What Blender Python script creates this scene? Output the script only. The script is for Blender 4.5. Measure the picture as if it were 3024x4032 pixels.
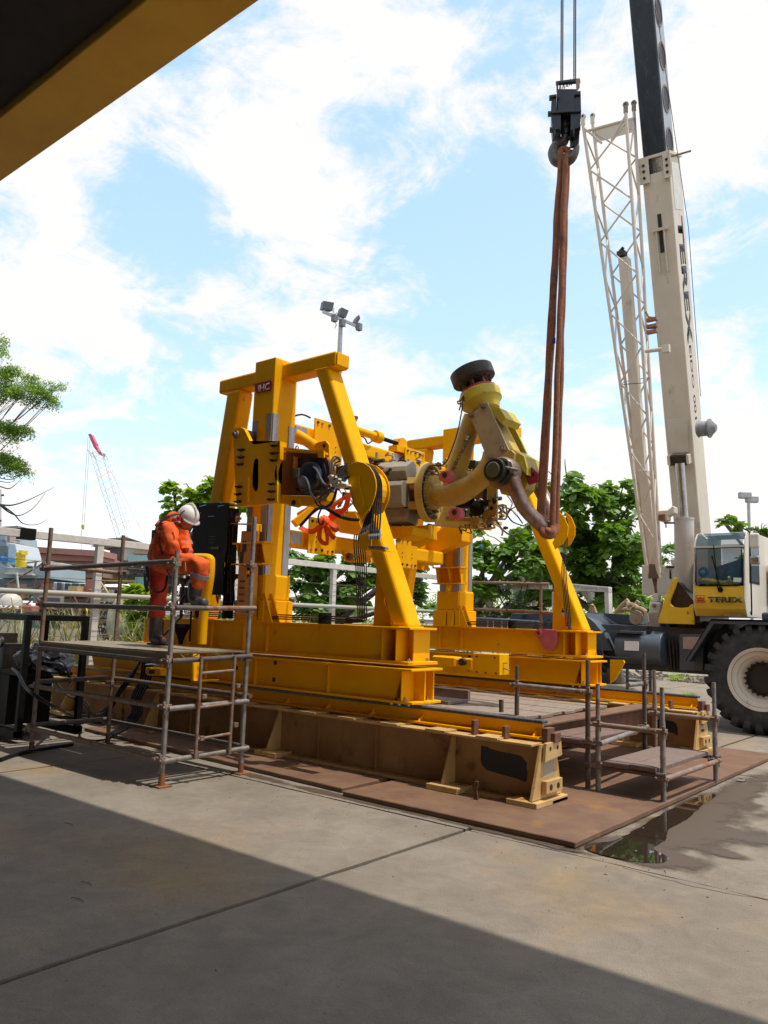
import bpy, bmesh, math, random
from mathutils import Vector, Matrix, noise
R=math.radians; V=Vector
sc=bpy.context.scene
for o in list(bpy.data.objects): bpy.data.objects.remove(o)
# ---------------- camera ----------------
cam=bpy.data.objects.new('camera',bpy.data.cameras.new('camera')); sc.collection.objects.link(cam); sc.camera=cam
cam.data.sensor_fit='HORIZONTAL'; cam.data.sensor_width=36; cam.data.lens=37.09
cam.data.clip_start=.05; cam.data.clip_end=3000
cR=V((0.77148499,0.63540615,0.03270991)); cU=V((0.06051413,-0.12445727,0.99037792)); cF=V((-0.63336321,0.76208229,0.13446797))
m=Matrix((cR,cU,-cF)).transposed().to_4x4(); m.translation=V((0,0,1.55)); cam.matrix_world=m
FV=V((-0.639,0.769,0)); RV=V((0.769,0.639,0))
# ---------------- light ----------------
SUN=V((.31,.085,1)).normalized()
w=bpy.data.worlds.new('World'); sc.world=w; w.use_nodes=True
nt=w.node_tree; N=nt.nodes; Lk=nt.links; N.clear()
def nd(t,**k):
    n=N.new(t)
    for a,b in k.items(): setattr(n,a,b)
    return n
out=nd('ShaderNodeOutputWorld'); bg=nd('ShaderNodeBackground'); bg.inputs[1].default_value=.1
sky=nd('ShaderNodeTexSky',sky_type='NISHITA'); sky.sun_disc=False; sky.sun_elevation=math.asin(SUN.z); sky.sun_rotation=math.atan2(SUN.x,SUN.y)
sky.altitude=10; sky.air_density=1.0; sky.dust_density=.8; sky.ozone_density=1.2
def mth(op,a,b=None,c=None):
    n=nd('ShaderNodeMath',operation=op)
    for i,x in enumerate((a,b,c)):
        if x is None: continue
        if isinstance(x,(int,float)): n.inputs[i].default_value=x
        else: Lk.new(x,n.inputs[i])
    return n.outputs[0]
tc=nd('ShaderNodeTexCoord'); D=tc.outputs['Generated']
sep=nd('ShaderNodeSeparateXYZ'); Lk.new(D,sep.inputs[0])
zz=mth('ADD',mth('MAXIMUM',sep.outputs[2],0),.22)
cmb=nd('ShaderNodeCombineXYZ'); Lk.new(mth('DIVIDE',sep.outputs[0],zz),cmb.inputs[0]); Lk.new(mth('DIVIDE',sep.outputs[1],zz),cmb.inputs[1])
def nz(scale,det,rough,dist,off):
    mp=nd('ShaderNodeMapping'); mp.inputs['Location'].default_value=off; Lk.new(cmb.outputs[0],mp.inputs[0])
    n=nd('ShaderNodeTexNoise'); n.inputs['Scale'].default_value=scale; n.inputs['Detail'].default_value=det; n.inputs['Roughness'].default_value=rough; n.inputs['Distortion'].default_value=dist
    Lk.new(mp.outputs[0],n.inputs['Vector']); return n.outputs[0]
n1=nz(3.6,11,.62,.5,(5.3,2.2,0)); n2=nz(8,9,.7,.9,(1,2,5))
# broad banks of cloud and gaps, as directions in the sky
acc=None
BL=[((-0.853,0.391,0.345),0.08,0.1),((-0.768,0.526,0.365),0.12,0.1),((-0.689,0.659,0.302),0.16,0.1),((-0.835,0.464,0.298),0.11,0.08),((-0.627,0.560,0.541),0.09,0.08),((-0.510,0.695,0.508),0.11,0.12),((-0.418,0.758,0.500),0.09,0.12),((-0.557,0.543,0.628),0.1,0.06),((-0.234,0.942,0.242),0.13,0.16),((-0.402,0.894,0.197),0.14,0.12),((-0.591,0.727,0.350),0.09,0.08),((-0.211,0.787,0.580),0.09,0.12),((-0.769,0.390,0.507),0.05,0.08),((-0.827,0.371,0.422),0.05,0.08),((-0.226,0.832,0.506),0.07,0.1),((-0.864,0.466,0.191),0.1,0.05),((-0.451,0.653,0.608),0.06,0.06),((-0.671,0.562,0.484),0.07,0.06),((-0.758,0.461,0.461),0.06,-0.3),((-0.734,0.529,0.426),0.06,-0.26),((-0.693,0.586,0.420),0.045,-0.16),((-0.572,0.699,0.430),0.09,-0.3),((-0.477,0.755,0.449),0.07,-0.24),((-0.826,0.505,0.251),0.1,-0.22),((-0.767,0.579,0.277),0.06,-0.16),((-0.676,0.690,0.260),0.05,-0.06),((-0.525,0.634,0.568),0.05,-0.14),((-0.438,0.688,0.579),0.07,-0.16),((-0.256,0.892,0.373),0.13,-0.24),((-0.429,0.803,0.413),0.09,-0.22),((-0.849,0.368,0.378),0.035,-0.24),((-0.787,0.589,0.183),0.08,-0.1),((-0.588,0.765,0.264),0.08,-0.14),((-0.413,0.854,0.316),0.09,-0.1),((-0.360,0.691,0.627),0.07,-0.12),((-0.873,0.408,0.267),0.04,-0.16),((-0.537,0.747,0.392),0.05,-0.14),((-0.676,0.474,0.564),0.05,-0.16),((-0.607,0.495,0.622),0.05,-0.12),((-0.410,0.733,0.542),0.05,-0.14),((-0.219,0.870,0.441),0.06,-0.14),((-0.571,0.574,0.587),0.04,-0.1)]
for d,s,a in BL:
    dp=nd('ShaderNodeVectorMath',operation='DOT_PRODUCT'); dp.inputs[1].default_value=d; Lk.new(D,dp.inputs[0])
    e=mth('EXPONENT',mth('MULTIPLY',mth('SUBTRACT',dp.outputs['Value'],1.0),1/(s*s)))
    e=mth('MULTIPLY',e,a*(1.9 if a>0 else 1.35)); acc=e if acc is None else mth('ADD',acc,e)
f=mth('ADD',mth('ADD',mth('MULTIPLY',n1,2.1),mth('MULTIPLY',n2,.95)),acc)
mr=nd('ShaderNodeMapRange'); mr.interpolation_type='SMOOTHSTEP'; mr.inputs['From Min'].default_value=1.28; mr.inputs['From Max'].default_value=1.72; Lk.new(f,mr.inputs[0])
tint=nd('ShaderNodeMix',data_type='RGBA',blend_type='MULTIPLY'); tint.inputs[0].default_value=1
Lk.new(sky.outputs[0],tint.inputs[6]); tint.inputs[7].default_value=(3.,2.4,1.9,1)
add=nd('ShaderNodeMix',data_type='RGBA',blend_type='ADD'); add.inputs[0].default_value=1; Lk.new(tint.outputs[2],add.inputs[6]); add.inputs[7].default_value=(3.3,5.8,8.3,1)
mx=nd('ShaderNodeMix',data_type='RGBA'); Lk.new(mr.outputs[0],mx.inputs[0]); Lk.new(add.outputs[2],mx.inputs[6]); mx.inputs[7].default_value=(13.9,13.6,13.3,1)
Lk.new(mx.outputs[2],bg.inputs[0]); Lk.new(bg.outputs[0],out.inputs[0])
sl=bpy.data.lights.new('sun','SUN'); sl.energy=5.0; sl.angle=R(.53); sl.color=(1,.95,.86)
so=bpy.data.objects.new('sun',sl); sc.collection.objects.link(so); so.rotation_euler=SUN.to_track_quat('Z','Y').to_euler(); so.location=(0,0,30)
vs=sc.view_settings; vs.view_transform='Standard'; vs.look='None'; vs.exposure=-.42; vs.gamma=1; vs.use_curve_mapping=False
sc.render.resolution_x=768; sc.render.resolution_y=1024; sc.render.engine='CYCLES'
# ---------------- helpers ----------------
col=sc.collection
def tag(o,label=None,cat=None,group=None,kind=None):
    for k,v in (('label',label),('category',cat),('group',group),('kind',kind)):
        if v: o[k]=v
    return o
def thing(name,label,cat,loc=(0,0,0),group=None):
    o=bpy.data.objects.new(name,None); o.empty_display_size=.2; o.location=loc; col.objects.link(o); return tag(o,label,cat,group)
class B:
    def __init__(s): s.b=bmesh.new()
    def faces(s,vs,fs):
        v=[s.b.verts.new(V(p)) for p in vs]
        for f in fs:
            try: s.b.faces.new([v[i] for i in f])
            except ValueError: pass
        return s
    def box(s,a,b):
        x0,y0,z0=[min(a[i],b[i]) for i in range(3)]; x1,y1,z1=[max(a[i],b[i]) for i in range(3)]
        return s.faces([(x0,y0,z0),(x1,y0,z0),(x1,y1,z0),(x0,y1,z0),(x0,y0,z1),(x1,y0,z1),(x1,y1,z1),(x0,y1,z1)],[(3,2,1,0),(4,5,6,7),(0,1,5,4),(1,2,6,5),(2,3,7,6),(3,0,4,7)])
    def bar(s,p,q,w,h,up=(0,0,1)):
        p=V(p);q=V(q);u=(q-p).normalized();up=V(up)
        if abs(u.dot(up))>.98: up=V((0,1,0))
        a=u.cross(up).normalized()*w/2; c=a.cross(u).normalized()*h/2
        v=[p-a-c,p+a-c,p+a+c,p-a+c,q-a-c,q+a-c,q+a+c,q-a+c]
        return s.faces(v,[(3,2,1,0),(4,5,6,7),(0,1,5,4),(1,2,6,5),(2,3,7,6),(3,0,4,7)])
    def prof(s,pts,ext):
        n=len(pts);ext=V(ext);a=[V(p) for p in pts]
        return s.faces(a+[p+ext for p in a],[tuple(range(n))[::-1],tuple(range(n,2*n))]+[(i,(i+1)%n,(i+1)%n+n,i+n) for i in range(n)])
    def rings(s,rings,caps=True,closed=False):
        rv=[[s.b.verts.new(p) for p in r] for r in rings]; n=len(rv[0])
        m=len(rv)
        for i in range(m if closed else m-1):
            A=rv[i];Bq=rv[(i+1)%m]
            for j in range(n): s.b.faces.new((A[j],A[(j+1)%n],Bq[(j+1)%n],Bq[j]))
        if caps and not closed: s.b.faces.new(rv[0][::-1]); s.b.faces.new(rv[-1])
        return s
    def tube(s,pts,r,n=8,smooth=0,closed=False):
        P=[V(p) for p in pts]
        if smooth and len(P)>2:
            Q=[]
            for i in range(len(P)-1):
                p0=P[max(i-1,0)];p1=P[i];p2=P[i+1];p3=P[min(i+2,len(P)-1)]
                for k in range(smooth):
                    t=k/smooth;Q.append(.5*((2*p1)+(p2-p0)*t+(2*p0-5*p1+4*p2-p3)*t*t+(3*p1-p0-3*p2+p3)*t**3))
            Q.append(P[-1]);
            if isinstance(r,(list,tuple)): r=[r[min(i//smooth,len(r)-1)]*(1-(i%smooth)/smooth)+r[min(i//smooth+1,len(r)-1)]*((i%smooth)/smooth) for i in range(len(Q))]
            P=Q
        rr=r if isinstance(r,(list,tuple)) else [r]*len(P)
        t0=(P[1]-P[0]).normalized(); a=t0.orthogonal().normalized(); rs=[]
        for i,p in enumerate(P):
            t=(P[min(i+1,len(P)-1)]-P[max(i-1,0)]).normalized()
            a=(a-t*a.dot(t)); a=a.normalized() if a.length>1e-6 else t.orthogonal().normalized()
            c=t.cross(a); rs.append([p+(a*math.cos(2*math.pi*k/n)+c*math.sin(2*math.pi*k/n))*rr[i] for k in range(n)])
        return s.rings(rs,closed=closed)
    def cyl(s,p,q,r,n=16,r2=None): return s.tube([p,q],[r,r if r2 is None else r2],n)
    def lathe(s,o,ax,prof,n=24):
        # prof: list of (dist along axis, radius)
        o=V(o);ax=V(ax).normalized();a=ax.orthogonal().normalized();c=ax.cross(a)
        cl=len(prof)>2 and prof[0][1]>.02 and prof[-1][1]>.02
        return s.rings(closed=cl,rings=[[o+ax*d+(a*math.cos(2*math.pi*k/n)+c*math.sin(2*math.pi*k/n))*max(r,.0005) for k in range(n)] for d,r in prof])
    def bolt(s,p,ax,r,h): return s.cyl(p,V(p)+V(ax)*h,r,6)
    def o(s,name,mat,parent=None,bev=0,smooth=False,seg=1,label=None,kind=None):
        bmesh.ops.recalc_face_normals(s.b,faces=s.b.faces)
        me=bpy.data.meshes.new(name); s.b.to_mesh(me); s.b.free(); me.materials.append(mat)
        if smooth:
            me.polygons.foreach_set('use_smooth',[True]*len(me.polygons)); me.set_sharp_from_angle(angle=R(38))
        ob=bpy.data.objects.new(name,me); col.objects.link(ob)
        if parent:
            ob.parent=parent
            lo=V((0,0,0)); q=parent
            while q: lo+=q.location; q=q.parent
            me.transform(Matrix.Translation(-lo))
        if bev:
            b=ob.modifiers.new('bevel','BEVEL'); b.width=bev; b.segments=seg; b.limit_method='ANGLE'; b.angle_limit=R(40)
        if label: ob['label']=label
        if kind: ob['kind']=kind
        return ob
def text(s,p,right,up,size,mat,parent,name='lettering',ext=.002,bold=0,width=None,font=None):
    cu=bpy.data.curves.new(name,'FONT'); cu.body=s; cu.size=1; cu.extrude=0; cu.offset=bold; cu.align_x='CENTER'; cu.align_y='CENTER'; cu.resolution_u=3
    tmp=bpy.data.objects.new('tmp',cu); col.objects.link(tmp); dg=bpy.context.evaluated_depsgraph_get(); dg.update()
    me=bpy.data.meshes.new_from_object(tmp.evaluated_get(dg)); bpy.data.objects.remove(tmp)
    xs=[v.co.x for v in me.vertices]; ys=[v.co.y for v in me.vertices]
    w0=max(xs)-min(xs); h0=max(ys)-min(ys); cx=(max(xs)+min(xs))/2; cy=(max(ys)+min(ys))/2
    right=V(right).normalized();up=V(up); up=(up-right*up.dot(right)).normalized(); nn=right.cross(up)
    kx=(width/w0) if width else size/h0; ky=size/h0
    b=bmesh.new(); b.from_mesh(me)
    for v in b.verts: v.co=V(p)+right*(v.co.x-cx)*kx+up*(v.co.y-cy)*ky
    r=bmesh.ops.extrude_face_region(b,geom=b.faces[:]); bmesh.ops.translate(b,vec=nn*ext,verts=[g for g in r['geom'] if isinstance(g,bmesh.types.BMVert)])
    q=B(); q.b.free(); q.b=b; me.materials.clear(); bpy.data.meshes.remove(me)
    return q.o(name,mat,parent)
def dup(o,loc=None,delta=None,parent=None,label=None):
    c=o.copy(); col.objects.link(c)
    if parent is not None: c.parent=parent
    if loc is not None: c.location=loc
    if delta is not None: c.location=V(o.location)+V(delta)
    for ch in [x for x in bpy.data.objects if x.parent==o]: dup(ch,parent=c)
    if label: c['label']=label
    return c
# ---------------- materials ----------------
def mat(name,c,c2=None,rough=.5,metal=0,scale=6,lo=.35,hi=.65,bump=0,bscale=40,c3=None,lo3=.6,hi3=.7,scale3=20,spec=.5,stretch=None,coat=0,rvar=0):
    M=bpy.data.materials.new(name); M.use_nodes=True; n=M.node_tree.nodes; l=M.node_tree.links
    bs=n['Principled BSDF']; bs.inputs['Roughness'].default_value=rough; bs.inputs['Metallic'].default_value=metal
    bs.inputs['Base Color'].default_value=(*c,1); bs.inputs['Specular IOR Level'].default_value=spec; bs.inputs['Coat Weight'].default_value=coat
    if c2 is None and not bump: return M
    g=n.new('ShaderNodeNewGeometry'); vec=g.outputs['Position']
    if stretch:
        mp=n.new('ShaderNodeMapping'); mp.inputs['Scale'].default_value=stretch; l.new(vec,mp.inputs[0]); vec=mp.outputs[0]
    def noi(s,d=6):
        t=n.new('ShaderNodeTexNoise'); t.inputs['Scale'].default_value=s; t.inputs['Detail'].default_value=d; t.inputs['Roughness'].default_value=.62; l.new(vec,t.inputs['Vector']); return t.outputs[0]
    def rng(x,a,b,o0=0,o1=1):
        t=n.new('ShaderNodeMapRange'); t.inputs[1].default_value=a; t.inputs[2].default_value=b; t.inputs[3].default_value=o0; t.inputs[4].default_value=o1; l.new(x,t.inputs[0]); return t.outputs[0]
    cur=None
    if c2:
        nn=noi(scale)
        x=n.new('ShaderNodeMix'); x.data_type='RGBA'; x.inputs[6].default_value=(*c,1); x.inputs[7].default_value=(*c2,1); l.new(rng(nn,lo,hi),x.inputs[0]); cur=x.outputs[2]
        if rvar: l.new(rng(nn,lo,hi,rough,rough+rvar),bs.inputs['Roughness'])
    if c3:
        x=n.new('ShaderNodeMix'); x.data_type='RGBA'; x.inputs[7].default_value=(*c3,1); l.new(rng(noi(scale3,8),lo3,hi3),x.inputs[0])
        if cur: l.new(cur,x.inputs[6])
        else: x.inputs[6].default_value=(*c,1)
        cur=x.outputs[2]
    if cur: l.new(cur,bs.inputs['Base Color'])
    if bump:
        bp=n.new('ShaderNodeBump'); bp.inputs['Strength'].default_value=bump; bp.inputs['Distance'].default_value=.01; l.new(noi(bscale,8),bp.inputs['Height']); l.new(bp.outputs[0],bs.inputs['Normal'])
    return M
Myel=mat('yellow_paint',(.93,.47,.0),(.88,.40,.0),.42,scale=3,c3=(.5,.17,.005),lo3=.66,hi3=.8,scale3=7,bump=.08,bscale=30,rvar=.1,spec=.10)
Mpale=mat('weathered_yellow_paint',(.58,.40,.055),(.46,.32,.10),.5,scale=5,c3=(.22,.14,.07),lo3=.6,hi3=.75,scale3=9,bump=.15,bscale=40)
Mlemon=mat('lemon_paint',(.62,.50,.03),(.5,.38,.05),.45,scale=6,c3=(.2,.13,.04),lo3=.62,hi3=.75,scale3=14,bump=.1)
Mcream=mat('cream_paint',(.62,.42,.17),(.50,.30,.11),.55,scale=3.5,c3=(.17,.075,.03),lo3=.6,hi3=.72,scale3=6,bump=.15,bscale=25)
Mrust=mat('rusty_steel',(.145,.075,.045),(.20,.11,.06),.7,scale=4,c3=(.30,.14,.035),lo3=.58,hi3=.75,scale3=2.2,bump=.35,bscale=60)
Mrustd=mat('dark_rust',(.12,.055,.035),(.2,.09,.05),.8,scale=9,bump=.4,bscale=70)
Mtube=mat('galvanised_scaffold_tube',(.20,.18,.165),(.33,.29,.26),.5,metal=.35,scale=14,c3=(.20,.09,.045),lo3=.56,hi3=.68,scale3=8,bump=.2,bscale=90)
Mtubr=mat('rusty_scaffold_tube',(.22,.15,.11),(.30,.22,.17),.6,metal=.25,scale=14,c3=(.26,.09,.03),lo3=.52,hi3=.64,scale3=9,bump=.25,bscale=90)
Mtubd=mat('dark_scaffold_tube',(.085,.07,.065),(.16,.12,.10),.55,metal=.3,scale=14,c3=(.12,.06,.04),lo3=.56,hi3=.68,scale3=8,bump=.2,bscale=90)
Mcoup=mat('coupler_steel',(.34,.27,.23),(.2,.13,.09),.55,metal=.5,scale=40)
Mwood=mat('weathered_boards',(.22,.165,.125),(.30,.235,.18),.85,scale=9,c3=(.11,.07,.05),lo3=.55,hi3=.75,scale3=16,bump=.5,bscale=50,stretch=(3,.5,3))
Mwoodx=mat('weathered_red_boards',(.17,.115,.095),(.235,.165,.14),.85,scale=9,c3=(.09,.05,.04),lo3=.55,hi3=.75,scale3=16,bump=.5,bscale=50,stretch=(.6,3,3))
Mdeck=mat('deck_plywood',(.28,.23,.15),(.20,.155,.095),.8,scale=7,c3=(.42,.37,.28),lo3=.58,hi3=.7,scale3=12,bump=.4,bscale=40)
Msteel=mat('bright_steel',(.48,.48,.48),(.34,.34,.35),.28,metal=.9,scale=12)
Mgalv=mat('zinc_plate',(.42,.42,.43),(.30,.31,.33),.45,metal=.6,scale=25,c3=(.55,.55,.55),lo3=.6,hi3=.7,scale3=40,stretch=(2,2,.3))
Mblk=mat('black_paint',(.005,.005,.005),(.010,.009,.008),.5,scale=8,spec=.15)
Mhose=mat('black_hose',(.006,.006,.007),(.014,.014,.014),.45,scale=30,spec=.35)
Mrub=mat('tyre_rubber',(.020,.021,.023),(.045,.045,.046),.8,scale=7,c3=(.09,.085,.08),lo3=.6,hi3=.8,scale3=5,bump=.3,bscale=25)
Mcrw=mat('crane_cream_paint',(.68,.605,.505),(.60,.53,.43),.5,scale=2,c3=(.34,.25,.16),lo3=.62,hi3=.78,scale3=5,bump=.05,stretch=(1,1,.35))
Mcrg=mat('white_cylinder_paint',(.55,.52,.48),(.47,.43,.38),.45,scale=3,c3=(.30,.22,.17),lo3=.6,hi3=.75,scale3=7,stretch=(1.5,1.5,.4))
Mcry=mat('crane_yellow_paint',(.80,.50,.03),(.70,.42,.025),.4,scale=3,c3=(.36,.2,.04),lo3=.64,hi3=.8,scale3=5,coat=.15)
Mslate=mat('crane_slate_paint',(.045,.058,.075),(.062,.075,.09),.5,scale=4,c3=(.12,.11,.10),lo3=.62,hi3=.8,scale3=6,bump=.1)
Mnavy=mat('boom_dark_paint',(.012,.016,.024),(.022,.03,.042),.35,metal=.2,scale=3,c3=(.05,.07,.09),lo3=.55,hi3=.75,scale3=4,stretch=(2.5,2.5,.3))
Mgrey=mat('grey_block',(.30,.27,.215),(.235,.205,.155),.6,scale=6,c3=(.13,.10,.06),lo3=.58,hi3=.75,scale3=9,bump=.15)
Mpink=mat('pink_red_paint',(.60,.13,.15),(.5,.1,.12),.5,scale=8)
Mred=mat('red_paint',(.42,.03,.045),(.35,.03,.04),.4,scale=8)
Mwhite=mat('white_paint',(.72,.70,.66),(.6,.57,.52),.5,scale=8,c3=(.35,.27,.2),lo3=.64,hi3=.78,scale3=9)
Mink=mat('black_lettering',(.02,.018,.02)); Mwht=mat('white_lettering',(.78,.76,.74))
Morange=mat('orange_coverall',(.86,.135,.01),(.72,.09,.01),.8,scale=9,bump=.5,bscale=9)
Mredco=mat('red_coverall',(.52,.045,.02),(.44,.03,.015),.85,scale=9,bump=.4,bscale=9)
Mstrip=mat('reflective_grey_tape',(.30,.29,.28)); Mskin=mat('skin',(.42,.20,.13),(.36,.16,.1),.55)
Mboot=mat('dark_leather',(.045,.035,.032),(.09,.07,.065),.45,scale=9,bump=.3)
Mhelm=mat('helmet_white',(.78,.74,.68),rough=.3); Mmuff=mat('muff_red',(.7,.03,.08),rough=.3)
Msling=mat('brown_sling_sleeve',(.32,.125,.06),(.23,.08,.04),.85,scale=9,c3=(.09,.045,.035),lo3=.55,hi3=.7,scale3=5,bump=.9,bscale=22,stretch=(1.5,1.5,1))
Mweb=mat('orange_webbing',(1.0,.17,.03),(.95,.11,.015),.75,scale=20)
Mshk=mat('worn_shackle_steel',(.20,.115,.085),(.33,.26,.22),.42,metal=.45,scale=5,c3=(.10,.05,.035),lo3=.55,hi3=.72,scale3=7,bump=.2)
Mdkst=mat('dark_oily_steel',(.035,.03,.028),(.07,.055,.045),.4,metal=.6,scale=12)
Mbrown=mat('brown_recess_paint',(.20,.075,.025),(.15,.05,.02),.5,scale=5)
Mmotor=mat('dark_blue_motor_paint',(.02,.03,.055),(.035,.05,.09),.4,scale=6)
Mnylon=mat('cream_nylon',(.66,.60,.46)); Mblue=mat('blue_sheet',(.02,.17,.55),rough=.5)
Mbark=mat('bark',(.09,.07,.055),(.16,.13,.11),.9,scale=6,bump=.6)
def leafmat(name,c,c2):
    M=mat(name,c,c2,.45,scale=3,lo=.3,hi=.7); bs=M.node_tree.nodes['Principled BSDF']
    n=M.node_tree.nodes;l=M.node_tree.links
    tr=n.new('ShaderNodeBsdfTranslucent'); tr.inputs[0].default_value=(c2[0]*1.7,c2[1]*1.7,c2[2]*.6,1); a=n.new('ShaderNodeMixShader'); a.inputs[0].default_value=.32
    l.new(bs.outputs[0],a.inputs[1]); l.new(tr.outputs[0],a.inputs[2]); l.new(a.outputs[0],n['Material Output'].inputs[0]); return M
Mleaf=leafmat('almond_leaves',(.055,.125,.02),(.16,.29,.04)); Mleaf2=leafmat('bright_leaves',(.12,.22,.015),(.27,.40,.03)); Mleaf3=leafmat('feathery_leaves',(.10,.20,.02),(.22,.36,.04)); Mgrass=leafmat('reed_leaves',(.13,.19,.05),(.28,.26,.12))
def glass(name,c=(.6,.75,.75),rough=.03,alpha=.35):
    M=bpy.data.materials.new(name); M.use_nodes=True; b=M.node_tree.nodes['Principled BSDF']; b.inputs['Base Color'].default_value=(*c,1); b.inputs['Roughness'].default_value=rough; b.inputs['Alpha'].default_value=alpha; return M
Mglass=glass('cab_glass',(.03,.09,.12),.03,.62)
# concrete with broad staining and fine grain
def concrete():
    M=mat('concrete',(.215,.18,.142),(.27,.232,.187),.85,scale=1.1,lo=.38,hi=.62,spec=.25,c3=(.285,.19,.095),lo3=.52,hi3=.72,scale3=.55,bump=.25,bscale=45)
    n=M.node_tree.nodes;l=M.node_tree.links;bs=n['Principled BSDF']; src=bs.inputs['Base Color'].links[0].from_socket
    g=n.new('ShaderNodeNewGeometry')
    t=n.new('ShaderNodeTexNoise'); t.inputs['Scale'].default_value=130; t.inputs['Detail'].default_value=4; l.new(g.outputs['Position'],t.inputs['Vector'])
    t2=n.new('ShaderNodeTexNoise'); t2.inputs['Scale'].default_value=4.2; t2.inputs['Detail'].default_value=9; t2.inputs['Roughness'].default_value=.7; t2.inputs['Distortion'].default_value=.8; l.new(g.outputs['Position'],t2.inputs['Vector'])
    a=n.new('ShaderNodeMapRange'); a.inputs[1].default_value=.3;a.inputs[2].default_value=.7;a.inputs[3].default_value=.80;a.inputs[4].default_value=1.16; l.new(t.outputs[0],a.inputs[0])
    b=n.new('ShaderNodeMapRange'); b.inputs[1].default_value=.33;b.inputs[2].default_value=.67;b.inputs[3].default_value=.84;b.inputs[4].default_value=1.10; l.new(t2.outputs[0],b.inputs[0])
    mu=n.new('ShaderNodeMath'); mu.operation='MULTIPLY'; l.new(a.outputs[0],mu.inputs[0]); l.new(b.outputs[0],mu.inputs[1])
    t3=n.new('ShaderNodeTexNoise'); t3.inputs['Scale'].default_value=34; t3.inputs['Detail'].default_value=3; l.new(g.outputs['Position'],t3.inputs['Vector'])
    c_=n.new('ShaderNodeMapRange'); c_.inputs[1].default_value=.66;c_.inputs[2].default_value=.72;c_.inputs[3].default_value=1.0;c_.inputs[4].default_value=.72; l.new(t3.outputs[0],c_.inputs[0])
    m3=n.new('ShaderNodeMath'); m3.operation='MULTIPLY'; l.new(mu.outputs[0],m3.inputs[0]); l.new(c_.outputs[0],m3.inputs[1]); mu=m3
    vm=n.new('ShaderNodeVectorMath'); vm.operation='SCALE'; l.new(src,vm.inputs[0]); l.new(mu.outputs[0],vm.inputs['Scale']); l.new(vm.outputs[0],bs.inputs['Base Color'])
    return M
Mconc=concrete()
Mweb_c=mat('shaded_stained_cream_web',(.40,.235,.09),(.28,.145,.055),.6,scale=2.2,c3=(.12,.055,.025),lo3=.56,hi3=.7,scale3=3.5,bump=.2,bscale=25,spec=.25)  # rust-stained cream, its colour darkened further for the shade under the flange
# ================= SETTING =================
rnd=random.Random(4)
gr=thing('ground','',''); del_=[gr.pop(k,None) for k in ('label','category')] if 0 else None
for k in ('label','category'):
    if k in gr: del gr[k]
gr['kind']='structure'
Mdirt=mat('joint_dirt',(.035,.03,.025),(.06,.05,.04),.95,scale=20,bump=.5)
Msoil=mat('yard_soil',(.20,.17,.13),(.30,.26,.21),.95,scale=1.2,c3=(.10,.11,.05),lo3=.55,hi3=.7,scale3=.8,bump=.5,bscale=6)
B().box((-13,-12,-.3),(60,60,-.045)).o('ground_base',Mdirt,gr)
def edge(a,b,n,amp,seed):
    r=random.Random(seed); L=[]
    for i in range(n):
        t=i/n; p=V(a).lerp(V(b),t); q=noise.noise(V((p.x*2.3+seed,p.y*2.3,seed*.7)))*amp+noise.noise(V((p.x*11,p.y*11,seed)))*amp*.6
        d=(V(b)-V(a)).normalized(); L.append(p+V((-d.y,d.x,0))*q)
    return L
XJ=[-12.9,-7.68,-3.44,.66,4.8,9,14]; YJ=[-8,-3.2,1.1,5.24,9.4,13.6,18,22.5,27]
for i in range(len(XJ)-1):
    for j in range(len(YJ)-1):
        x0,x1,y0,y1=XJ[i]+.023,XJ[i+1]-.023,YJ[j]+.012,YJ[j+1]-.012
        if y0<-4 and x0<-8: pass
        z=-.0012*((i*7+j*3)%4)
        nn=90 if (j in (2,3) and i<4) else 24
        P=edge((x0,y0,z),(x1,y0,z),nn,.009,i+j*9+1)+edge((x1,y0,z),(x1,y1,z),nn,.009,i+j*9+3)+edge((x1,y1,z),(x0,y1,z),nn,.009,i+j*9+5)+edge((x0,y1,z),(x0,y0,z),nn,.009,i+j*9+7)
        b=B(); b.prof(P,(0,0,-.04)); b.o('concrete_slab',Mconc,gr)
b=B(); b.faces([(-13,27.1,-.02),(60,27.1,-.02),(60,900,-.02),(-13,900,-.02)],[(0,1,2,3)]); b.faces([(14.1,-12,-.02),(60,-12,-.02),(60,27.1,-.02),(14.1,27.1,-.02)],[(0,1,2,3)]); b.o('soil',Msoil,gr)
# quay edge and water
tag(B().box((-13.4,-12,-2.4),(-13.003,60,.0)).o('quay_edge',Mconc),kind='structure')
Mwat=mat('harbour_water',(.045,.07,.075),(.10,.13,.13),.12,scale=2.5,bump=.9,bscale=5)
tag(B().faces([(-1200,-900,-1.5),(-13.4,-900,-1.5),(-13.4,900,-1.5),(-1200,900,-1.5)],[(0,1,2,3)]).o('water',Mwat),kind='structure')
# far bank
tag(B().prof([(-900,400,-1.45),(-140,150,-1.45),(-14,70,-1.45),(-14,900,-1.45),(-900,900,-1.45)],(0,0,1.3)).o('far_bank',Msoil),kind='structure')
tag(B().prof([(-95,-40,-1.45),(-60,0,-1.45),(-52,22,-1.45),(-45,44,-1.45),(-60,80,-1.45),(-150,148,-1.45),(-400,100,-1.45)],(0,0,.9)).o('shipyard_ground',mat('shipyard_dark_ground',(.075,.06,.045),(.13,.105,.075),.95,scale=.6,c3=(.17,.09,.05),lo3=.55,hi3=.7,scale3=1.3)),kind='structure')
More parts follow.
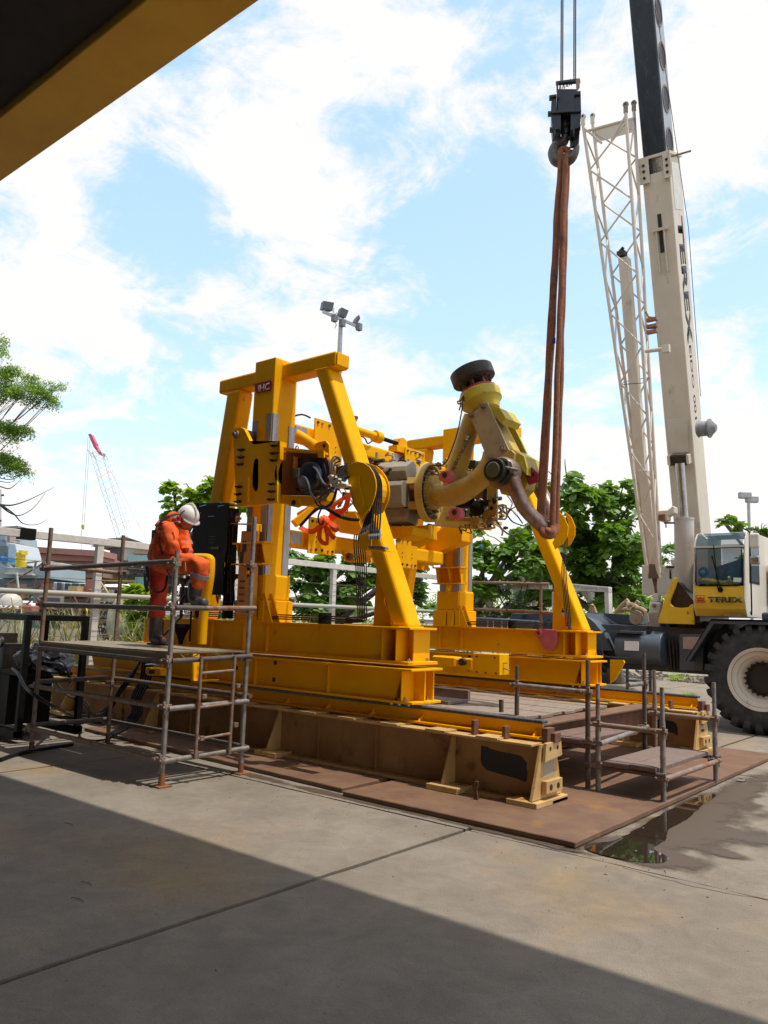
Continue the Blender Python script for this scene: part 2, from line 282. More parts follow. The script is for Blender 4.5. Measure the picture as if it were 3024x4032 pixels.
# damp stains and puddle
Mdamp=mat('damp_concrete',(.085,.062,.045),(.15,.12,.09),.30,scale=5,lo=.4,hi=.6,rvar=.25,bump=.1,bscale=40)
Mpud=mat('puddle_water',(.030,.022,.016),(.05,.036,.026),.015,scale=3,spec=.9)
def blot(name,pts,z,m,rough=.03,seed=1):
    P=[V((x,y,0)) for x,y in pts]; Q=[]
    for i in range(len(P)):
        a,b=P[i],P[(i+1)%len(P)]; n=max(2,int((b-a).length/.035))
        d=(b-a).normalized() if (b-a).length>0 else V((1,0,0))
        for k in range(n):
            p=a.lerp(b,k/n); q=(noise.noise(V((p.x*5,p.y*5,seed)))+noise.noise(V((p.x*16,p.y*16,seed)))*.5)*rough; Q.append((p.x-d.y*q,p.y+d.x*q,z))
    b=B().faces(Q,[tuple(range(len(Q)))]); return tag(b.o(name,m),kind='structure')

def fade(name,m,z,x0,x1,y0,y1,spots,step=.03):
    # a thin sheet whose 'wet' attribute falls off from hand placed spots; the material fades it out raggedly
    nx=int((x1-x0)/step);ny=int((y1-y0)/step); vs=[];wv_=[];fs=[]
    for j in range(ny+1):
        for i in range(nx+1):
            x=x0+(x1-x0)*i/nx;y=y0+(y1-y0)*j/ny; a=0
            for sx,sy,rx,ry,k in spots: a+=k*math.exp(-((x-sx)/rx)**2-((y-sy)/ry)**2)
            vs.append((x,y,z)); wv_.append(a)
    W=nx+1
    for j in range(ny):
        for i in range(nx):
            q=(j*W+i,j*W+i+1,(j+1)*W+i+1,(j+1)*W+i)
            if max(wv_[k] for k in q)>.12: fs.append(q)
    me=bpy.data.meshes.new(name); me.from_pydata(vs,[],fs); at=me.attributes.new('wet','FLOAT','POINT'); at.data.foreach_set('value',wv_); me.materials.append(m)
    b=bmesh.new(); b.from_mesh(me); bmesh.ops.delete(b,geom=[v for v in b.verts if not v.link_faces],context='VERTS'); b.to_mesh(me); b.free()
    o=bpy.data.objects.new(name,me); col.objects.link(o); return tag(o,kind='structure')
def wetmat(name,c,rough,lo,hi,amp,spec=.5):
    M=bpy.data.materials.new(name); M.use_nodes=True; n=M.node_tree.nodes;l=M.node_tree.links;b=n['Principled BSDF']; b.inputs['Base Color'].default_value=(*c,1); b.inputs['Roughness'].default_value=rough; b.inputs['Specular IOR Level'].default_value=spec
    a=n.new('ShaderNodeAttribute'); a.attribute_name='wet'; g=n.new('ShaderNodeNewGeometry'); t=n.new('ShaderNodeTexNoise'); t.inputs['Scale'].default_value=3.2; t.inputs['Detail'].default_value=9; t.inputs['Roughness'].default_value=.62; l.new(g.outputs['Position'],t.inputs['Vector'])
    s=n.new('ShaderNodeMath'); s.operation='SUBTRACT'; l.new(t.outputs[0],s.inputs[0]); s.inputs[1].default_value=.5
    u_=n.new('ShaderNodeMath'); u_.operation='MULTIPLY_ADD'; l.new(s.outputs[0],u_.inputs[0]); u_.inputs[1].default_value=amp; l.new(a.outputs['Fac'],u_.inputs[2])
    r_=n.new('ShaderNodeMapRange'); r_.interpolation_type='SMOOTHSTEP'; r_.inputs[1].default_value=lo; r_.inputs[2].default_value=hi; l.new(u_.outputs[0],r_.inputs[0]); l.new(r_.outputs[0],b.inputs['Alpha']); return M
Mdamp2=wetmat('damp_stain',(.105,.075,.052),.45,.30,.95,1.9,.35); Mpud=wetmat('puddle_water',(.030,.021,.015),.012,.50,.53,.5,.9)
SP=[(-2.35,5.6,.42,.30,1),(-2.2,6.3,.40,.5,.9),(-2.3,7.2,.34,.9,.9),(-2.4,8.8,.26,1.3,.9),(-1.75,6.7,.25,.22,.75),(-1.9,5.6,.3,.18,.55),(-1.15,6.5,.40,.28,.8),(-.9,7.2,.4,.4,.7),(-1.7,7.6,.3,.3,.55),(-1.78,6.03,.14,.09,.7)]
fade('damp_stain',Mdamp2,.003,-2.70,.2,5.0,11.,SP,.05)
fade('damp_stain',Mdamp2,.003,-6.4,-2.4,5.15,5.6,[(-5.9,5.38,.5,.09,.8),(-5.0,5.36,.5,.08,1),(-4.2,5.34,.6,.05,.9),(-3.2,5.33,.5,.05,.9),(-2.7,5.33,.25,.06,1)],.03)
fade('puddle',Mpud,.006,-2.70,-1.6,5.1,8.8,[(-2.42,5.52,.22,.17,1),(-2.22,5.56,.20,.17,.9),(-2.36,5.95,.16,.35,.9),(-2.44,6.7,.12,.6,.9),(-2.52,7.6,.1,.8,.8)],.03)
r=random.Random(21)
CR=[[(-2.2,5.2),(-1.7,5.15),(-1.2,5.25),(-.7,5.2),(0,5.3)]]
for c in CR:
    P=[]
    for (ax_,ay_),(bx_,by_) in zip(c[:-1],c[1:]):
        for k in range(14): t=k/14; P.append(V((ax_+(bx_-ax_)*t+r.uniform(-.012,.012),ay_+(by_-ay_)*t+r.uniform(-.012,.012),.0015)))
    L=[p+V((0,.0022*(1+.8*noise.noise(p*7)),0)) for p in P]; Rr=[p-V((0,.0022*(1+.8*noise.noise(p*9)),0)) for p in P]; n=len(P)
    tag(B().faces(L+Rr,[(i,i+1,n+i+1,n+i) for i in range(n-1)]).o('hairline_crack',Mdirt),kind='structure')
b=B()
for k in range(260):
    x=r.uniform(-9,0); y=r.uniform(1.6,5.4) if k%3 else r.uniform(4.9,5.4); s_=r.uniform(.0015,.0045)*(1.4 if y>4.8 else 1); a=r.uniform(0,3.1)
    p=V((x,y,.002)); d=V((math.cos(a),math.sin(a),0)); b.bar(p,p+d*s_*r.choice((1,1,3)),s_,s_*.5)
tag(b.o('grit',Mdirt),'fine grit and crumbs scattered over the concrete floor','grit',kind='stuff')
for k,(x,y) in enumerate(((-5.6,3.2),(-4.15,2.45),(-4.35,2.62))):
    tag(B().tube([(x,y,.004),(x+.05,y+.02,.005),(x+.1,y+.015,.004)],.0022,5,smooth=3).o('dry_stalk',Mwood),['thin dry stalk on the shaded floor at far left','short dry stalk on the shaded floor near the joint, nearer one','short dry stalk on the shaded floor near the joint, farther one'][k],'stalk')
# ---- building roof overhead ----
Mroofd=mat('dark_ceiling',(.022,.018,.018),(.03,.025,.025),.9,scale=3); Mroofy=mat('dark_yellow_beam_paint',(.72,.40,.03),(.62,.33,.025),.6,scale=1.2,bump=.1)
rf=thing('workshop_roof','dark roof overhang with a wide yellow beam along its edge, top left corner','roof',(-8,0,6.85))
B().box((-30,3.62,7.2),(14,4.27,7.9)).o('edge_beam',Mroofy,rf,bev=.01)
B().box((-30,-11,7.28),(14,3.59,7.6)).o('ceiling_panel',Mroofd,rf)
B().box((-30,3.6,7.903),(14,4.31,7.96)).o('gutter_strip',Mroofd,rf)
B().box((-30,-11.2,0),(14,-11,7.6)).o('rear_wall',Mroofd,rf)
# ---- steel plates ----
def plate(label,pts,z,t,m=Mrust):
    P=[]; 
    for i in range(len(pts)):
        a=V((*pts[i],z)); b=V((*pts[(i+1)%len(pts)],z)); n=max(2,int((b-a).length/.12)); d=(b-a).normalized()
        for k in range(n): 
            p=a.lerp(b,k/n); q=noise.noise(p*6)*.007; P.append(p+V((-d.y,d.x,0))*q)
    o=B().prof(P,(0,0,t)).o('steel_plate',m,bev=.006); return tag(o,label,'steel plate')
plate('large rusty steel plate under the beam ends, its near corner beside the puddle',[(-4.83,5.37),(-2.62,5.37),(-2.66,11.0),(-4.83,11.0)],.004,.042)
plate('narrow rusty steel plate left of the large plate, along the near beam',[(-9.6,5.66),(-4.92,5.46),(-4.95,6.3),(-9.6,6.3)],.004,.04)
plate('rusty steel plate lying under the far beam behind the timber platform',[(-9.8,9.3),(-4.9,9.3),(-4.9,11.0),(-9.8,11.0)],.004,.038)
tag(B().box((-5.3,6.32,.004),(-4.95,9.2,.03)).o('steel_strip',Mrustd),'dark rusty strip between the plates beneath the platform','steel strip')
for i,(x,y,s) in enumerate(((-2.53,9.0,.09),(-2.55,9.15,.05),(-2.50,6.3,.022),(-2.52,5.9,.018),(-2.45,7.1,.02))):
    b=B(); b.lathe((x,y,0),(0,0,1),[(0,s*.4),(s*.15,s*.55),(s*.3,s*.35)],7)
    for v in b.b.verts: v.co+=V((noise.noise(v.co*30),noise.noise(v.co*31+V((5,0,0))),0))*s*.3
    tag(b.o('stone',Mconc),['pale flat stone at the right edge of the plate','small stone touching the larger flat stone by the plate edge','tiny pebble by the plate edge beside the puddle','tiny pebble nearest the plate corner','tiny pebble on the wet concrete by the second post'][i],'stone')
# ================= TRACK BEAMS =================
def track(dy,label,far):
    t=thing('track_beam',label,'steel beam',(-7,6.35+dy,.05))
    X0,X1=-11.6,-3.34; y=6.35+dy; g=.046
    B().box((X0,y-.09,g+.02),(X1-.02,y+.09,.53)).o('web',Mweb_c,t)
    B().box((X0,y-.26,.53),(X1-.03,y+.22,.55)).o('top_flange',Mcream,t,bev=.003)
    B().box((X0,y-.22,g),(X1-.05,y+.22,g+.022)).o('bottom_flange',Mcream,t)
    # end plate, tapered, with edge thickness
    B().prof([(X1,y-.29,g+.05),(X1,y+.23,g+.05),(X1,y+.12,.54),(X1,y-.13,.54)],(-.03,0,0)).o('end_plate',Mcream,t,bev=.003)
    b=B(); b.prof([(X1+.012,y-.15,.40),(X1+.012,y+.16,.43),(X1+.012,y+.14,.555),(X1+.012,y-.13,.555)],(.03,0,0)); b.o('upper_lug_plate',Mcream,t,bev=.003)
    b=B(); b.box((X1+.004,y-.14,.14),(X1+.05,y+.15,.245)); b.o('lower_lug_plate',Mcream,t,bev=.004)
    b=B()
    for yy in (-.06,.07): b.cyl((X1+.0505,y+yy,.19),(X1+.052,y+yy,.19),.026,14); b.cyl((X1+.0425,y+yy,.505),(X1+.044,y+yy,.505),.018,12)
    b.o('bolt_hole',Mink,t)
    B().box((X1-.24,y-.31,g),(X1+.05,y+.25,g+.045)).o('foot_plate',Mcream,t,bev=.004)
    # rail on top
    b=B(); b.box((X0,y-.10,.572),(X1-.06,y+.10,.59)); b.box((X0,y-.012,.59),(X1-.06,y+.012,.70)); b.o('rail_web',Myel,t)
    B().box((X0,y-.05,.70),(X1-.04,y+.05,.727)).o('rail_head',mat('worn_rail_head_'+('far' if far else 'near'),(.07,.08,.09),(.14,.15,.17),.35,metal=.7,scale=30) if 0 else MRAIL,t,bev=.004)
    for i,x in enumerate([-10.9+.62*k for k in range(13)]):
        if x>X1-.1: break
        b=B(); b.prof([(x,y-.012,.59),(x,y-.085,.59),(x,y-.012,.66)],(.012,0,0)); b.o('rail_gusset',Myel,t)
    for x in [-10.5+.55*k for k in range(13)]:
        B().box((x,y-.30,.552),(x+.22,y-.05,.568)).o('shim_plate',Mcream,t)
    for x,h in ((-4.02,.13),(-3.70,.11)):
        B().box((x,y-.19,.55),(x+.035,y-.11,.55+h)).o('rail_stop',Mrustd,t,bev=.004)
    b=B(); b.box((X1-.04,y-.07,.55),(X1+.02,y+.06,.67)); b.box((X1+.0,y-.01,.55),(X1+.06,y+.1,.63)); b.o('end_stop',Mrustd,t,bev=.004)
    for x in (-4.27,-6.6,-8.9,-11.0):
        b=B(); b.prof([(x,y-.092,.528),(x,y-.115,.528),(x,y-.29,.10),(x,y-.29,.098),(x,y-.092,.098)],(.022,0,0)); b.o('stiffener',Mcream,t)
        B().box((x-.12,y-.35,g+.001),(x+.22,y-.1,g+.052)).o('outrigger_foot',Mcream,t,bev=.004)
    for x in (-5.2,-6.0,-7.4,-8.2,-9.7):
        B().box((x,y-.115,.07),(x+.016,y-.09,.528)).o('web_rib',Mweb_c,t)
    # black painted-out patch, uneven outline
    r=random.Random(3 if far else 2); P=[]
    cx=-3.78 if far else -3.74; zc=.33; w,h=(.16,.07) if far else (.235,.10)
    for k in range(40):
        a=k/40*2*math.pi; c,s_=math.cos(a),math.sin(a); e=.30
        P.append((cx+w*math.copysign(abs(c)**e,c)+r.uniform(-.006,.006),y-.0925,zc+h*math.copysign(abs(s_)**e,s_)+r.uniform(-.006,.006)-.05*c))
    B().prof(P,(0,-.001,0)).o('black_paint_patch',Mink,t)
    if far:
        B().box((X1+.0006,y-.10,.345),(X1+.0016,y+.02,.43)).o('grey_paint_patch',Mgrey,t)
        text('COMP',(X1+.0025,y-.04,.395),(0,1,0),(0,0,1),.04,Mink,t,width=.10); text('9000H',(X1+.0025,y-.02,.315),(0,1,0),(0,0,1),.035,Mink,t,width=.12)
    else:
        B().box((X1+.0006,y-.11,.26),(X1+.0016,y+.08,.395)).o('grey_paint_patch',mat('dull_primer',(.40,.35,.24),(.36,.31,.21),.7),t)
    return t
MRAIL=mat('worn_rail_head',(.07,.08,.09),(.15,.16,.18),.35,metal=.7,scale=30)
track(0,'cream painted track beam with a yellow rail, nearest to the viewer, large black paint patch on its web',False)
track(4.02,'cream track beam with a yellow rail behind the stair scaffold, marked COMP 9000',True)
for x,y in ((-3.86,5.97),(-3.42,6.62)):
    b=B(); b.prof([(x,y,.046),(x+.05,y,.046),(x+.035,y,.12),(x+.05,y,.2),(x+.01,y,.2),(x-.005,y,.12)],(0,.012,0)) if x<-3.5 else b.box((x-.1,y-.3,.046),(x+.13,y-.02,.075))
    tag(b.o('steel_clip' if x<-3.5 else 'packing_bar',Mrustd,bev=.003),'small rusty steel clip standing on the plate before the beam foot' if x<-3.5 else 'short rusty packing bar under the near beam foot','steel scrap')
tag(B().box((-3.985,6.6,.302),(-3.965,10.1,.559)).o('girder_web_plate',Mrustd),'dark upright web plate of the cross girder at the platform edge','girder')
# cross girder and timber platform between the tracks
tag((lambda b:(b.box((-4.10,6.6,.56),(-3.84,10.2,.58)),b.box((-4.10,6.6,.28),(-3.84,10.2,.30)),b)[-1])(B()).o('cross_girder',Mrust,bev=.003),'rusty cross girder spanning between the two track beams at the platform edge','girder')
for i,x in enumerate((-6.3,-8.2)):
    tag((lambda b:(b.box((x,6.6,.52),(x+.2,10.1,.54)),b.box((x+.09,6.6,.3),(x+.11,10.1,.52)),b)[-1])(B()).o('cross_girder',Mrustd,bev=.003),['dark cross girder under the middle of the timber platform','dark cross girder under the left end of the platform'][i],'girder')
Mwoodm=Mwood
def plank(x0,x1,y0,y1,z,t,label,grp,m=Mwood,rot=0):
    b=B(); r=random.Random(int(abs(x0*97+y0*31)*10)); n=6
    for k in range(n):
        pass
    b.box((x0,y0,z),(x1,y1,z+t)); bmesh.ops.subdivide_edges(b.b,edges=b.b.edges[:],cuts=3,use_grid_fill=True)
    for v in b.b.verts: v.co.z+=noise.noise(V((v.co.x*3,v.co.y*3,r.random()*.1)))*.007; v.co.x+=noise.noise(v.co*9)*.004; v.co.y+=noise.noise(v.co*8+V((3,0,0)))*.004
    return tag(b.o('timber_board',m,bev=.004),label,'board',grp)
ys=[7.0,7.27,7.56,7.83,8.12,8.39,8.66,8.93,9.2]
desc=['nearest','second','third','fourth','fifth','sixth','seventh','farthest']
for i in range(8):
    plank(-6.7+(i%3)*.06,-4.12+(i*37%5)*.012,ys[i],ys[i+1]-.012,.583+(.004 if i%2 else 0),.035,f'grey weathered board of the big platform between the rails, {desc[i]} of the eight','boards of the timber platform')
plank(-7.6,-5.3,8.05,8.1,.63,.12,'dark board standing on edge at the back of the platform','boards of the timber platform',Mwoodx)
plank(-8.4,-5.2,7.5,7.9,.625,.035,'loose dark board at the left of the platform below the girders','boards of the timber platform',Mwoodx)
# ================= THE YELLOW MACHINE =================
mc=thing('pipelay_machine','big yellow steel machine of two A-frames with a carriage between them, standing on the rails','machine',(-7,8.3,.73))
def pempty(name,parent,label=None):
    o=bpy.data.objects.new(name,None); o.empty_display_size=.1; col.objects.link(o); o.parent=parent
    if label: o['label']=label
    return o
def side_frame():
    f=pempty('side_frame',mc)
    # lower girder
    b=B(); b.box((-10.6,6.12,1.062),(-4.68,6.64,1.085)); b.o('girder_flange',Myel,f,bev=.003)
    b=B(); b.prof([(-10.6,6.17,.745),(-4.95,6.17,.745),(-4.72,6.19,.745),(-4.68,6.3,.745),(-4.68,6.62,.745),(-10.6,6.62,.745)],(0,0,.024)); b.o('girder_flange',Myel,f,bev=.003)
    b=B(); b.prof([(-10.6,6.225,1.062),(-10.45,6.225,.769),(-4.97,6.225,.769),(-4.88,6.225,1.02),(-4.885,6.225,1.045),(-4.91,6.225,1.062)],(0,.02,0)); b.o('girder_web',Myel,f,bev=.002)
    B().box((-10.5,6.56,.769),(-4.74,6.58,1.062)).o('girder_web',Myel,f)
    B().box((-4.96,6.246,.769),(-4.945,6.56,1.062)).o('end_plate',Myel,f)
    B().box((-4.944,6.39,.769),(-4.72,6.41,1.062)).o('end_web',Myel,f)
    B().box((-4.86,6.19,.769),(-4.85,6.389,1.062)).o('stiffener',Myel,f)
    for x in (-5.85,-7.0,-7.9,-8.8): B().box((x,6.19,.769),(x+.012,6.2245,1.062)).o('stiffener',Myel,f)
    for x,z in ((-6.7,.84),(-6.69,1.03),(-7.35,.93)): B().cyl((x,6.224,z),(x,6.2225,z),.028,14).o('girder_hole',Mink,f)
    # upper girder
    b=B(); b.box((-8.6,6.17,1.458),(-4.75,6.62,1.480)); b.o('girder_flange',Myel,f,bev=.003)
    b=B(); b.prof([(-9.4,6.2,1.118),(-5.30,6.2,1.118),(-5.12,6.165,1.118),(-4.76,6.165,1.118),(-4.73,6.2,1.118),(-4.73,6.62,1.118),(-9.4,6.62,1.118)],(0,0,.03)); b.o('girder_flange',Myel,f,bev=.003)
    B().box((-9.3,6.245,1.148),(-5.13,6.265,1.458)).o('girder_web',Myel,f)
    B().box((-9.3,6.54,1.148),(-4.84,6.56,1.458)).o('girder_web',Myel,f)
    B().box((-5.13,6.20,1.148),(-5.118,6.54,1.458)).o('stiffener',Myel,f,bev=.002)
    B().box((-5.118,6.40,1.148),(-4.84,6.415,1.458)).o('end_web',Myel,f)
    B().box((-4.95,6.20,1.148),(-4.94,6.40,1.458)).o('stiffener',Myel,f,bev=.002)
    B().box((-4.84,6.33,1.148),(-4.822,6.6,1.458)).o('end_plate',Myel,f)
    for x in (-6.85,-7.25,-7.85,-8.3,-8.7): B().box((x,6.205,1.148),(x+.012,6.2445,1.458)).o('stiffener',Myel,f)
    for k,(x,y,z) in enumerate(((-4.79,6.22,1.148),(-4.79,6.52,1.148),(-4.84,6.24,.769),(-4.92,6.26,.769),(-4.76,6.5,.769),(-4.80,6.25,.74),(-4.9,6.23,.74),(-5.0,6.23,.74))):
        b=B(); zz=z if z!=.74 else .722
        b.cyl((x,y,zz),(x,y,zz+.022),.017,6); b.cyl((x,y,zz+.022),(x,y,zz+.035),.009,8); b.o('bolt',Msteel,f)
    # portal: column, beam, legs
    B().box((-7.22,6.14,1.48),(-6.86,6.51,4.61)).o('column',Myel,f,bev=.012,seg=2)
    B().box((-7.30,6.10,1.481),(-6.80,6.56,1.72)).o('column_base',Myel,f,bev=.006)
    B().box((-7.26,6.12,1.72),(-6.83,6.54,2.02)).o('column_base',Myel,f,bev=.02)
    for y in (6.11,6.22): b=B(); b.prof([(-6.83,y,1.481),(-6.66,y,1.481),(-6.80,y,1.80),(-6.83,y,1.80)],(0,.014,0)); b.o('gusset',Myel,f)
    for x in (-7.05,-6.90): b=B(); b.prof([(x,6.10,1.481),(x,5.99+.17,1.481),(x,6.10,1.78)],(.014,0,0)); b.faces([(x,6.02,1.48),(x+.014,6.02,1.48),(x+.014,6.119,1.80),(x,6.119,1.80)],[(0,1,2,3)]); b.o('gusset',Myel,f)
    B().box((-8.06,6.26,4.375),(-5.99,6.49,4.555)).o('top_beam',Myel,f,bev=.028,seg=3)
    B().box((-5.989,6.275,4.39),(-5.975,6.475,4.54)).o('end_plate',Myel,f,bev=.012,seg=2)
    B().prof([(-5.04,6.25,1.48),(-4.83,6.25,1.48),(-6.10,6.25,4.376),(-6.31,6.25,4.376)],(0,.24,0)).o('leg',Myel,f,bev=.038,seg=3)
    B().prof([(-8.33,6.25,1.48),(-8.06,6.25,1.48),(-7.62,6.25,4.376),(-7.88,6.25,4.376)],(0,.24,0)).o('leg',Myel,f,bev=.038,seg=3)
    B().prof([(-5.30,6.33,1.4803),(-4.8,6.33,1.4803),(-4.9,6.33,1.50),(-5.28,6.33,1.50)],(0,.1,0)).o('leg_foot_plate',Myel,f)
    b=B(); b.prof([(-5.38,6.36,1.481),(-5.15,6.36,1.481),(-5.15,6.36,1.60),(-5.13,6.36,1.66),(-5.22,6.36,1.68),(-5.25,6.36,1.74),(-5.23,6.36,1.80),(-5.28,6.36,2.1),(-5.36,6.36,2.1)],(0,.02,0)); b.o('gusset',Myel,f)
    # grey wear strips on the column
    for (a,c) in (((-7.2,6.128,2.0),(-7.11,6.139,3.86)),((-6.96,6.128,2.0),(-6.862,6.139,3.92)),((-6.859,6.142,3.5),(-6.848,6.225,3.92)),((-6.859,6.405,2.0),(-6.848,6.50,3.82)),((-6.859,6.142,2.0),(-6.848,6.21,2.9))):
        B().box(a,c).o('wear_strip',Mgalv,f)
    b=B(); b.box((-7.24,5.96,2.36),(-6.70,6.139,2.378)); b.box((-7.24,5.96,2.12),(-6.70,6.139,2.135)); b.box((-7.2,6.118,2.135),(-6.73,6.138,2.36))
    for x in (-7.18,-6.95,-6.74): b.prof([(x,6.117,2.36),(x,5.965,2.36),(x,6.03,2.12),(x,6.117,2.12)],(.012,0,0))
    b.o('column_bracket',Myel,f,bev=.002)
    b=B(); b.prof([(-6.98,5.98,2.12),(-6.90,5.98,2.12),(-6.92,5.98,1.99),(-6.97,5.98,1.97)],(0,.02,0)); b.cyl((-6.95,5.96,2.03),(-6.95,6.02,2.03),.024,12); b.o('lifting_eye',Myel,f)
    # hydraulic pipes along the girder
    for k in range(6):
        z=1.498+.014*(k%3)*1.6; y=6.19+.026*k
        b=B(); b.tube([(-8.2,y,z+.02),(-5.42-.015*k,y,z+.02)],.0075,6); b.o('hydraulic_pipe',Mdkst,f)
    for x in (-7.0,-6.0): B().box((x,6.175,1.48),(x+.04,6.34,1.60)).o('pipe_clamp',Mblk,f)
    for x in (-6.55,-6.45,-6.3,-6.2): 
        b=B(); b.cyl((x,6.5,1.48),(x,6.5,1.58),.008,8); b.cyl((x,6.5,1.53),(x,6.5,1.55),.014,6); b.o('stud_bolt',Msteel,f)
    return f
def weld(pts,par,r=.006):
    P=[V(p) for p in pts]; Q=[]
    for a_,c_ in zip(P[:-1],P[1:]):
        n=max(2,int((c_-a_).length/.02)); Q+=[a_.lerp(c_,k/n)+V((noise.noise(a_.lerp(c_,k/n)*60),noise.noise(a_.lerp(c_,k/n)*70+V((3,0,0))),noise.noise(a_.lerp(c_,k/n)*55)))*.002 for k in range(n)]
    Q.append(P[-1]); return B().tube(Q,[r*(1+.35*noise.noise(q*80)) for q in Q],5).o('weld_bead',Myel,par,smooth=True)
near=side_frame()
weld([(-5.04,6.247,1.484),(-4.83,6.247,1.484),(-4.828,6.49,1.484)],near,.009); weld([(-6.857,6.26,4.375),(-6.857,6.26,4.555)],near); weld([(-7.223,6.26,4.375),(-7.223,6.26,4.555)],near); weld([(-6.31,6.247,4.372),(-6.10,6.247,4.372),(-6.10,6.49,4.372)],near)
weld([(-6.857,6.26,4.372),(-6.857,6.49,4.372)],near); weld([(-9,6.243,1.150),(-5.13,6.243,1.150)],near,.004); weld([(-9,6.223,.771),(-4.97,6.223,.771)],near,.004); weld([(-7.30,6.098,1.484),(-6.8,6.098,1.484),(-6.798,6.55,1.484)],near); weld([(-7.26,6.117,1.722),(-6.83,6.117,1.722),(-6.828,6.54,1.722)],near); near.name='side_frame'
# carriage slider plate on the near column
def slider(parent):
    g=parent
    out=[(-7.272,5.93,3.742),(-7.189,5.93,3.752),(-7.115,5.93,3.719),(-7.067,5.93,3.657),(-6.998,5.93,3.56),(-6.925,5.93,3.508),(-6.479,5.93,3.494),(-6.464,5.93,3.286),(-6.516,5.93,3.243),(-6.543,5.93,3.141),(-6.533,5.93,3.07),(-6.491,5.93,3.011),(-6.476,5.93,2.802),(-6.829,5.93,2.792),(-7.105,5.93,2.793),(-7.169,5.93,2.824),(-7.209,5.93,3.028),(-7.3,5.93,3.626),(-7.3,5.93,3.701)]
    hole=[(-6.829,5.93,3.31),(-6.856,5.93,3.339),(-6.883,5.93,3.33),(-6.907,5.93,3.29),(-6.914,5.93,3.118),(-6.9,5.93,3.017),(-6.868,5.93,2.964),(-6.831,5.93,2.951),(-6.81,5.93,2.974),(-6.807,5.93,3.037)]
    k=6
    # keyhole outline so that the slot is a real opening
    ho=hole[::-1]; 
    pts=out[:8]+out[8:]; b=B()
    cut=out[4]; idx=4; h0=min(range(len(ho)),key=lambda i:(V(ho[i])-V(cut)).length)
    ring=ho[h0:]+ho[:h0]+[ho[h0]]
    ang=out[:idx+1]+[tuple(p) for p in ring]+[(out[idx][0]+.0004,out[idx][1],out[idx][2]+.0004)]+out[idx+1:]
    n=len(ang)
    bm=bmesh.new(); A=[bm.verts.new(p) for p in ang]; C=[bm.verts.new(V(p)+V((0,.055,0))) for p in ang]
    f0=bm.faces.new(A); f1=bm.faces.new(C[::-1])
    for i in range(n): bm.faces.new((A[i],C[i],C[(i+1)%n],A[(i+1)%n]))
    bmesh.ops.triangulate(bm,faces=[f0,f1]); b.b.free(); b.b=bm
    b.o('slider_plate',Myel,g)
    B().box(((-6.511,5.93,3.498)[0],5.93,3.30),((-6.511,5.93,3.498)[0]+.012,6.05,3.50)).o('plate_edge_bar',Myel,g)
    for px in ((-7.125,5.925,3.464),(-7.128,5.925,3.377),(-7.132,5.925,3.294),(-7.13,5.925,3.025),(-7.134,5.925,2.938),(-7.13,5.925,2.85),(-6.563,5.925,3.451),(-6.56,5.925,3.362),(-6.558,5.925,3.281),(-6.564,5.925,3.013),(-6.563,5.925,2.926),(-6.565,5.925,2.836)):
        b=B()
        for dx in (-.018,.022): b.cyl((px[0]+dx,5.929,px[2]),(px[0]+dx,5.90,px[2]),.016,8); b.cyl((px[0]+dx,5.90,px[2]),(px[0]+dx,5.872,px[2]),.009,8)
        b.box((px[0]-.045,5.921,px[2]-.009),(px[0]+.05,5.9295,px[2]+.009)); b.o('clamp_bolt',Mdkst,g)
    p=(-7.23,5.925,3.661); b=B(); b.cyl((p[0],5.929,p[2]),(p[0],5.90,p[2]),.045,16); b.cyl((p[0],5.899,p[2]),(p[0],5.87,p[2]),.026,12); b.o('pivot_pin',Mcoup,g)
    p=(-7.171,6.05,3.657); B().cyl((p[0],5.99,p[2]),(p[0],6.12,p[2]),.075,18).o('guide_roller',Mdkst,g,smooth=True)
    b=B(); b.prof([(-6.987,5.9,3.127),(-6.952,5.9,3.124),(-6.94,5.9,2.831),(-6.966,5.9,2.832)],(0,.03,0)); b.o('weld_bar',Myel,g)
    # motor housing right of the plate
    b=B(); b.prof([(-6.601,6.1,3.431),(-5.993,6.1,3.363),(-5.884,6.1,3.242),(-5.846,6.1,3.063),(-5.883,6.1,2.918),(-5.971,6.1,2.858),(-6.635,6.1,2.921)],(0,.02,0)); b.o('recess_plate',Mbrown,g)
    b=B(); b.prof([(-6.485,5.99,3.437),(-5.903,5.99,3.33),(-5.901,5.99,3.305),(-6.482,5.99,3.397)],(0,.13,0)); b.o('housing_shelf',Myel,g)
    b=B(); b.prof([(-6.515,5.99,2.894),(-5.864,5.99,2.832),(-5.767,5.99,2.873),(-5.77,5.99,2.775),(-6.042,5.99,2.74),(-6.508,5.99,2.799)],(0,.14,0)); b.o('housing_flange',Myel,g,bev=.004)
    b=B(); b.prof([(-6.35,5.97,2.813),(-6.322,5.97,2.838),(-6.158,5.97,2.82),(-6.134,5.97,2.744),(-6.19,5.97,2.727),(-6.326,5.97,2.757)],(0,.02,0)); b.o('small_lug',Myel,g)
    p=(-6.247,5.966,2.785); B().lathe(p,(0,-1,0),[(0,.03),(.01,.03),(.01,.016),(.002,.016)],14).o('lug_boss',Mdkst,g)
    b=B(); b.prof([(-5.93,5.98,3.334),(-5.838,5.98,3.323),(-5.834,5.98,3.249),(-5.926,5.98,3.259)],(0,.02,0)); b.o('corner_plate',Myel,g)
    p=(-6.106,6.09,3.082)
    B().lathe((p[0],6.099,p[2]),(0,-1,0),[(0,.215),(.02,.215),(.024,.205),(.03,.17),(.07,.165),(.085,.15),(.1,.12),(.105,.0)],32).o('motor_cover',Mmotor,g,smooth=True)
    b=B()
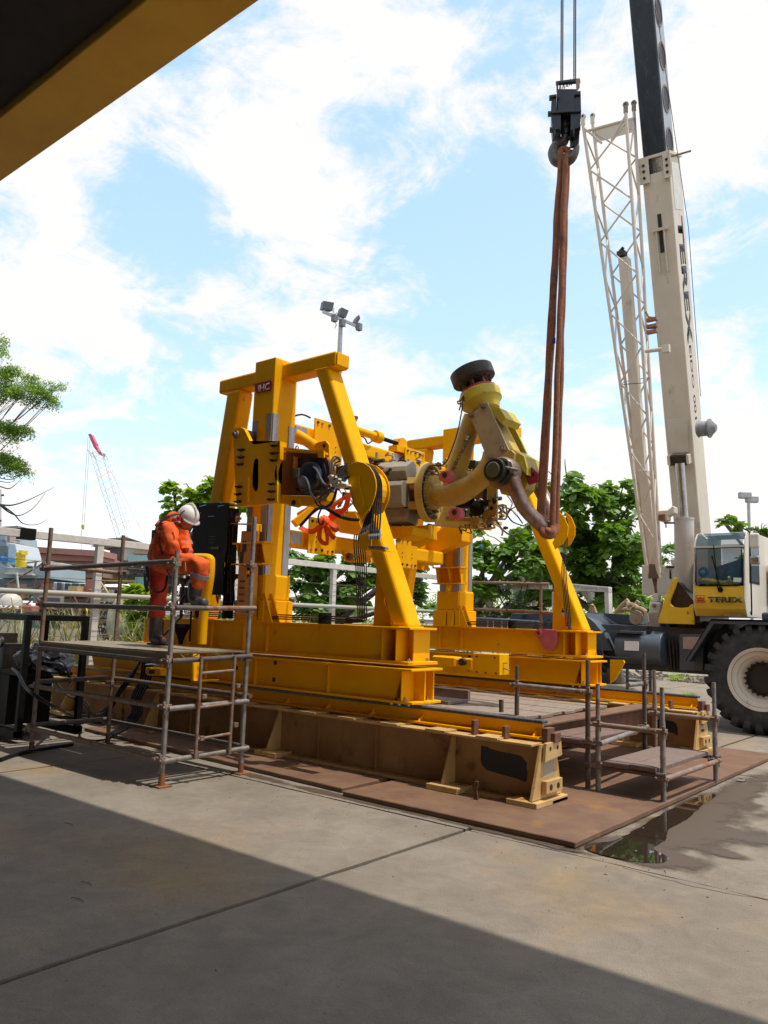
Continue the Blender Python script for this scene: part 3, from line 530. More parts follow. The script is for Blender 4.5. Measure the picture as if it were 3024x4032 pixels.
    for k in range(12):
        a=k*math.pi/6; b.cyl((p[0]+.192*math.cos(a),6.079,p[2]+.192*math.sin(a)),(p[0]+.192*math.cos(a),6.066,p[2]+.192*math.sin(a)),.009,6)
    b.o('cover_bolts',Mdkst,g)
    q=(-6.22,6.02,3.125); b=B(); b.box((q[0]-.10,6.0,q[2]-.055),(q[0]+.09,6.095,q[2]+.05)); b.cyl((q[0]+.02,5.97,q[2]-.06),(q[0]+.02,5.97,q[2]+.03),.022,10); b.cyl((q[0]+.09,6.03,q[2]+.03),(q[0]+.2,6.03,q[2]+.055),.02,10); b.o('valve_block',mat('valve_grey',(.20,.20,.19),(.1,.1,.09),.4,metal=.6),g,bev=.004)
    for px in ((-6.351,6.09,3.296),(-6.293,6.09,3.3),(-6.338,6.09,2.96),(-6.289,6.09,2.956),(-6.317,6.09,3.223)): B().cyl((px[0],6.098,px[2]),(px[0],6.08,px[2]),.016,8).o('recess_bolt',Mdkst,g)
    b=B(); b.prof([(-6.365,6.04,3.331),(-6.337,6.04,3.323),(-6.336,6.04,3.195),(-6.368,6.04,3.198)],(0,.04,0)); b.o('yellow_lever',Myel,g)
    b=B(); b.tube([(-6.274,5.98,3.383),(-6.266,5.98,3.42),(-6.237,5.98,3.416),(-6.225,5.98,3.378)],.008,6,smooth=3); b.o('lifting_ring',Myel,g)
sg=pempty('near_slider',mc); slider(sg)
far=dup(near,loc=(-.03,4.0,0))
fs=pempty('far_slider',mc)
b=B(); b.prof([(-7.441,9.9,3.025),(-7.2,9.9,3.013),(-7.197,9.9,2.905),(-6.89,9.9,3.061),(-6.688,9.9,3.05),(-6.681,9.9,2.757),(-7.358,9.9,2.523),(-7.466,9.9,2.536)],(0,.3,0)); b.o('slider_plate',Myel,fs,bev=.01)
b=B(); b.prof([(-7.565,9.8,2.911),(-7.363,9.8,2.902),(-7.344,9.8,2.323),(-7.546,9.8,2.347)],(0,.18,0)); b.o('support_box',Myel,fs,bev=.006)
b=B(); b.prof([(-7.59,9.7,2.717),(-7.36,9.7,2.688),(-7.274,9.7,2.877),(-7.26,9.7,2.844),(-7.323,9.7,2.517),(-7.584,9.7,2.555)],(0,.12,0)); b.o('cross_tube_end',Myel,fs,bev=.006)
b=B(); b.prof([(-7.571,9.695,2.677),(-7.45,9.695,2.669),(-7.447,9.695,2.59),(-7.569,9.695,2.597)],(0,-.006,0)); b.o('wear_strip',Mgalv,fs)
for p in ((-7.244,9.88,3.017),(-7.241,9.88,2.926)):
    b=B(); b.cyl((p[0],9.89,p[2]),(p[0],9.80,p[2]),.03,10); b.cyl((p[0]-.05,9.87,p[2]),(p[0]+.06,9.87,p[2]),.02,8); b.o('clamp_bolt',Mdkst,fs)
# ---- carriage cross members between the two columns ----
cg=pempty('carriage',mc)
B().box((-7.25,6.62,3.74),(-7.0,9.9,3.93)).o('cross_beam',Myel,cg,bev=.03,seg=2)
B().box((-7.25,6.62,2.40),(-7.0,9.9,2.60)).o('cross_beam',Myel,cg,bev=.03,seg=2)
def boltplate(y0,y1,z0,z1,x=-6.93):
    e=pempty('node_plate',cg)
    B().box((x,y0,z0),(x+.02,y1,z1)).o('plate',Myel,e,bev=.003)
    n=0
    for yy in (y0+.05,y0+.13,(y0+y1)/2,y1-.13,y1-.05):
        for zz in (z0+.05,z1-.05):
            if n<10: B().cyl((x+.02,yy,zz),(x+.034,yy,zz),.018,8).o('bolt',Mdkst if n%3 else Mpink,e); n+=1
    b=B()
    for yy in (y0+.13,y1-.13):
        for zz in (z0+.15,z0+.21): b.cyl((x+.02,yy,zz),(x+.028,yy,zz),.008,6)
    b.o('small_bolts',Mdkst,e)
boltplate(6.90,7.42,3.52,4.04); boltplate(8.75,9.22,3.60,4.02); boltplate(6.88,7.36,2.33,2.78); boltplate(8.62,9.1,2.28,2.72)
for y in (6.64,8.56): B().box((-6.998,y,3.76),(-6.988,y+.2,3.9)).o('wear_strip',Mgalv,cg); B().box((-6.998,y+.02,2.43),(-6.988,y+.2,2.57)).o('wear_strip',Mgalv,cg)
b=B(); b.box((-6.93,6.98,3.45),(-6.90,7.16,3.68)); b.o('inset_panel',Mbrown,cg)
b=B(); b.cyl((-7.05,7.45,4.10),(-7.05,8.35,4.085),.055,16); b.cyl((-7.05,7.45,4.10),(-7.05,7.5,4.10),.075,16); b.cyl((-7.05,8.22,4.087),(-7.05,8.34,4.085),.085,16); b.o('hydraulic_cylinder',Myel,cg,smooth=True)
B().cyl((-7.05,8.34,4.085),(-7.05,8.72,4.08),.03,12).o('cylinder_rod',Mblk,cg,smooth=True)
b=B(); b.box((-7.12,8.62,3.94),(-6.96,8.95,4.03)); b.prof([(-7.1,8.68,4.0),(-7.1,8.9,4.0),(-7.1,8.86,4.14),(-7.1,8.78,4.17),(-7.1,8.70,4.14)],(.02,0,0)); b.prof([(-7.0,8.68,4.0),(-7.0,8.9,4.0),(-7.0,8.86,4.14),(-7.0,8.78,4.17),(-7.0,8.70,4.14)],(.02,0,0)); b.o('cylinder_clevis',Myel,cg)
b=B(); b.tube([(-7.0,6.9,4.05),(-7.0,6.75,4.06),(-7.02,6.6,4.0)],.012,6,smooth=3); b.o('cable',Mhose,cg)
b=B(); b.tube([(-6.98,7.55,3.97),(-6.98,7.9,4.0),(-6.98,8.0,3.93),(-6.98,8.1,3.99)],.01,6,smooth=4); b.box((-7.02,7.6,3.94),(-6.96,7.7,4.02)); b.o('sensor_cable',Mdkst,cg)
# diagonal tubes from the near column to the drum
b=B(); b.tube([(-6.948,6.6,3.771),(-6.821,6.8,3.649),(-6.773,7,3.494),(-6.846,7.2,3.315)],.07,14,smooth=4); b.o('curved_strut',Myel,cg,smooth=True)
b=B(); b.prof([(-6.72,6.7,3.603),(-6.671,6.7,3.65),(-6.517,6.7,3.655),(-6.464,6.7,3.603),(-6.445,6.7,3.452),(-6.587,6.7,3.459)],(0,.025,0)); b.o('lug_plate',Myel,cg)
p=(-6.534,6.695,3.598); B().cyl((p[0],6.70,p[2]),(p[0],6.69,p[2]),.024,12).o('lug_hole',Mink,cg)
b=B(); b.bar((-6.997,6.7,2.67),(-6.796,7,2.985),.12,.10); b.o('diagonal_brace',Myel,cg,bev=.01)
b=B(); b.bar((-7.107,6.9,2.796),(-6.794,6.9,2.914),.08,.08); b.o('diagonal_brace',Myel,cg)
# cradle
b=B(); b.prof([(-7.127,7.5,2.961),(-6.785,7.5,2.921),(-6.72,7.5,2.906),(-6.608,7.5,2.687),(-6.643,7.5,2.612),(-6.979,7.5,2.65),(-7.099,7.5,2.746)],(0,.55,0)); b.o('cradle',Myel,cg,bev=.012)
b=B(); b.prof([(-6.717,7.47,2.902),(-6.675,7.47,2.905),(-6.558,7.47,2.681),(-6.596,7.47,2.653),(-6.734,7.47,2.76),(-6.746,7.47,2.856)],(0,-.02,0)); b.o('cradle_cheek',Myel,cg)
b=B(); b.prof([(-7.06,7.6,2.44),(-6.994,7.6,2.438),(-6.908,7.6,2.34),(-6.779,7.6,2.301),(-6.793,7.6,2.266),(-6.937,7.6,2.275)],(0,.06,0)); b.o('arm_bracket',Myel,cg)
p=(-6.834,7.58,2.336); B().lathe(p,(0,-1,0),[(0,.05),(.05,.05),(.05,.02),(.0,.02)],14).o('bracket_boss',Mbrown,cg)
b=B(); b.prof([(-7.637,8.6,2.439),(-7.373,8.6,2.419),(-7.352,8.6,2.353),(-7.633,8.6,2.359)],(0,.1,0)); b.o('lower_arm',Myel,cg)
b=B(); b.prof([(-6.539,7.9,2.763),(-6.071,7.9,2.728),(-6.089,7.9,2.624),(-6.243,7.9,2.571),(-6.424,7.9,2.59),(-6.52,7.9,2.678)],(0,.35,0)); b.o('drum_saddle',Myel,cg,bev=.01)
b=B(); b.prof([(-6.486,8.4,2.798),(-6.21,8.4,2.815),(-6.204,8.4,2.631),(-6.477,8.4,2.543)],(0,.2,0)); b.o('rear_bracket',Myel,cg)
# far side yellow behind the arm
b=B(); b.prof([(-7.003,9.6,3.666),(-6.457,9.6,3.909),(-6.027,9.6,3.885),(-6.01,9.6,2.861),(-6.982,9.6,2.968)],(0,.06,0)); b.o('rear_mounting_plate',Mpale,cg,bev=.004)
# pink lug and towing ear on the far girder, hydraulic unit under it
b=B(); b.prof([(-5.562,10.15,1.473),(-5.511,10.15,1.487),(-5.424,10.15,1.49),(-5.246,10.15,1.483),(-5.245,10.15,1.306),(-5.294,10.15,1.196),(-5.415,10.15,1.197),(-5.569,10.15,1.414)],(0,.08,0)); b.o('lifting_lug',Mpink,mc,bev=.004)
p=(-5.505,10.148,1.43); B().lathe(p,(0,-1,0),[(0,.055),(.03,.055),(.03,.028),(.002,.026)],20).o('lug_boss',Mpink,mc)
b=B(); b.prof([(-4.499,10.25,0.802),(-4.428,10.25,0.86),(-4.3,10.25,1.088),(-4.314,10.25,1.119),(-4.497,10.25,1.114)],(0,.03,0)); b.o('towing_ear',Myel,mc)
b=B(); b.prof([(-6.128,9.4,1.127),(-5.695,9.4,1.131),(-5.69,9.4,0.853),(-6.122,9.4,0.851)],(0,.25,0)); b.o('jack_housing',Myel,mc,bev=.006)
b=B(); b.prof([(-6.792,9.35,1.065),(-6.387,9.35,1.058),(-6.384,9.35,0.919),(-6.786,9.35,0.893)],(0,.2,0)); b.prof([(-6.408,9.38,1.043),(-6.12,9.38,1.059),(-6.116,9.38,0.88),(-6.284,9.38,0.896),(-6.405,9.38,0.931)],(0,.15,0)); b.o('jack_cylinder',Myel,mc,bev=.02)
p=(-6.257,9.36,1.001); B().cyl((p[0],9.375,p[2]),(p[0],9.31,p[2]),.05,14).o('jack_pin',Mdkst,mc)
b=B(); b.cyl((-5.753,9.5,1.017),(-5.642,9.5,1.016),.012,6); b.cyl((-5.753,9.5,0.96),(-5.593,9.5,0.924),.012,6); b.o('jack_rods',Msteel,mc)
for p in ((-6.054,9.39,1.084),(-5.767,9.39,1.084),(-6.05,9.39,0.876),(-5.745,9.39,0.877),(-5.909,9.39,0.874)): B().cyl((p[0],9.40,p[2]),(p[0],9.385,p[2]),.014,8).o('jack_bolt',Mrustd,mc)
# IHC badge
bd=B().prof([(-7.216,6.137,4.335),(-6.91,6.137,4.33),(-6.89,6.137,4.303),(-6.904,6.137,4.197),(-7.163,6.137,4.206)],(0,-.008,0)).o('badge',Mred,mc,bev=.002)
a=V((-7.029,6.127,4.26)); t=text('IHC',(a.x,6.1285,a.z),(1,0,0),(0,0,1),.085,Mwht,bd,width=.20,bold=.015)
# hose discs on the near leg
hd=pempty('hose_guide',mc)
def arc(pts,y,name,t=.014):
    b=B(); b.prof(pts,(0,t,0)); return b.o(name,Myel,hd,bev=.002)
arc([(-5.465,5.95,3.124),(-5.396,5.95,3.141),(-5.307,5.95,3.142),(-5.232,5.95,3.122),(-5.162,5.95,3.08),(-5.104,5.95,3.013),(-5.07,5.95,2.935),(-5.058,5.95,2.859),(-5.069,5.95,2.776),(-5.102,5.95,2.695),(-5.153,5.95,2.633),(-5.206,5.95,2.59),(-5.241,5.95,2.545),(-5.281,5.95,2.603),(-5.347,5.95,2.683),(-5.411,5.95,2.831),(-5.451,5.95,2.978)],5.95,'guide_disc')
arc([(-5.482,6.22,3.192),(-5.391,6.22,3.178),(-5.301,6.22,3.145),(-5.223,6.22,3.088),(-5.158,6.22,3.014),(-5.12,6.22,2.934),(-5.105,6.22,2.856),(-5.117,6.22,2.77),(-5.156,6.22,2.687),(-5.191,6.22,2.641),(-5.29,6.22,2.618),(-5.357,6.22,2.719),(-5.433,6.22,2.97)],6.22,'guide_disc')
b=B(); pr=[(-5.32,5.965,3.141),(-5.244,5.965,3.121),(-5.178,5.965,3.079),(-5.123,5.965,3.012),(-5.089,5.965,2.934),(-5.078,5.965,2.863),(-5.092,5.965,2.78),(-5.122,5.965,2.703)]
L=[V(p) for p in pr]; cen=V((-5.307,5.965,2.863))
for i in range(len(L)-1):
    p,q=L[i],L[i+1]; p=p.lerp(cen,.22); q=q.lerp(cen,.22); pi=p.lerp(cen,.05); qi=q.lerp(cen,.05); e=V((0,.25,0)); b.faces([p,q,qi,pi,p+e,q+e,qi+e,pi+e],[(0,3,7,4),(0,1,5,4),(3,2,6,7),(1,2,6,5)])
b.o('guide_drum',Myel,hd)
b=B(); b.prof([(-5.434,5.945,2.985),(-5.359,5.945,3.009),(-5.276,5.945,2.985),(-5.273,5.945,2.914),(-5.208,5.945,2.72),(-5.237,5.945,2.553),(-5.332,5.945,2.729)],(0,-.006,0)); b.o('guide_bracket',Myel,hd)
b=B(); b.prof([(-5.297,5.98,2.392),(-5.124,5.98,2.373),(-5.12,5.98,2.274),(-5.161,5.98,2.257),(-5.24,5.98,2.241),(-5.278,5.98,2.26)],(0,.01,0)); b.prof([(-5.207,5.9,2.246),(-4.868,5.9,2.218),(-4.867,5.9,2.204),(-5.17,5.9,2.231)],(0,.12,0)); b.o('manifold_bracket',Myel,hd)
b=B(); b.prof([(-5.111,5.92,2.272),(-4.927,5.92,2.26),(-4.891,5.92,2.247),(-4.896,5.92,2.223),(-5.109,5.92,2.239)],(0,.06,0)); b.o('manifold_block',Msteel,hd,bev=.003)
# nylon hose clamp (L shape with fingers)
b=B(); b.prof([(-5.645,5.85,3.003),(-5.587,5.85,3.022),(-5.509,5.85,2.905),(-5.376,5.85,2.908),(-5.366,5.85,2.883),(-5.533,5.85,2.875),(-5.56,5.85,2.885)],(0,.08,0)); b.o('hose_clamp',Mnylon,hd,bev=.004)
for a_,c_ in (((-5.568,5.84,2.971),(-5.498,5.84,2.984)),((-5.534,5.84,2.929),(-5.452,5.84,2.956)),((-5.5,5.84,2.902),(-5.502,5.84,2.946)),((-5.455,5.84,2.902),(-5.463,5.84,2.923)),((-5.41,5.84,2.902),(-5.422,5.84,2.924))): B().bar(a_,c_,.05,.02).o('clamp_finger',Mnylon,hd)
# hoses over the guide
hs=pempty('hose_bundle',mc)
def hose(pts,r=.0095,m=None,name='hose'): return B().tube(pts,r,7,smooth=6).o(name,m or Mhose,hs,smooth=True)
for k in range(5):
    d=k*.012; y=5.99+.03*k
    hose([V((-5.532,5.83,2.961))+V((.02*k,0,-.014*k)),V((-5.506,5.88,3.049))+V((.014*k,.01*k,-.012*k)),V((-5.471,5.95,3.125))+V((0,.01+.02*k,-.02*k)),V((-5.351,6,3.147))+V((0,.022*k,.0)),V((-5.217,6,3.079))+V((.0,.024*k,.0)),V((-5.134,6,2.967))+V((.0,.026*k,0)),V((-5.107,6,2.833))+V((.0,.024*k,0)),V((-5.101,6,2.673))+V((.018*k-.05,.015*k,0)),V((-5.083,5.98,2.531))+V((.028*k-.06,.005*k,0)),V((-5.062,5.95,2.342))+V((.028*k-.05,0,.0))])
for k in range(5):
    p=V((-5.061,5.95,2.333))+V((.03*k-.05,0,0)); b=B(); b.cyl(p,p+V((0,0,.10)),.013,8); b.cyl(p+V((0,0,.03)),p+V((0,0,.055)),.018,6); b.o('hose_fitting',Msteel,hs)
for k in range(4):
    p=V((-5.195,5.93,2.456))+V((.028*k,0,.01*k)); b=B(); b.cyl(p,p+V((-.045,0,-.08)),.012,8); b.cyl(p+V((-.015,0,-.03)),p+V((-.025,0,-.05)),.017,6); b.o('hose_fitting',Msteel,hs)
    hose([V((-5.134,5.93,2.592))+V((.02*k,0,.02*k)),p+V((.02,0,.06)),p])
# loops from the clamp back to the motor
for pts in ([(-5.983,5.98,3.161),(-5.875,5.93,3.102),(-5.786,5.9,3),(-5.709,5.88,2.931),(-5.609,5.86,2.902)],
 [(-6.21,6,3.079),(-6.072,5.95,3.043),(-5.98,5.92,2.95),(-5.912,5.9,2.842),(-5.806,5.88,2.773),(-5.681,5.86,2.78),(-5.596,5.85,2.84),(-5.56,5.85,2.885)]):
    hose(pts,.014,mat('grey_hose',(.09,.09,.10),rough=.35) if 'GH' not in globals() else GH)
GH=1
for pts in ([(-5.563,5.86,2.887),(-5.672,5.9,2.872),(-5.784,5.92,2.865),(-5.923,5.95,2.89)],[(-5.543,5.86,2.88),(-5.645,5.86,2.835),(-5.761,5.88,2.799),(-5.783,5.9,2.735),(-5.682,5.88,2.696),(-5.574,5.86,2.734),(-5.507,5.85,2.862)],
 [(-5.556,5.86,2.881),(-5.717,5.88,2.844),(-5.835,5.92,2.829),(-5.889,5.92,2.814),(-5.843,5.92,2.731),(-5.727,5.9,2.692),(-5.594,5.87,2.708),(-5.525,5.86,2.798),(-5.504,5.85,2.861)],
 [(-5.628,5.9,3.034),(-5.755,6,3.142),(-5.828,6.1,3.247),(-5.884,6.2,3.302),(-5.908,6.3,3.307)],[(-5.608,5.9,3.032),(-5.728,6,3.139),(-5.803,6.1,3.234),(-5.855,6.2,3.278),(-5.893,6.3,3.29)],
 [(-5.569,5.88,3.006),(-5.556,5.92,3.05),(-5.522,5.95,3.11),(-5.492,6,3.155)],[(-5.547,5.88,2.961),(-5.515,5.92,3.008),(-5.481,5.95,3.068)],
 [(-5.513,5.88,2.943),(-5.475,5.92,2.975),(-5.411,5.94,2.992)],[(-6.173,6,2.532),(-6.053,6,2.626),(-5.913,5.98,2.699),(-5.749,5.95,2.695),(-5.634,5.93,2.641),(-5.533,5.95,2.59),(-5.494,6.05,2.571),(-5.506,6.2,2.581)],
 [(-6.179,6.02,2.524),(-6.058,6.02,2.618),(-5.918,6,2.692),(-5.767,5.97,2.686)],[(-5.796,5.95,2.703),(-5.825,5.93,2.614),(-5.814,5.93,2.535),(-5.766,5.93,2.518),(-5.748,5.93,2.551)],
 [(-5.699,6,3.097),(-5.784,6.1,3.192),(-5.799,6.2,3.252)],[(-5.946,6,3.14),(-5.958,5.98,2.977),(-5.987,6,2.912)],[(-5.918,6,3.133),(-5.901,5.96,3.049),(-5.783,5.9,2.95),(-5.767,5.9,2.909)]):
    hose(pts)
hose([(-5.739,5.94,2.693),(-5.625,5.92,2.64),(-5.524,5.94,2.588),(-5.485,6.04,2.569),(-5.497,6.19,2.58)],.019)
# rigid pipes down the leg back to the girder
for k in range(6):
    dx=.028*k-.03
    B().tube([V((-5.338,6,2.399))+V((dx,0,0)),V((-5.358,6.02,2.289))+V((dx,0,0)),V((-5.357,6.06,2.081))+V((dx,0,0)),V((-5.367,6.1,1.76))+V((dx*.9,0,0)),V((-5.372,6.13,1.594))+V((dx*.8,0,0)),V((-5.409,6.15,1.544))+V((dx*.8,0,-.004*k)),V((-5.599,6.17,1.536))+V((0,0,-.010*k+.02))],.0062,6,smooth=4).o('hydraulic_pipe',Mdkst,hs,smooth=True)
b=B(); b.box((-5.60,6.07,1.90),(-5.40,6.14,1.925)); b.o('pipe_clamp',Mblk,hs)
# far hose discs by the far leg
for a_,y in (([(-5.147,10,3.146),(-5.052,10,3.053),(-4.989,10,2.914),(-4.999,10,2.78),(-5.072,10,2.668),(-5.187,10,2.6),(-5.23,10,2.693),(-5.156,10,2.787),(-5.125,10,2.921),(-5.157,10,3.059)],10.0),([(-5.167,10.25,3.159),(-5.071,10.25,3.084),(-5.008,10.25,2.943),(-5.008,10.25,2.806),(-5.071,10.25,2.691),(-5.187,10.25,2.623),(-5.177,10.25,2.715),(-5.113,10.25,2.85),(-5.114,10.25,3.008)],10.25)):
    b=B(); b.prof(a_,(0,.016,0)); b.o('guide_disc',Myel,hd)
for k in range(4):
    B().tube([V((-5.116,10.12,2.72))+V((.02*k,0,.05)),V((-5.128,10.12,2.487))+V((.02*k,0,0)),V((-5.142,10.12,2.256))+V((.022*k,0,0)),V((-5.14,10.12,1.726))+V((.024*k,.1,0)),V((-5.126,10.12,1.537))+V((.022*k,.1,0))],.007,6,smooth=3).o('hose',Mhose if k%2 else Mdkst,hs,smooth=True)
# ---- central drum with flanges and grey blocks ----
dr=pempty('drum',mc)
c0=V((-6.85,8.1,3.19))
B().lathe((-6.95,8.1,3.19),(1,0,0),[(0,.0),(0,.16),(.9,.16),(.9,0)],28).o('drum_core',Mbrown,dr,smooth=True)
B().lathe((-6.04,8.1,3.19),(1,0,0),[(0,.352),(0,.385),(.09,.385),(.09,.352)],48).o('flange_ring',Mpale,dr,smooth=True)
B().lathe((-6.03,8.1,3.19),(1,0,0),[(0,.0),(0,.35),(.02,.35),(.02,0)],40).o('flange_plate',Mbrown,dr,smooth=True)
B().lathe((-6.78,8.1,3.19),(1,0,0),[(0,.15),(0,.37),(.03,.37),(.03,.15)],40).o('flange_ring',Mpale,dr,smooth=True)
B().lathe((-5.99,8.1,3.19),(1,0,0),[(0,.0),(0,.22),(.10,.22),(.12,.16),(.12,0)],32).o('hub',Mpale,dr,smooth=True)
for k in range(20):
    a=k*math.pi/10; p=V((-5.985,8.1+.275*math.sin(a),3.19+.275*math.cos(a)))
    b=B(); b.tube([p+V((-.03,0,0)),p+V((.03,0,0)),p+V((.045,.02,0))],.014,6); b.o('stud_bolt',Mcoup,dr)
for k,(a0,r0,h0,L0) in enumerate(((100,.30,.15,0),(172,.30,.15,0),(244,.30,.15,0),(28,.30,.15,0),(-44,.30,.15,0))):
    a=R(a0); rad=V((0,-math.sin(a),math.cos(a))); tan=V((0,math.cos(a),math.sin(a)))
    def oct_(x,s=1.): 
        c=V((x,8.1,3.19))+rad*.30; w,h,ch=.165,.11,.05
        return [c+tan*u*s+rad*v*s for u,v in ((-w,-h+ch),(-w+ch,-h),(w-ch,-h),(w,-h+ch),(w,h-ch),(w-ch,h),(-w+ch,h),(-w,h-ch))]
    b=B(); b.rings([oct_(-6.66),oct_(-6.20)]); b.o('grey_block',Mgrey,dr,bev=.006)
    c=V((-6.43,8.1,3.19))+rad*.399; b=B(); b.bar(c-V((.09,0,0)),c+V((.09,0,0)),.03,.006,up=rad); b.o('block_stamp',Mdkst,dr)
for a0 in (64,136,208,280):
    a=R(a0); rad=V((0,-math.sin(a),math.cos(a))); c=V((-6.75,8.1,3.19))+rad*.26
    b=B(); b.bar(c,c+V((.72,0,0)),.10,.05,up=rad); b.o('tie_bar',Mpale,dr,bev=.004)
    for x in (.15,.5): B().bar(c+V((x,0,0))+rad*.03,c+V((x+.04,0,0))+rad*.03,.04,.02,up=rad).o('square_slot',Mdkst,dr)
RD=Matrix.Translation(V((-6.1,8.1,3.19)))@Matrix.Rotation(R(13),4,'Z')@Matrix.Translation(-V((-6.1,8.1,3.19)))
for o_ in dr.children:
    L_=Matrix.Translation(mc.location); o_.data.transform(L_.inverted()@RD@L_)
def clutter(lo,hi,n,seed,parent,name='pipework'):
    r=random.Random(seed); lo=V(lo);hi=V(hi)
    for i in range(n):
        b=B(); p=V([r.uniform(lo[k],hi[k]) for k in range(3)]); t=r.random()
        if t<.35: ax=r.choice([V((1,0,0)),V((0,0,1)),V((.7,0,.7))]); L=r.uniform(.05,.16); b.cyl(p,p+ax*L,r.uniform(.012,.03),8); b.cyl(p+ax*L*.3,p+ax*L*.5,r.uniform(.02,.04),6)
        elif t<.6: s=r.uniform(.02,.05); b.box(p-V((s*1.4,s,s)),p+V((s*1.4,s,s)))
        else:
            P=[p]; 
            for q in range(4): P.append(P[-1]+V((r.uniform(-.1,.12),r.uniform(-.04,.04),r.uniform(-.09,.09))))
            b.tube(P,r.uniform(.006,.012),6,smooth=4)
        b.o(name,r.choice([Mdkst,Mdkst,Mhose,Msteel,Mcoup,Mpale,Mbrown]),parent)
# machinery frame behind the arm
hsn=pempty('valve_frame',mc)
b=B(); b.prof([(-6.167,8.7,3.682),(-5.483,8.7,3.668),(-5.482,8.7,3.613),(-6.166,8.7,3.634)],(0,.3,0)); b.prof([(-5.936,8.4,2.919),(-5.322,8.4,2.848),(-5.321,8.4,2.804),(-5.934,8.4,2.855)],(0,.4,0)); b.o('frame_rail',Mpale,hsn,bev=.004)
b=B(); b.prof([(-5.313,8.35,3.553),(-5.131,8.35,3.552),(-5.12,8.35,2.805),(-5.331,8.35,2.851),(-5.332,8.35,2.921),(-5.252,8.35,2.968)],(0,.03,0)); b.o('side_plate',Mpale,hsn,bev=.004)
for p,rx,rz in (((-5.163,8.34,3.065),.03,.055),((-5.202,8.34,2.964),.028,.028),((-5.163,8.34,3.413),.025,.025)):
    b=B(); b.prof([(p[0]+rx*math.cos(a*.3927),8.349,p[2]+rz*math.sin(a*.3927)) for a in range(16)],(0,-.003,0)); b.o('plate_hole',Mink,hsn)
b=B(); b.prof([(-6.117,8.9,3.479),(-5.627,8.9,3.455),(-5.621,8.9,3.137),(-6.2,8.9,3.139)],(0,.1,0)); b.o('back_panel',Mbrown,hsn)
clutter((-5.95,8.45,3.30),(-5.05,8.7,3.62),46,5,hsn); clutter((-5.85,8.3,2.72),(-5.1,8.7,3.1),50,6,hsn); clutter((-6.95,7.6,3.32),(-6.35,7.95,3.62),34,9,hsn); clutter((-6.95,7.1,2.85),(-6.55,7.6,3.55),34,19,hsn); clutter((-7.0,8.3,3.5),(-6.2,8.8,3.75),24,23,hsn); clutter((-6.9,7.8,2.45),(-6.3,8.1,2.75),16,29,hsn)
p=V((-5.362,8.3,2.96)); B().lathe(p,(0,-1,0),[(0,.09),(.05,.10),(.08,.075),(.1,.0)],20).o('accumulator',Mblk,hsn,smooth=True)
p=V((-5.697,8.3,3.053)); B().lathe(p,(1,0,.1),[(0,.04),(.02,.075),(.2,.085),(.25,.05)],16).o('hose_drum',Mblk,hsn,smooth=True)
b=B(); b.tube([(-5.627,8.3,2.774),(-5.584,8.3,2.736),(-5.157,8.3,2.707),(-5.133,8.3,2.74),(-5.158,8.3,2.784)],.013,8,smooth=3)
b.tube([(-5.548,8.4,2.816),(-5.418,8.3,2.72)],.01,6); b.tube([(-5.423,8.4,2.81),(-5.418,8.3,2.72)],.01,6); b.tube([(-5.236,8.3,2.711),(-5.382,8.4,2.808)],.01,6)
b.tube([(-5.063,8.3,2.984),(-4.965,8.3,2.974),(-4.959,8.3,2.824),(-5.011,8.3,2.81),(-5.08,8.3,2.817)],.012,8,smooth=2); b.o('guard_rail',Mpale,hsn,smooth=True)
for pts in ([(-5.103,8.4,2.965),(-5.143,8.6,2.923),(-5.218,8.9,2.857),(-5.453,9.6,2.893)],[(-5.16,8.4,2.813),(-5.18,8.6,2.715),(-5.216,8.9,2.686),(-5.545,9.8,2.9)],[(-5.104,8.4,2.991),(-5.161,8.8,2.985),(-5.475,9.6,2.932)]):
    B().tube(pts,.010,6,smooth=6).o('hanging_cable',Mhose,hsn,smooth=True)
for p,r_ in (((-5.51,7.75,3.305),0),((-5.357,7.75,2.839),0)):
    p=V(p); b=B(); b.prof([(p.x-.08,7.75,p.z-.05),(p.x-.09,7.75,p.z+.03),(p.x-.03,7.75,p.z+.07),(p.x+.05,7.75,p.z+.07),(p.x+.09,7.75,p.z+.02),(p.x+.08,7.75,p.z-.06),(p.x,7.75,p.z-.08)],(0,.12,0)); b.o('pink_padeye',Mpink,hsn,bev=.015,seg=2)
    B().cyl((p.x+.01,7.749,p.z+.01),(p.x+.01,7.74,p.z+.01),.033,16).o('padeye_hole',Mink,hsn)
# ---- orange webbing draped under the hoses ----
wb=thing('webbing_strap','bright orange lifting webbing knotted and hanging below the black hoses','strap',(-6.384,6.6,2.696))
def ribbon(pts,wd,nm='strap_loop'):
    P=[V(p) for p in pts]; Q=[]
    for i in range(len(P)-1):
        p0=P[max(i-1,0)];p1=P[i];p2=P[i+1];p3=P[min(i+2,len(P)-1)]
        for k in range(6):
            t=k/6;Q.append(.5*((2*p1)+(p2-p0)*t+(2*p0-5*p1+4*p2-p3)*t*t+(3*p1-p0-3*p2+p3)*t**3))
    Q.append(P[-1]); b=B(); rs=[]
    for i,p in enumerate(Q):
        t=(Q[min(i+1,len(Q)-1)]-Q[max(i-1,0)]).normalized(); n=t.cross(V((.5,-1,.1+.4*math.sin(i*.35)))).normalized(); d=t.cross(n)*.003
        rs.append([p-n*wd/2-d,p+n*wd/2-d,p+n*wd/2+d,p-n*wd/2+d])
    b.rings(rs); return b.o(nm,Mweb,wb)
ribbon([(-6.024,6.6,2.972),(-6.032,6.6,2.867),(-6.084,6.6,2.775),(-6.198,6.6,2.76),(-6.282,6.6,2.712),(-6.338,6.6,2.661)],.06)
ribbon([(-6.082,6.62,2.926),(-6.194,6.62,2.881),(-6.259,6.6,2.818),(-6.281,6.6,2.69),(-6.351,6.6,2.64)],.055)
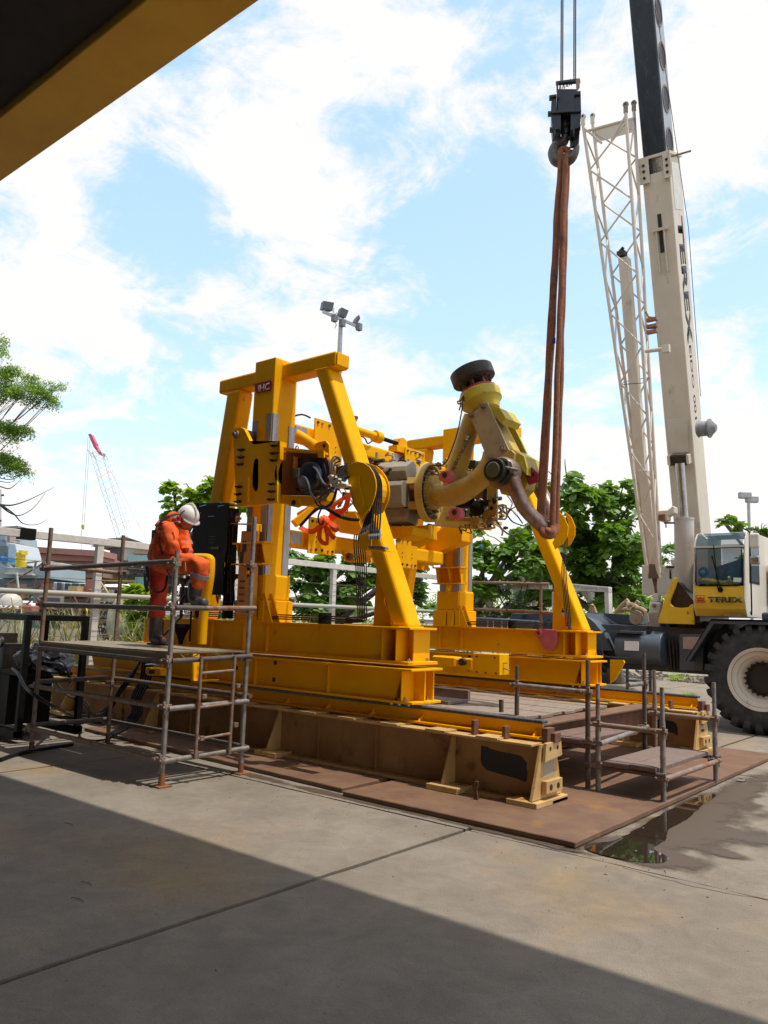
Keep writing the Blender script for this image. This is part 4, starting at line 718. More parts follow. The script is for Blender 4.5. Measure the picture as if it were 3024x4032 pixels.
ribbon([(-6.738,6.55,2.605),(-6.643,6.55,2.562),(-6.52,6.55,2.541),(-6.404,6.55,2.594),(-6.304,6.55,2.653)],.06)
ribbon([(-6.333,6.55,2.644),(-6.346,6.5,2.554),(-6.355,6.5,2.459),(-6.3,6.5,2.398),(-6.227,6.5,2.39),(-6.252,6.52,2.488),(-6.324,6.55,2.612)],.05)
ribbon([(-6.304,6.55,2.653),(-6.18,6.5,2.578),(-6.106,6.5,2.532),(-6.08,6.5,2.562),(-6.153,6.5,2.597),(-6.305,6.55,2.664)],.05)
ribbon([(-6.303,6.55,2.632),(-6.198,6.5,2.515),(-6.16,6.5,2.472),(-6.108,6.5,2.438)],.055)
ribbon([(-6.415,6.6,2.719),(-6.294,6.6,2.669),(-6.242,6.62,2.701),(-6.128,6.65,2.752)],.05)
B().lathe((-6.293,6.5,2.647),(1,0,.4),[(-.07,.0),(-.05,.05),(0,.07),(.05,.045),(.07,0)],10).o('strap_knot',Mweb,wb,smooth=True)
# ---- blue plastic sheet ----
b=B(); b.prof([(-6.926,7.3,3.431),(-6.896,7.3,3.47),(-6.821,7.3,3.421),(-6.721,7.3,3.34),(-6.796,7.3,3.264),(-6.896,7.3,3.332)],(0,.08,0)); tag(b.o('blue_sheet',Mblue,bev=.02,seg=2),'small patch of blue plastic sheet behind the white hose clamp','sheet')
# ================= HINGED ARM, SHACKLE, SLING, HOOK =================
am=thing('hinged_arm','weathered yellow hinged arm with a black round cap, hung between the drum and the shackle','machine arm',(-5.3,8.1,3.4))
b=B(); b.tube([(-5.95,8.1,3.17),(-5.695,8.05,3.119),(-5.467,8.02,3.137),(-5.273,8,3.205),(-5.107,8,3.318),(-5.003,8,3.46),(-4.976,8,3.575)],[.14,.145,.15,.135,.13,.125,.12],20,smooth=6); b.o('curved_pipe',Mpale,am,smooth=True)
b=B(); b.tube([(-5.623,8.05,3.154),(-5.565,8.05,3.333),(-5.458,8.05,3.637),(-5.343,8.05,3.974),(-5.304,8.05,4.092)],[.10,.125,.125,.12,.11],20,smooth=3); b.o('straight_pipe',Mpale,am,smooth=True)
text('PETROBRAS',(-5.409,7.905,3.545),V((-5.56,8,3.429))-V((-5.385,8,3.716)),V((-5.402,8,3.561))-V((-5.547,8,3.577)),.05,Mink,am,width=.60,bold=.01)
lb=B().prof([(-5.297,7.9,3.824),(-5.241,7.9,3.817),(-5.279,7.9,3.727),(-5.335,7.9,3.743)],(0,.004,0)).o('green_label',mat('label_green',(.02,.16,.06)),am)
text('BR',(-5.287,7.898,3.776),V((-5.386,8,3.76))-V((-5.332,8,3.858)),V((-5.326,8,3.801))-V((-5.388,8,3.809)),.045,Mwht,lb,width=.06)
# cheek plates
pl=[(-5.229,7.86,4.048),(-5.028,7.86,4.164),(-4.982,7.86,4.174),(-4.678,7.86,3.566),(-4.637,7.86,3.537),(-4.925,7.86,3.431),(-4.974,7.86,3.491)]
b=B(); b.prof(pl,(0,.03,0)); b.o('cheek_plate',mat('grey_yellow_plate',(.44,.35,.20),(.36,.29,.18),.5,scale=4,c3=(.25,.18,.12),lo3=.6,hi3=.75,scale3=8),am,bev=.004)
b=B(); b.prof([V(p)+V((0,.46,0)) for p in pl],(0,.03,0)); b.o('cheek_plate',Mlemon,am,bev=.004)
b=B(); b.prof([(-5.005,7.89,4.185),(-4.83,7.89,4.091),(-4.734,7.89,3.951),(-4.79,7.89,3.884),(-4.847,7.89,3.942),(-4.915,7.89,4.019)],(0,.36,0)); b.o('bridge_plate',Mlemon,am,bev=.004)
b=B(); b.prof([(-4.72,7.89,3.601),(-4.618,7.89,3.556),(-4.49,7.89,3.469),(-4.453,7.89,3.336),(-4.452,7.89,3.24),(-4.709,7.89,3.493)],(0,.36,0)); b.o('bridge_plate',Mlemon,am,bev=.004)
b=B(); b.prof([(-5.176,7.9,4.058),(-5.03,7.9,4.123),(-4.716,7.9,3.561),(-4.922,7.9,3.484)],(0,.35,0)); b.o('arm_core',Mpale,am)
for p in ((-5.194,7.858,4.039),(-5.032,7.858,4.127),(-4.909,7.858,3.487),(-4.747,7.858,3.57)):
    b=B(); b.cyl((p[0],7.86,p[2]),(p[0],7.83,p[2]),.036,6); b.cyl((p[0],7.83,p[2]),(p[0],7.80,p[2]),.019,10); b.o('plate_bolt',Mcoup,am)
b=B(); b.prof([(-4.903,7.84,3.422),(-4.635,7.84,3.549),(-4.588,7.84,3.503),(-4.596,7.84,3.423),(-4.697,7.84,3.433),(-4.827,7.84,3.381),(-4.874,7.84,3.369)],(0,.1,0)); b.o('pivot_collar',Mpale,am,bev=.004)
b=B(); b.prof([(-4.983,8,3.424),(-4.701,8,3.545),(-4.534,8,3.396),(-4.496,8,3.262),(-4.531,8,3.103),(-4.639,8,3.014),(-4.863,8,3.071),(-4.912,8,3.2)],(0,.22,0)); b.o('pivot_eye',Mlemon,am,bev=.012,seg=2)
ax=(V((-5.311,8.1,4.299))-V((-5.048,8.1,3.619))).normalized(); base=V((-5.219,8.1,4.285))
B().lathe(base-ax*.16,ax,[(0,.0),(0,.19),(.10,.22),(.13,.26),(.24,.265),(.26,.25),(.26,.0)],30).o('arm_head',Mlemon,am,smooth=True)
B().lathe(base+ax*.105,ax,[(0,.0),(0,.235),(.03,.235),(.05,.2),(.05,.0)],30).o('head_rim',Mred,am,smooth=True)
B().lathe(base+ax*.15,ax,[(0,.0),(0,.13),(.12,.10),(.14,.0)],20).o('head_neck',Mdkst,am,smooth=True)
cx=(ax+V((.03,-.10,-.02))).normalized()
B().lathe(base+ax*.27,cx,[(0,.0),(0,.215),(.02,.27),(.03,.275),(.16,.275),(.17,.265),(.17,.235),(.155,.0)],36).o('round_cap',mat('black_rubber_cap',(.03,.028,.027),(.06,.055,.05),.55,scale=6),am,smooth=True)
a1=ax.orthogonal().normalized(); a2=ax.cross(a1)
for k in range(12):
    a=k*math.pi/6; p=base+ax*.275+(a1*math.cos(a)+a2*math.sin(a))*.20; B().cyl(p,p-ax*.03,.014,6).o('cap_bolt',Mdkst,am)
for k in range(5):
    a=k*1.25+.4; p=base+ax*.2+(a1*math.cos(a)+a2*math.sin(a))*.12; B().bar(p,p+ax*.07,.05,.04).o('cap_clip',Mcoup,am)
B().tube([(-5.319,7.85,4.302),(-5.335,7.85,4.139),(-5.39,7.85,3.869),(-5.486,7.85,3.621),(-5.565,7.85,3.491),(-5.669,7.85,3.463),(-5.764,7.85,3.485)],.008,6,smooth=6).o('hanging_cable',Mhose,am,smooth=True)
B().tube([(-5.305,7.83,4.295),(-5.324,7.8,4.23),(-5.365,7.8,4.227),(-5.354,7.8,4.191),(-5.319,7.8,4.194),(-5.342,7.8,4.111)],.009,6,smooth=5).o('cable_loop',Mhose,am,smooth=True)
b=B(); b.prof([(-4.513,7.98,3.349),(-4.432,7.98,3.342),(-4.351,7.98,3.261),(-4.356,7.98,3.182),(-4.484,7.98,3.144),(-4.521,7.98,3.261)],(0,.05,0)); b.o('red_lug',Mred,am,bev=.006)
p=(-4.42,7.975,3.259); B().cyl((p[0],7.979,p[2]),(p[0],7.974,p[2]),.02,12).o('lug_hole',Mink,am)
# shackle
sh=thing('bow_shackle','huge worn steel bow shackle with brown sling loops through its bow','shackle',(-4.851,8.1,3.327))
near_=[(-4.687,7.78,3.292),(-4.585,7.78,3.17),(-4.523,7.8,3.025),(-4.467,7.86,2.87),(-4.375,7.95,2.734),(-4.294,8.06,2.647)]
far_=[(-4.294,8.06,2.647),(-4.298,8.2,2.711),(-4.369,8.3,2.856),(-4.474,8.36,3.035),(-4.597,8.38,3.232),(-4.701,8.38,3.393)]
b=B(); b.tube(near_+far_[1:],[.10,.10,.088,.085,.085,.085,.085,.085,.08,.08,.085],18,smooth=6); b.o('bow',Mshk,sh,smooth=True)
p=V((-4.687,7.78,3.26))
B().lathe((p.x,7.88,p.z),(0,-1,0),[(0,.0),(0,.175),(.04,.19),(.16,.19),(.19,.17),(.19,.0)],28).o('bow_eye',Mshk,sh,smooth=True)
q=V((-4.701,8.38,3.385)); B().lathe((q.x,8.46,q.z),(0,-1,0),[(0,.0),(0,.13),(.04,.15),(.14,.15),(.16,.13),(.16,.0)],24).o('bow_eye',Mshk,sh,smooth=True)
p=V((-4.669,7.66,3.262))
b=B(); b.cyl((p.x+.02,7.70,p.z),(p.x+.02,7.60,p.z),.155,6); b.cyl((p.x+.0,7.60,p.z),(p.x+.0,7.52,p.z),.135,24); b.o('pin_nut',mat('black_green_nut',(.025,.035,.028),(.05,.05,.04),.35,metal=.5,scale=8),sh,bev=.01,seg=2)
B().lathe((p.x,7.52,p.z),(0,-1,0),[(0,.0),(0,.085),(.012,.09),(.02,.08),(.02,.0)],20).o('pin_end',mat('pin_green',(.05,.07,.045),(.09,.1,.07),.4),sh,smooth=True)
b=B(); b.cyl((p.x+.10,7.59,p.z+.03),(p.x+.27,7.60,p.z-.02),.02,10); b.o('cotter_pin',Mcoup,sh)
# sling
sg_=thing('round_sling','rust brown sleeved round sling hanging in long strands from the crane hook','sling',(-4.1,8.1,4))
top=V((-4.146,8.15,7.18)); bot=V((-4.298,8.1,2.604))
def strand(p0,p1,r,seed):
    P=[V(p0)]; n=26
    for k in range(1,n): 
        t=k/n; p=V(p0).lerp(V(p1),t); P.append(p+V((noise.noise(V((t*9,seed,0)))*.012,noise.noise(V((t*7,seed,4)))*.012,0)))
    P.append(V(p1)); rr=[r*(1+.10*noise.noise(V((k*.9,seed,2)))) for k in range(n+1)]
    b=B(); b.tube(P,rr,10,smooth=3); b.o('sling_strand',Msling,sg_,smooth=True)
strand((-4.156,8.12,7.187),(-4.357,8.02,2.789),.037,1); strand((-4.178,8.2,7.229),(-4.387,8.16,2.783),.031,2)
strand((-4.078,8.1,7.154),(-4.195,8.02,2.638),.036,3); strand((-4.104,8.2,7.208),(-4.194,8.12,2.665),.031,4)
B().tube([(-4.357,8.02,2.789),(-4.324,7.98,2.671),(-4.272,7.97,2.566),(-4.21,8,2.546),(-4.197,8.08,2.598),(-4.194,8.12,2.673)],.045,12,smooth=6).o('sling_loop',Msling,sg_,smooth=True)
B().tube([(-4.387,8.16,2.783),(-4.369,8.2,2.715),(-4.239,7.99,2.606),(-4.188,7.99,2.58),(-4.192,8.02,2.641)],.04,12,smooth=6).o('sling_loop',Msling,sg_,smooth=True)
B().tube([(-4.162,8.12,7.171),(-4.16,8.14,7.253),(-4.133,8.16,7.277),(-4.089,8.17,7.241),(-4.071,8.17,7.162)],.04,12,smooth=5).o('sling_loop',Msling,sg_,smooth=True)
b=B(); b.box((V((-4.212,8.08,4.854))-V((.02,0,.04))),(V((-4.212,8.08,4.854))+V((.015,.01,.03)))); b.o('sling_tag',Mblue,sg_)
# hook block
hb=thing('hook_block','black crane hook block hanging on two cables above the brown sling','crane hook',(-4.12,8.2,7.3))
Mhb=mat('hook_block_black',(.012,.016,.025),(.03,.033,.04),.4,metal=.2,scale=6)
def pr(name,pts,dy,m=Mhb,bev=.004): return B().prof(pts,(-.47*dy,.88*dy,0)).o(name,m,hb,bev=bev)
pr('cheek',[(-4.217,8,7.927),(-4.152,8,7.925),(-4.151,8,7.685),(-4.091,8,7.661),(-4.09,8,7.424),(-4.202,8,7.468),(-4.226,8,7.716)],.34)
pr('cheek',[(-3.964,8,7.608),(-3.897,8,7.58),(-3.897,8,7.866),(-3.835,8,7.802),(-3.83,8,7.553),(-3.847,8,7.327),(-3.964,8,7.373)],.34)
pr('sheave_box',[(-4.158,8.02,8.004),(-3.898,8.02,7.891),(-3.907,8.02,7.592),(-4.157,8.02,7.695)],.3)
pr('top_bar',[(-4.203,8.08,8.163),(-3.91,8.08,8.071),(-3.885,8.08,8.06),(-3.877,8.08,8.013),(-3.91,8.08,8.028),(-4.203,8.08,8.132)],.05)
pr('side_strap',[(-3.916,8.04,8.033),(-3.874,8.04,8.031),(-3.866,8.04,7.934),(-3.908,8.04,7.877)],.05,mat('strap_pinkish',(.35,.25,.2),(.2,.12,.1),.5)); pr('side_strap',[(-4.174,8.04,8.121),(-4.148,8.04,8.11),(-4.151,8.04,7.999),(-4.173,8.04,8.009)],.05)
for k in range(5):
    x=298+28*k; B().tube([V((-4.174,8.12,8.055))+V((.045*k,0,0)),V((-4.166,8.12,8.139))+V((.045*k,0,0)),V((-4.15,8.12,8.045))+V((.045*k,0,0))],.007,6).o('rope_guide',Mcoup,hb)
for pts in ([(-4.234,8,7.926),(-4.135,8,7.9),(-4.135,8,7.866),(-4.234,8,7.896)],[(-4.251,8,7.723),(-3.814,8,7.566),(-3.814,8,7.536),(-4.251,8,7.692)],[(-3.905,8,7.827),(-3.822,8,7.808),(-3.822,8,7.758),(-3.905,8,7.785)],[(-4.225,8,7.502),(-4.108,8,7.456),(-4.108,8,7.425),(-4.225,8,7.472)],[(-4.168,8,7.454),(-4.142,8,7.444),(-4.142,8,7.368),(-4.168,8,7.378)],[(-3.918,8,7.381),(-3.822,8,7.384),(-3.822,8,7.342),(-3.897,8,7.347),(-3.898,8,7.29),(-3.918,8,7.297)]): 
    P=[V(p)-V((0,.03,0)) for p in pts]; pr('block_bar',P,.08)
hc=V((-4.111,8.17,7.522))
b=B(); b.lathe(V((-4.108,8.17,7.701)),(0,0,-1),[(0,.0),(0,.05),(.02,.065),(.06,.065),(.075,.09),(.11,.10),(.17,.10),(.19,.065),(.25,.06),(.25,0)],20); b.o('swivel',Mhb,hb,smooth=True)
hook=B(); hook.tube([(-4.116,8.17,7.456),(-4.142,8.17,7.381),(-4.229,8.17,7.354),(-4.26,8.17,7.28),(-4.229,8.17,7.182),(-4.142,8.17,7.125),(-4.047,8.17,7.124),(-3.988,8.17,7.186),(-3.954,8.17,7.266)],[.05,.058,.075,.085,.085,.075,.062,.045,.02],16,smooth=6); hook.o('hook',mat('hook_steel',(.10,.09,.085),(.16,.13,.11),.45,metal=.5,scale=6),hb,smooth=True)
B().bar((-4.065,8.17,7.402),(-4.002,8.17,7.259),.06,.02).o('safety_latch',Mhb,hb); b=B(); b.tube([(-4.185,8.17,7.312),(-3.988,8.17,7.25)],.01,6); b.tube([(-4.185,8.17,7.277),(-3.996,8.17,7.215)],.01,6); b.o('latch_spring',Mdkst,hb)
# ================= ROUGH TERRAIN CRANE =================
cr=thing('mobile_crane','cream, yellow and slate mobile crane with big tyres, marked TEREX, parked behind the machine','crane',(-3.5,14.5,0))
def wheel(x,lab=None):
    wv=pempty('wheel',cr,lab); y0=13.12; c=(x,y0,.83)
    B().lathe(c,(0,1,0),[(.0,.42),(.0,.48),(-.02,.56),(.0,.70),(.05,.77),(.12,.795),(.30,.80),(.48,.795),(.55,.77),(.60,.70),(.60,.45)],56).o('tyre',Mrub,wv,smooth=True)
    b=B()
    for k in range(26):
        a=k*2*math.pi/26
        for s in (0,1):
            a0=a+(.12 if s else 0); yA,yB=(y0-.004,y0+.29) if not s else (y0+.31,y0+.604)
            e=V((math.cos(a0),0,math.sin(a0))); e2=V((math.cos(a0+.22),0,math.sin(a0+.22))); o=V((x,0,.83))
            def q(r,an,y): return V((x+r*math.cos(an),y,.83+r*math.sin(an)))
            ao,ai=(a0,a0+.16)
            yo,yi=(yA,yB) if not s else (yB,yA); dr=.125
            b.faces([q(.66,ao,yo),q(.66,ao+dr,yo),q(.76,ao+dr,yo-.012*(1-2*s)),q(.76,ao,yo-.012*(1-2*s)),q(.845,ao+.01,yo+.03*(1-2*s)),q(.845,ao+dr-.01,yo+.03*(1-2*s)),q(.85,ai+dr-.01,yi),q(.85,ai+.01,yi),q(.78,ai+.01,yi),q(.78,ai+dr-.01,yi)],[(0,1,2,3),(3,2,5,4),(4,5,6,7),(7,6,9,8),(0,3,4,7,8),(1,9,6,5,2),(0,8,9,1)])
    b.o('tread_lugs',Mrub,wv,bev=.006)
    B().lathe(c,(0,1,0),[(.03,.0),(.03,.0),(.20,.24),(.20,.30),(.19,.34),(.06,.36),(.035,.39),(.03,.41),(.0,.425),(-.015,.44),(-.02,.475),(.0,.48),(.05,.44)][2:],48).o('rim',Mcrw,wv,smooth=True)
    B().lathe(c,(0,1,0),[(.17,.0),(.17,.22),(.19,.26),(.195,.30)],32).o('hub',Mink,wv,smooth=True)
    for k in range(20):
        a=k*math.pi/10; p=(x+.245*math.cos(a),y0+.19,.83+.245*math.sin(a)); B().cyl(p,(p[0],y0+.12,p[2]),.022,8).o('wheel_nut',Mdkst,wv)
wheel(-3.36); wheel(-6.9)
b=B(); b.prof([(-7.4,13.72,1.0),(-6.3,13.72,.82),(1.5,13.72,.82),(1.5,13.72,1.52),(-6.2,13.72,1.60),(-7.4,13.72,1.60)],(0,1.7,0)); b.o('chassis',Mslate,cr,bev=.01)
b=B(); b.prof([(-9.3,13.75,1.1),(-7.4,13.75,1.0),(-7.4,13.75,1.62),(-8.9,13.75,1.66),(-9.3,13.75,1.45)],(0,1.6,0)); b.o('front_deck',Mslate,cr,bev=.02)
# fenders
fw=.03
b=B(); F=[(-4.47,13.1,1.06),(-4.06,13.1,1.73),(-2.3,13.1,1.74),(-1.9,13.1,1.1)]
for i in range(3):
    p,q=V(F[i]),V(F[i+1]); b.faces([p,q,q+V((0,.75,0)),p+V((0,.75,0)),p-V((0,0,.03)),q-V((0,0,.03)),q+V((0,.75,-.03)),p+V((0,.75,-.03))],[(0,1,2,3),(7,6,5,4),(0,4,5,1),(3,2,6,7)])
b.prof([(-4.47,13.1,1.055),(-4.06,13.1,1.725),(-2.3,13.1,1.735),(-2.3,13.1,1.66),(-4.02,13.1,1.655),(-4.42,13.1,1.03)],(0,.012,0)); b.o('fender',Mslate,cr)

b=B(); b.prof([(-6.439,13.5,1.789),(-6.226,13.5,1.633),(-6.031,13.5,1.42),(-5.879,13.5,1.137),(-6.48,13.5,1.107),(-6.48,13.5,1.776)],(0,.9,0)); b.o('front_fender',mat('pale_slate_paint',(.085,.11,.135),(.10,.125,.15),.4,scale=4),cr,bev=.006)
b=B(); b.prof([(-6.745,14.2,1.789),(-6.479,14.2,1.807),(-6.1,14.2,1.586),(-6.535,14.2,1.573)],(0,.9,0)); b.prof([(-6.57,14.4,1.811),(-5.916,14.4,1.791),(-5.839,14.4,1.61),(-6.186,14.4,1.595)],(0,.7,0)); b.o('engine_hood',Mslate,cr,bev=.01)
b=B(); b.prof([(-8.376,14.3,1.759),(-8.142,14.3,1.763),(-8.224,14.3,1.576),(-8.504,14.3,1.587)],(0,.8,0)); b.prof([(-8.227,14.45,1.766),(-7.339,14.45,1.802),(-7.259,14.45,1.57),(-8.311,14.45,1.576)],(0,.6,0)); b.o('hood_panel',Mslate,cr,bev=.01)
b=B(); b.cyl((-5.724,13.62,1.468) if 0 else (-5.78,13.62,1.21),(-4.98,13.62,1.21),.285,36); b.o('fuel_tank',mat('tank_slate_paint',(.075,.10,.125),(.09,.115,.14),.38,scale=4),cr,bev=.012,seg=2,smooth=True)
b=B(); b.cyl((-5.22,13.5,1.47),(-5.22,13.5,1.56),.05,14); b.cyl((-5.22,13.5,1.56),(-5.22,13.5,1.585),.065,14); b.o('filler_cap',Mdkst,cr)
b=B(); b.box((-5.95,13.32,1.45),(-5.32,13.62,1.485)); b.tube([(-5.95,13.33,1.48),(-5.99,13.33,1.3),(-5.99,13.33,1.1),(-5.9,13.33,1.03),(-5.5,13.33,1.03)],.014,6,smooth=3); b.o('tank_step',Mslate,cr)
b=B(); b.prof([(-5.578,13.31,1.318),(-5.332,13.31,1.323),(-5.339,13.31,1.161),(-5.584,13.31,1.16)],(0,.03,0)); b.prof([(-5.254,13.4,1.378),(-5.111,13.4,1.379),(-5.124,13.4,1.309),(-5.272,13.4,1.312)],(0,.03,0)); b.o('tank_label',Mwht,cr)
b=B(); b.prof([(-4.704,13.5,1.462),(-4.31,13.5,1.476),(-4.327,13.5,0.881),(-4.714,13.5,0.873)],(0,.25,0)); b.o('side_box',mat('box_slate_paint',(.06,.075,.095),(.075,.09,.11),.45,scale=4),cr,bev=.008)
b=B(); b.prof([(-4.641,13.495,1.425),(-4.38,13.495,1.436),(-4.389,13.495,1.225),(-4.644,13.495,1.228)],(0,-.004,0)); b.o('faded_notice',mat('faded_pink_notice',(.45,.33,.28),(.38,.27,.22),.6,scale=14),cr)
for k in range(3): B().cyl((-4.92+.06*k,13.71,.86),(-4.92+.06*k,13.6,1.4),.025,8).o('valve_pipe',Mdkst,cr)
b=B(); b.bar((-5.55,13.35,.85),(-5.55,13.35,.35),.05,.02); b.bar((-5.15,13.35,.85),(-5.15,13.35,.35),.05,.02); b.bar((-5.55,13.35,.40),(-5.15,13.35,.40),.05,.03); b.bar((-5.55,13.35,.65),(-5.15,13.35,.65),.05,.03); b.o('access_ladder',Mslate,cr)
b=B(); b.cyl((-4.6,14.6,1.52),(-4.6,14.6,1.70),.75,40); b.o('slewing_ring',Mdkst,cr)
# superstructure fairing with cut-out for the cylinder
fp=[(-5.069,13.55,1.637),(-5.075,13.55,1.689),(-4.981,13.55,1.995),(-4.809,13.55,2.413),(-4.744,13.55,2.412),(-4.777,13.55,2.254),(-4.874,13.55,2.02),(-4.863,13.55,1.961),(-4.806,13.55,1.92),(-4.679,13.55,1.906),(-4.564,13.55,1.92),(-4.506,13.55,1.978),(-4.477,13.55,1.955),(-4.474,13.55,1.636)]
b=B(); b.prof(fp,(0,.06,0)); b.o('turntable_fairing',Mcry,cr,bev=.008,seg=2)
B().prof([(-5.1,13.62,1.66),(-4.4,13.62,1.66),(-4.4,13.62,1.9),(-4.75,13.62,2.35),(-4.95,13.62,2.0)],(0,1.6,0)).o('turntable_body',Mdkst,cr)
text('6',(-4.569,13.545,1.832),(1,0,0),(0,0,1),.06,Mred,cr,width=.035)
# counterweight behind
b=B(); b.prof([(-6.402,16.2,2.857),(-5.69,16.2,2.825),(-5.672,16.2,2.266),(-6.4,16.2,2.242)],(0,.9,0)); b.prof([(-5.786,16.2,2.968),(-5.688,16.2,2.965),(-5.69,16.2,2.839),(-5.788,16.2,2.841)],(0,.3,0)); b.o('counterweight',Mcrw,cr,bev=.01)

text('TE',(-5.734,16.19,2.697),(1,0,0),(0,0,1),.27,Mink,cr,width=.3,bold=.02)
# cab
cb=pempty('cab',cr)
x0,x1=-4.44,-3.63; yf=13.45
def cabring(y,zb,zt,i=0): return [(x0+i,y,zb),(x1-i,y,zb),(x1-i,y,zt),(x0+i,y,zt)]
Pc=[(yf+.10,1.78),(yf+.015,1.90),(yf-.02,2.05),(yf,2.27),(yf+.06,2.9),(yf+.12,3.06),(yf+.22,3.16),(yf+.42,3.19),(yf+1.5,3.19),(yf+1.5,1.78)]
# side shells
for xx,t in ((x0,.02),(x1-.02,.02)):
    b=B(); b.prof([(xx,y,z) for y,z in Pc],(t,0,0)); 
    b.o('cab_side',Mcrw,cb,bev=.004)
b=B(); pts=[(yf+.10,1.78),(yf+.015,1.90),(yf-.02,2.05),(yf,2.27)]
for (a,c),(d,e) in zip(pts[:-1],pts[1:]): b.faces([(x0+.02,a,c),(x1-.02,a,c),(x1-.02,d,e),(x0+.02,d,e)],[(0,1,2,3)])
b.faces([(x0+.02,yf+.1,1.78),(x1-.02,yf+.1,1.78),(x1-.02,yf+1.5,1.78),(x0+.02,yf+1.5,1.78)],[(0,1,2,3)]); b.o('cab_front_panel',Mcry,cb,smooth=True)
b=B(); b.faces([(x0+.02,yf+1.49,1.78),(x1-.02,yf+1.49,1.78),(x1-.02,yf+1.49,2.4),(x0+.02,yf+1.49,2.4)],[(0,1,2,3)]); b.faces([(x0+.02,yf+.75,3.185),(x1-.02,yf+.75,3.185),(x1-.02,yf+1.5,3.185),(x0+.02,yf+1.5,3.185)],[(0,1,2,3)]); b.o('cab_rear_panel',Mcrw,cb)
g=B(); gp=[(yf+.004,2.29),(yf+.055,2.88)]
g.faces([(x0+.045,yf+.006,2.30),(x1-.055,yf+.006,2.30),(x1-.055,yf+.058,2.90),(x0+.045,yf+.058,2.90)],[(0,1,2,3)]); g.o('windscreen',Mglass,cb)
g=B(); gp=[(yf+.062,2.93),(yf+.12,3.06),(yf+.22,3.158),(yf+.42,3.187),(yf+.74,3.187)]
for (a,c),(d,e) in zip(gp[:-1],gp[1:]): g.faces([(x0+.03,a,c),(x1-.03,a,c),(x1-.03,d,e),(x0+.03,d,e)],[(0,1,2,3)])
g.o('roof_window',Mglass,cb,smooth=True)
g=B(); g.faces([(x0+.03,yf+1.492,2.4),(x1-.03,yf+1.492,2.4),(x1-.03,yf+1.492,3.1),(x0+.03,yf+1.492,3.1)],[(0,1,2,3)]); g.o('rear_window',Mglass,cb)
b=B(); b.tube([(x0+.04,yf+.004,2.34),(x0+.06,yf-.002,2.29),(x0+.10,yf-.004,2.275),(x1-.11,yf-.004,2.275),(x1-.07,yf-.002,2.29),(x1-.05,yf+.004,2.34),(x1-.05,yf+.055,2.90),(x0+.04,yf+.055,2.90)],.013,6,closed=True); b.o('window_seal',Mblk,cb)
b=B(); b.bar((x0,yf+.058,2.915),(x1,yf+.058,2.915),.03,.028); b.o('window_crossbar',Mcrw,cb)
# interior
b=B(); b.box((-4.2,yf+.75,1.95),(-3.85,yf+1.2,2.3)); b.box((-4.2,yf+1.12,2.3),(-3.85,yf+1.22,2.75)); b.o('seat',mat('dark_seat',(.02,.025,.03)),cb,bev=.03)
b=B(); b.box((x0+.05,yf+.12,2.18),(x1-.06,yf+.35,2.32)); b.box((-4.1,yf+.25,2.32),(-3.95,yf+.42,2.52)); b.o('dashboard',Mblk,cb,bev=.01)
b=B(); r=random.Random(5)
bb=B(); bb.tube([(x0+.07,yf+.08,2.36),(x0+.2,yf+.07,2.345),(x0+.35,yf+.08,2.335),(x0+.5,yf+.07,2.325),(x1-.09,yf+.08,2.32)],[.045,.05,.035,.04,.03],12,smooth=5)
for v in bb.b.verts: v.co+=V((0,1,1))*noise.noise(v.co*22)*.025
b.b.free(); b=bb; b.o('yellow_cloth',mat('yellow_cloth',(.75,.55,.0),(.6,.42,0),.8),cb,smooth=True)
fx=pempty('desk_fan',cb); B().lathe((-4.30,yf+.10,2.50),(0,-1,0),[(0,.0),(0,.085),(.01,.09),(.02,.085),(.02,.03),(.03,.0)],24).o('fan_guard',Mblue,fx,smooth=True)
B().lathe((-4.30,yf+.078,2.50),(-.2,-1,0),[(0,.03),(.04,.03),(.05,.0)],12).o('fan_motor',mat('mint',(.4,.65,.5)),fx); B().box((-4.31,yf+.09,2.36),(-4.29,yf+.11,2.45)).o('fan_stand',Mnylon,fx)
b=B(); b.prof([(-3.798,13.444,2.404),(-3.677,13.444,2.398),(-3.686,13.444,2.329),(-3.803,13.444,2.333)],(0,-.003,0)); b.o('window_sticker',mat('pale_green_sticker',(.55,.72,.62)),cb)
b=B(); b.lathe((-3.878,13.49,2.381),(0,0,1),[(-.03,.022),(.045,.028)],12); b.o('paper_cup',Mwht,cb)
b=B(); b.faces([(x0+.1,yf+.7,2.05),(x1-.08,yf+.7,2.05),(x1-.08,yf+.9,2.85),(x0+.1,yf+.9,2.65)],[(0,1,2,3)]); b.o('blue_tarp',mat('inside_blue',(.01,.06,.22),rough=.7),cb)
# wiper
b=B(); b.bar((-4.096,13.43,2.942),(-4.051,13.41,2.413),.012,.012); b.bar((-4.125,13.43,2.766),(-3.996,13.41,2.221),.018,.014); b.bar((-4.075,13.43,2.712),(-4.038,13.41,2.221),.01,.01); b.lathe((-4.003,13.43,2.208),(0,-1,0),[(0,.0),(0,.045),(.02,.04),(.02,0)],12); b.o('wiper',Mblk,cb)
text('TEREX',(-3.928,13.418,2.046),(1,0,0),(0,.12,1),.092,Mink,cb,width=.54,bold=.035)
lg=B(); lg.prof([(-4.4,13.44,2.111),(-4.248,13.44,2.112),(-4.251,13.44,1.998),(-4.397,13.44,1.996)],(0,-.012,0)); lg=lg.o('logo_plate',Mred,cb)
b=B(); b.prof([(-4.387,13.427,2.102),(-4.253,13.427,2.102),(-4.255,13.427,2.006),(-4.384,13.427,2.005)],(0,-.002,0)); b.o('logo_field',Mcry,lg)
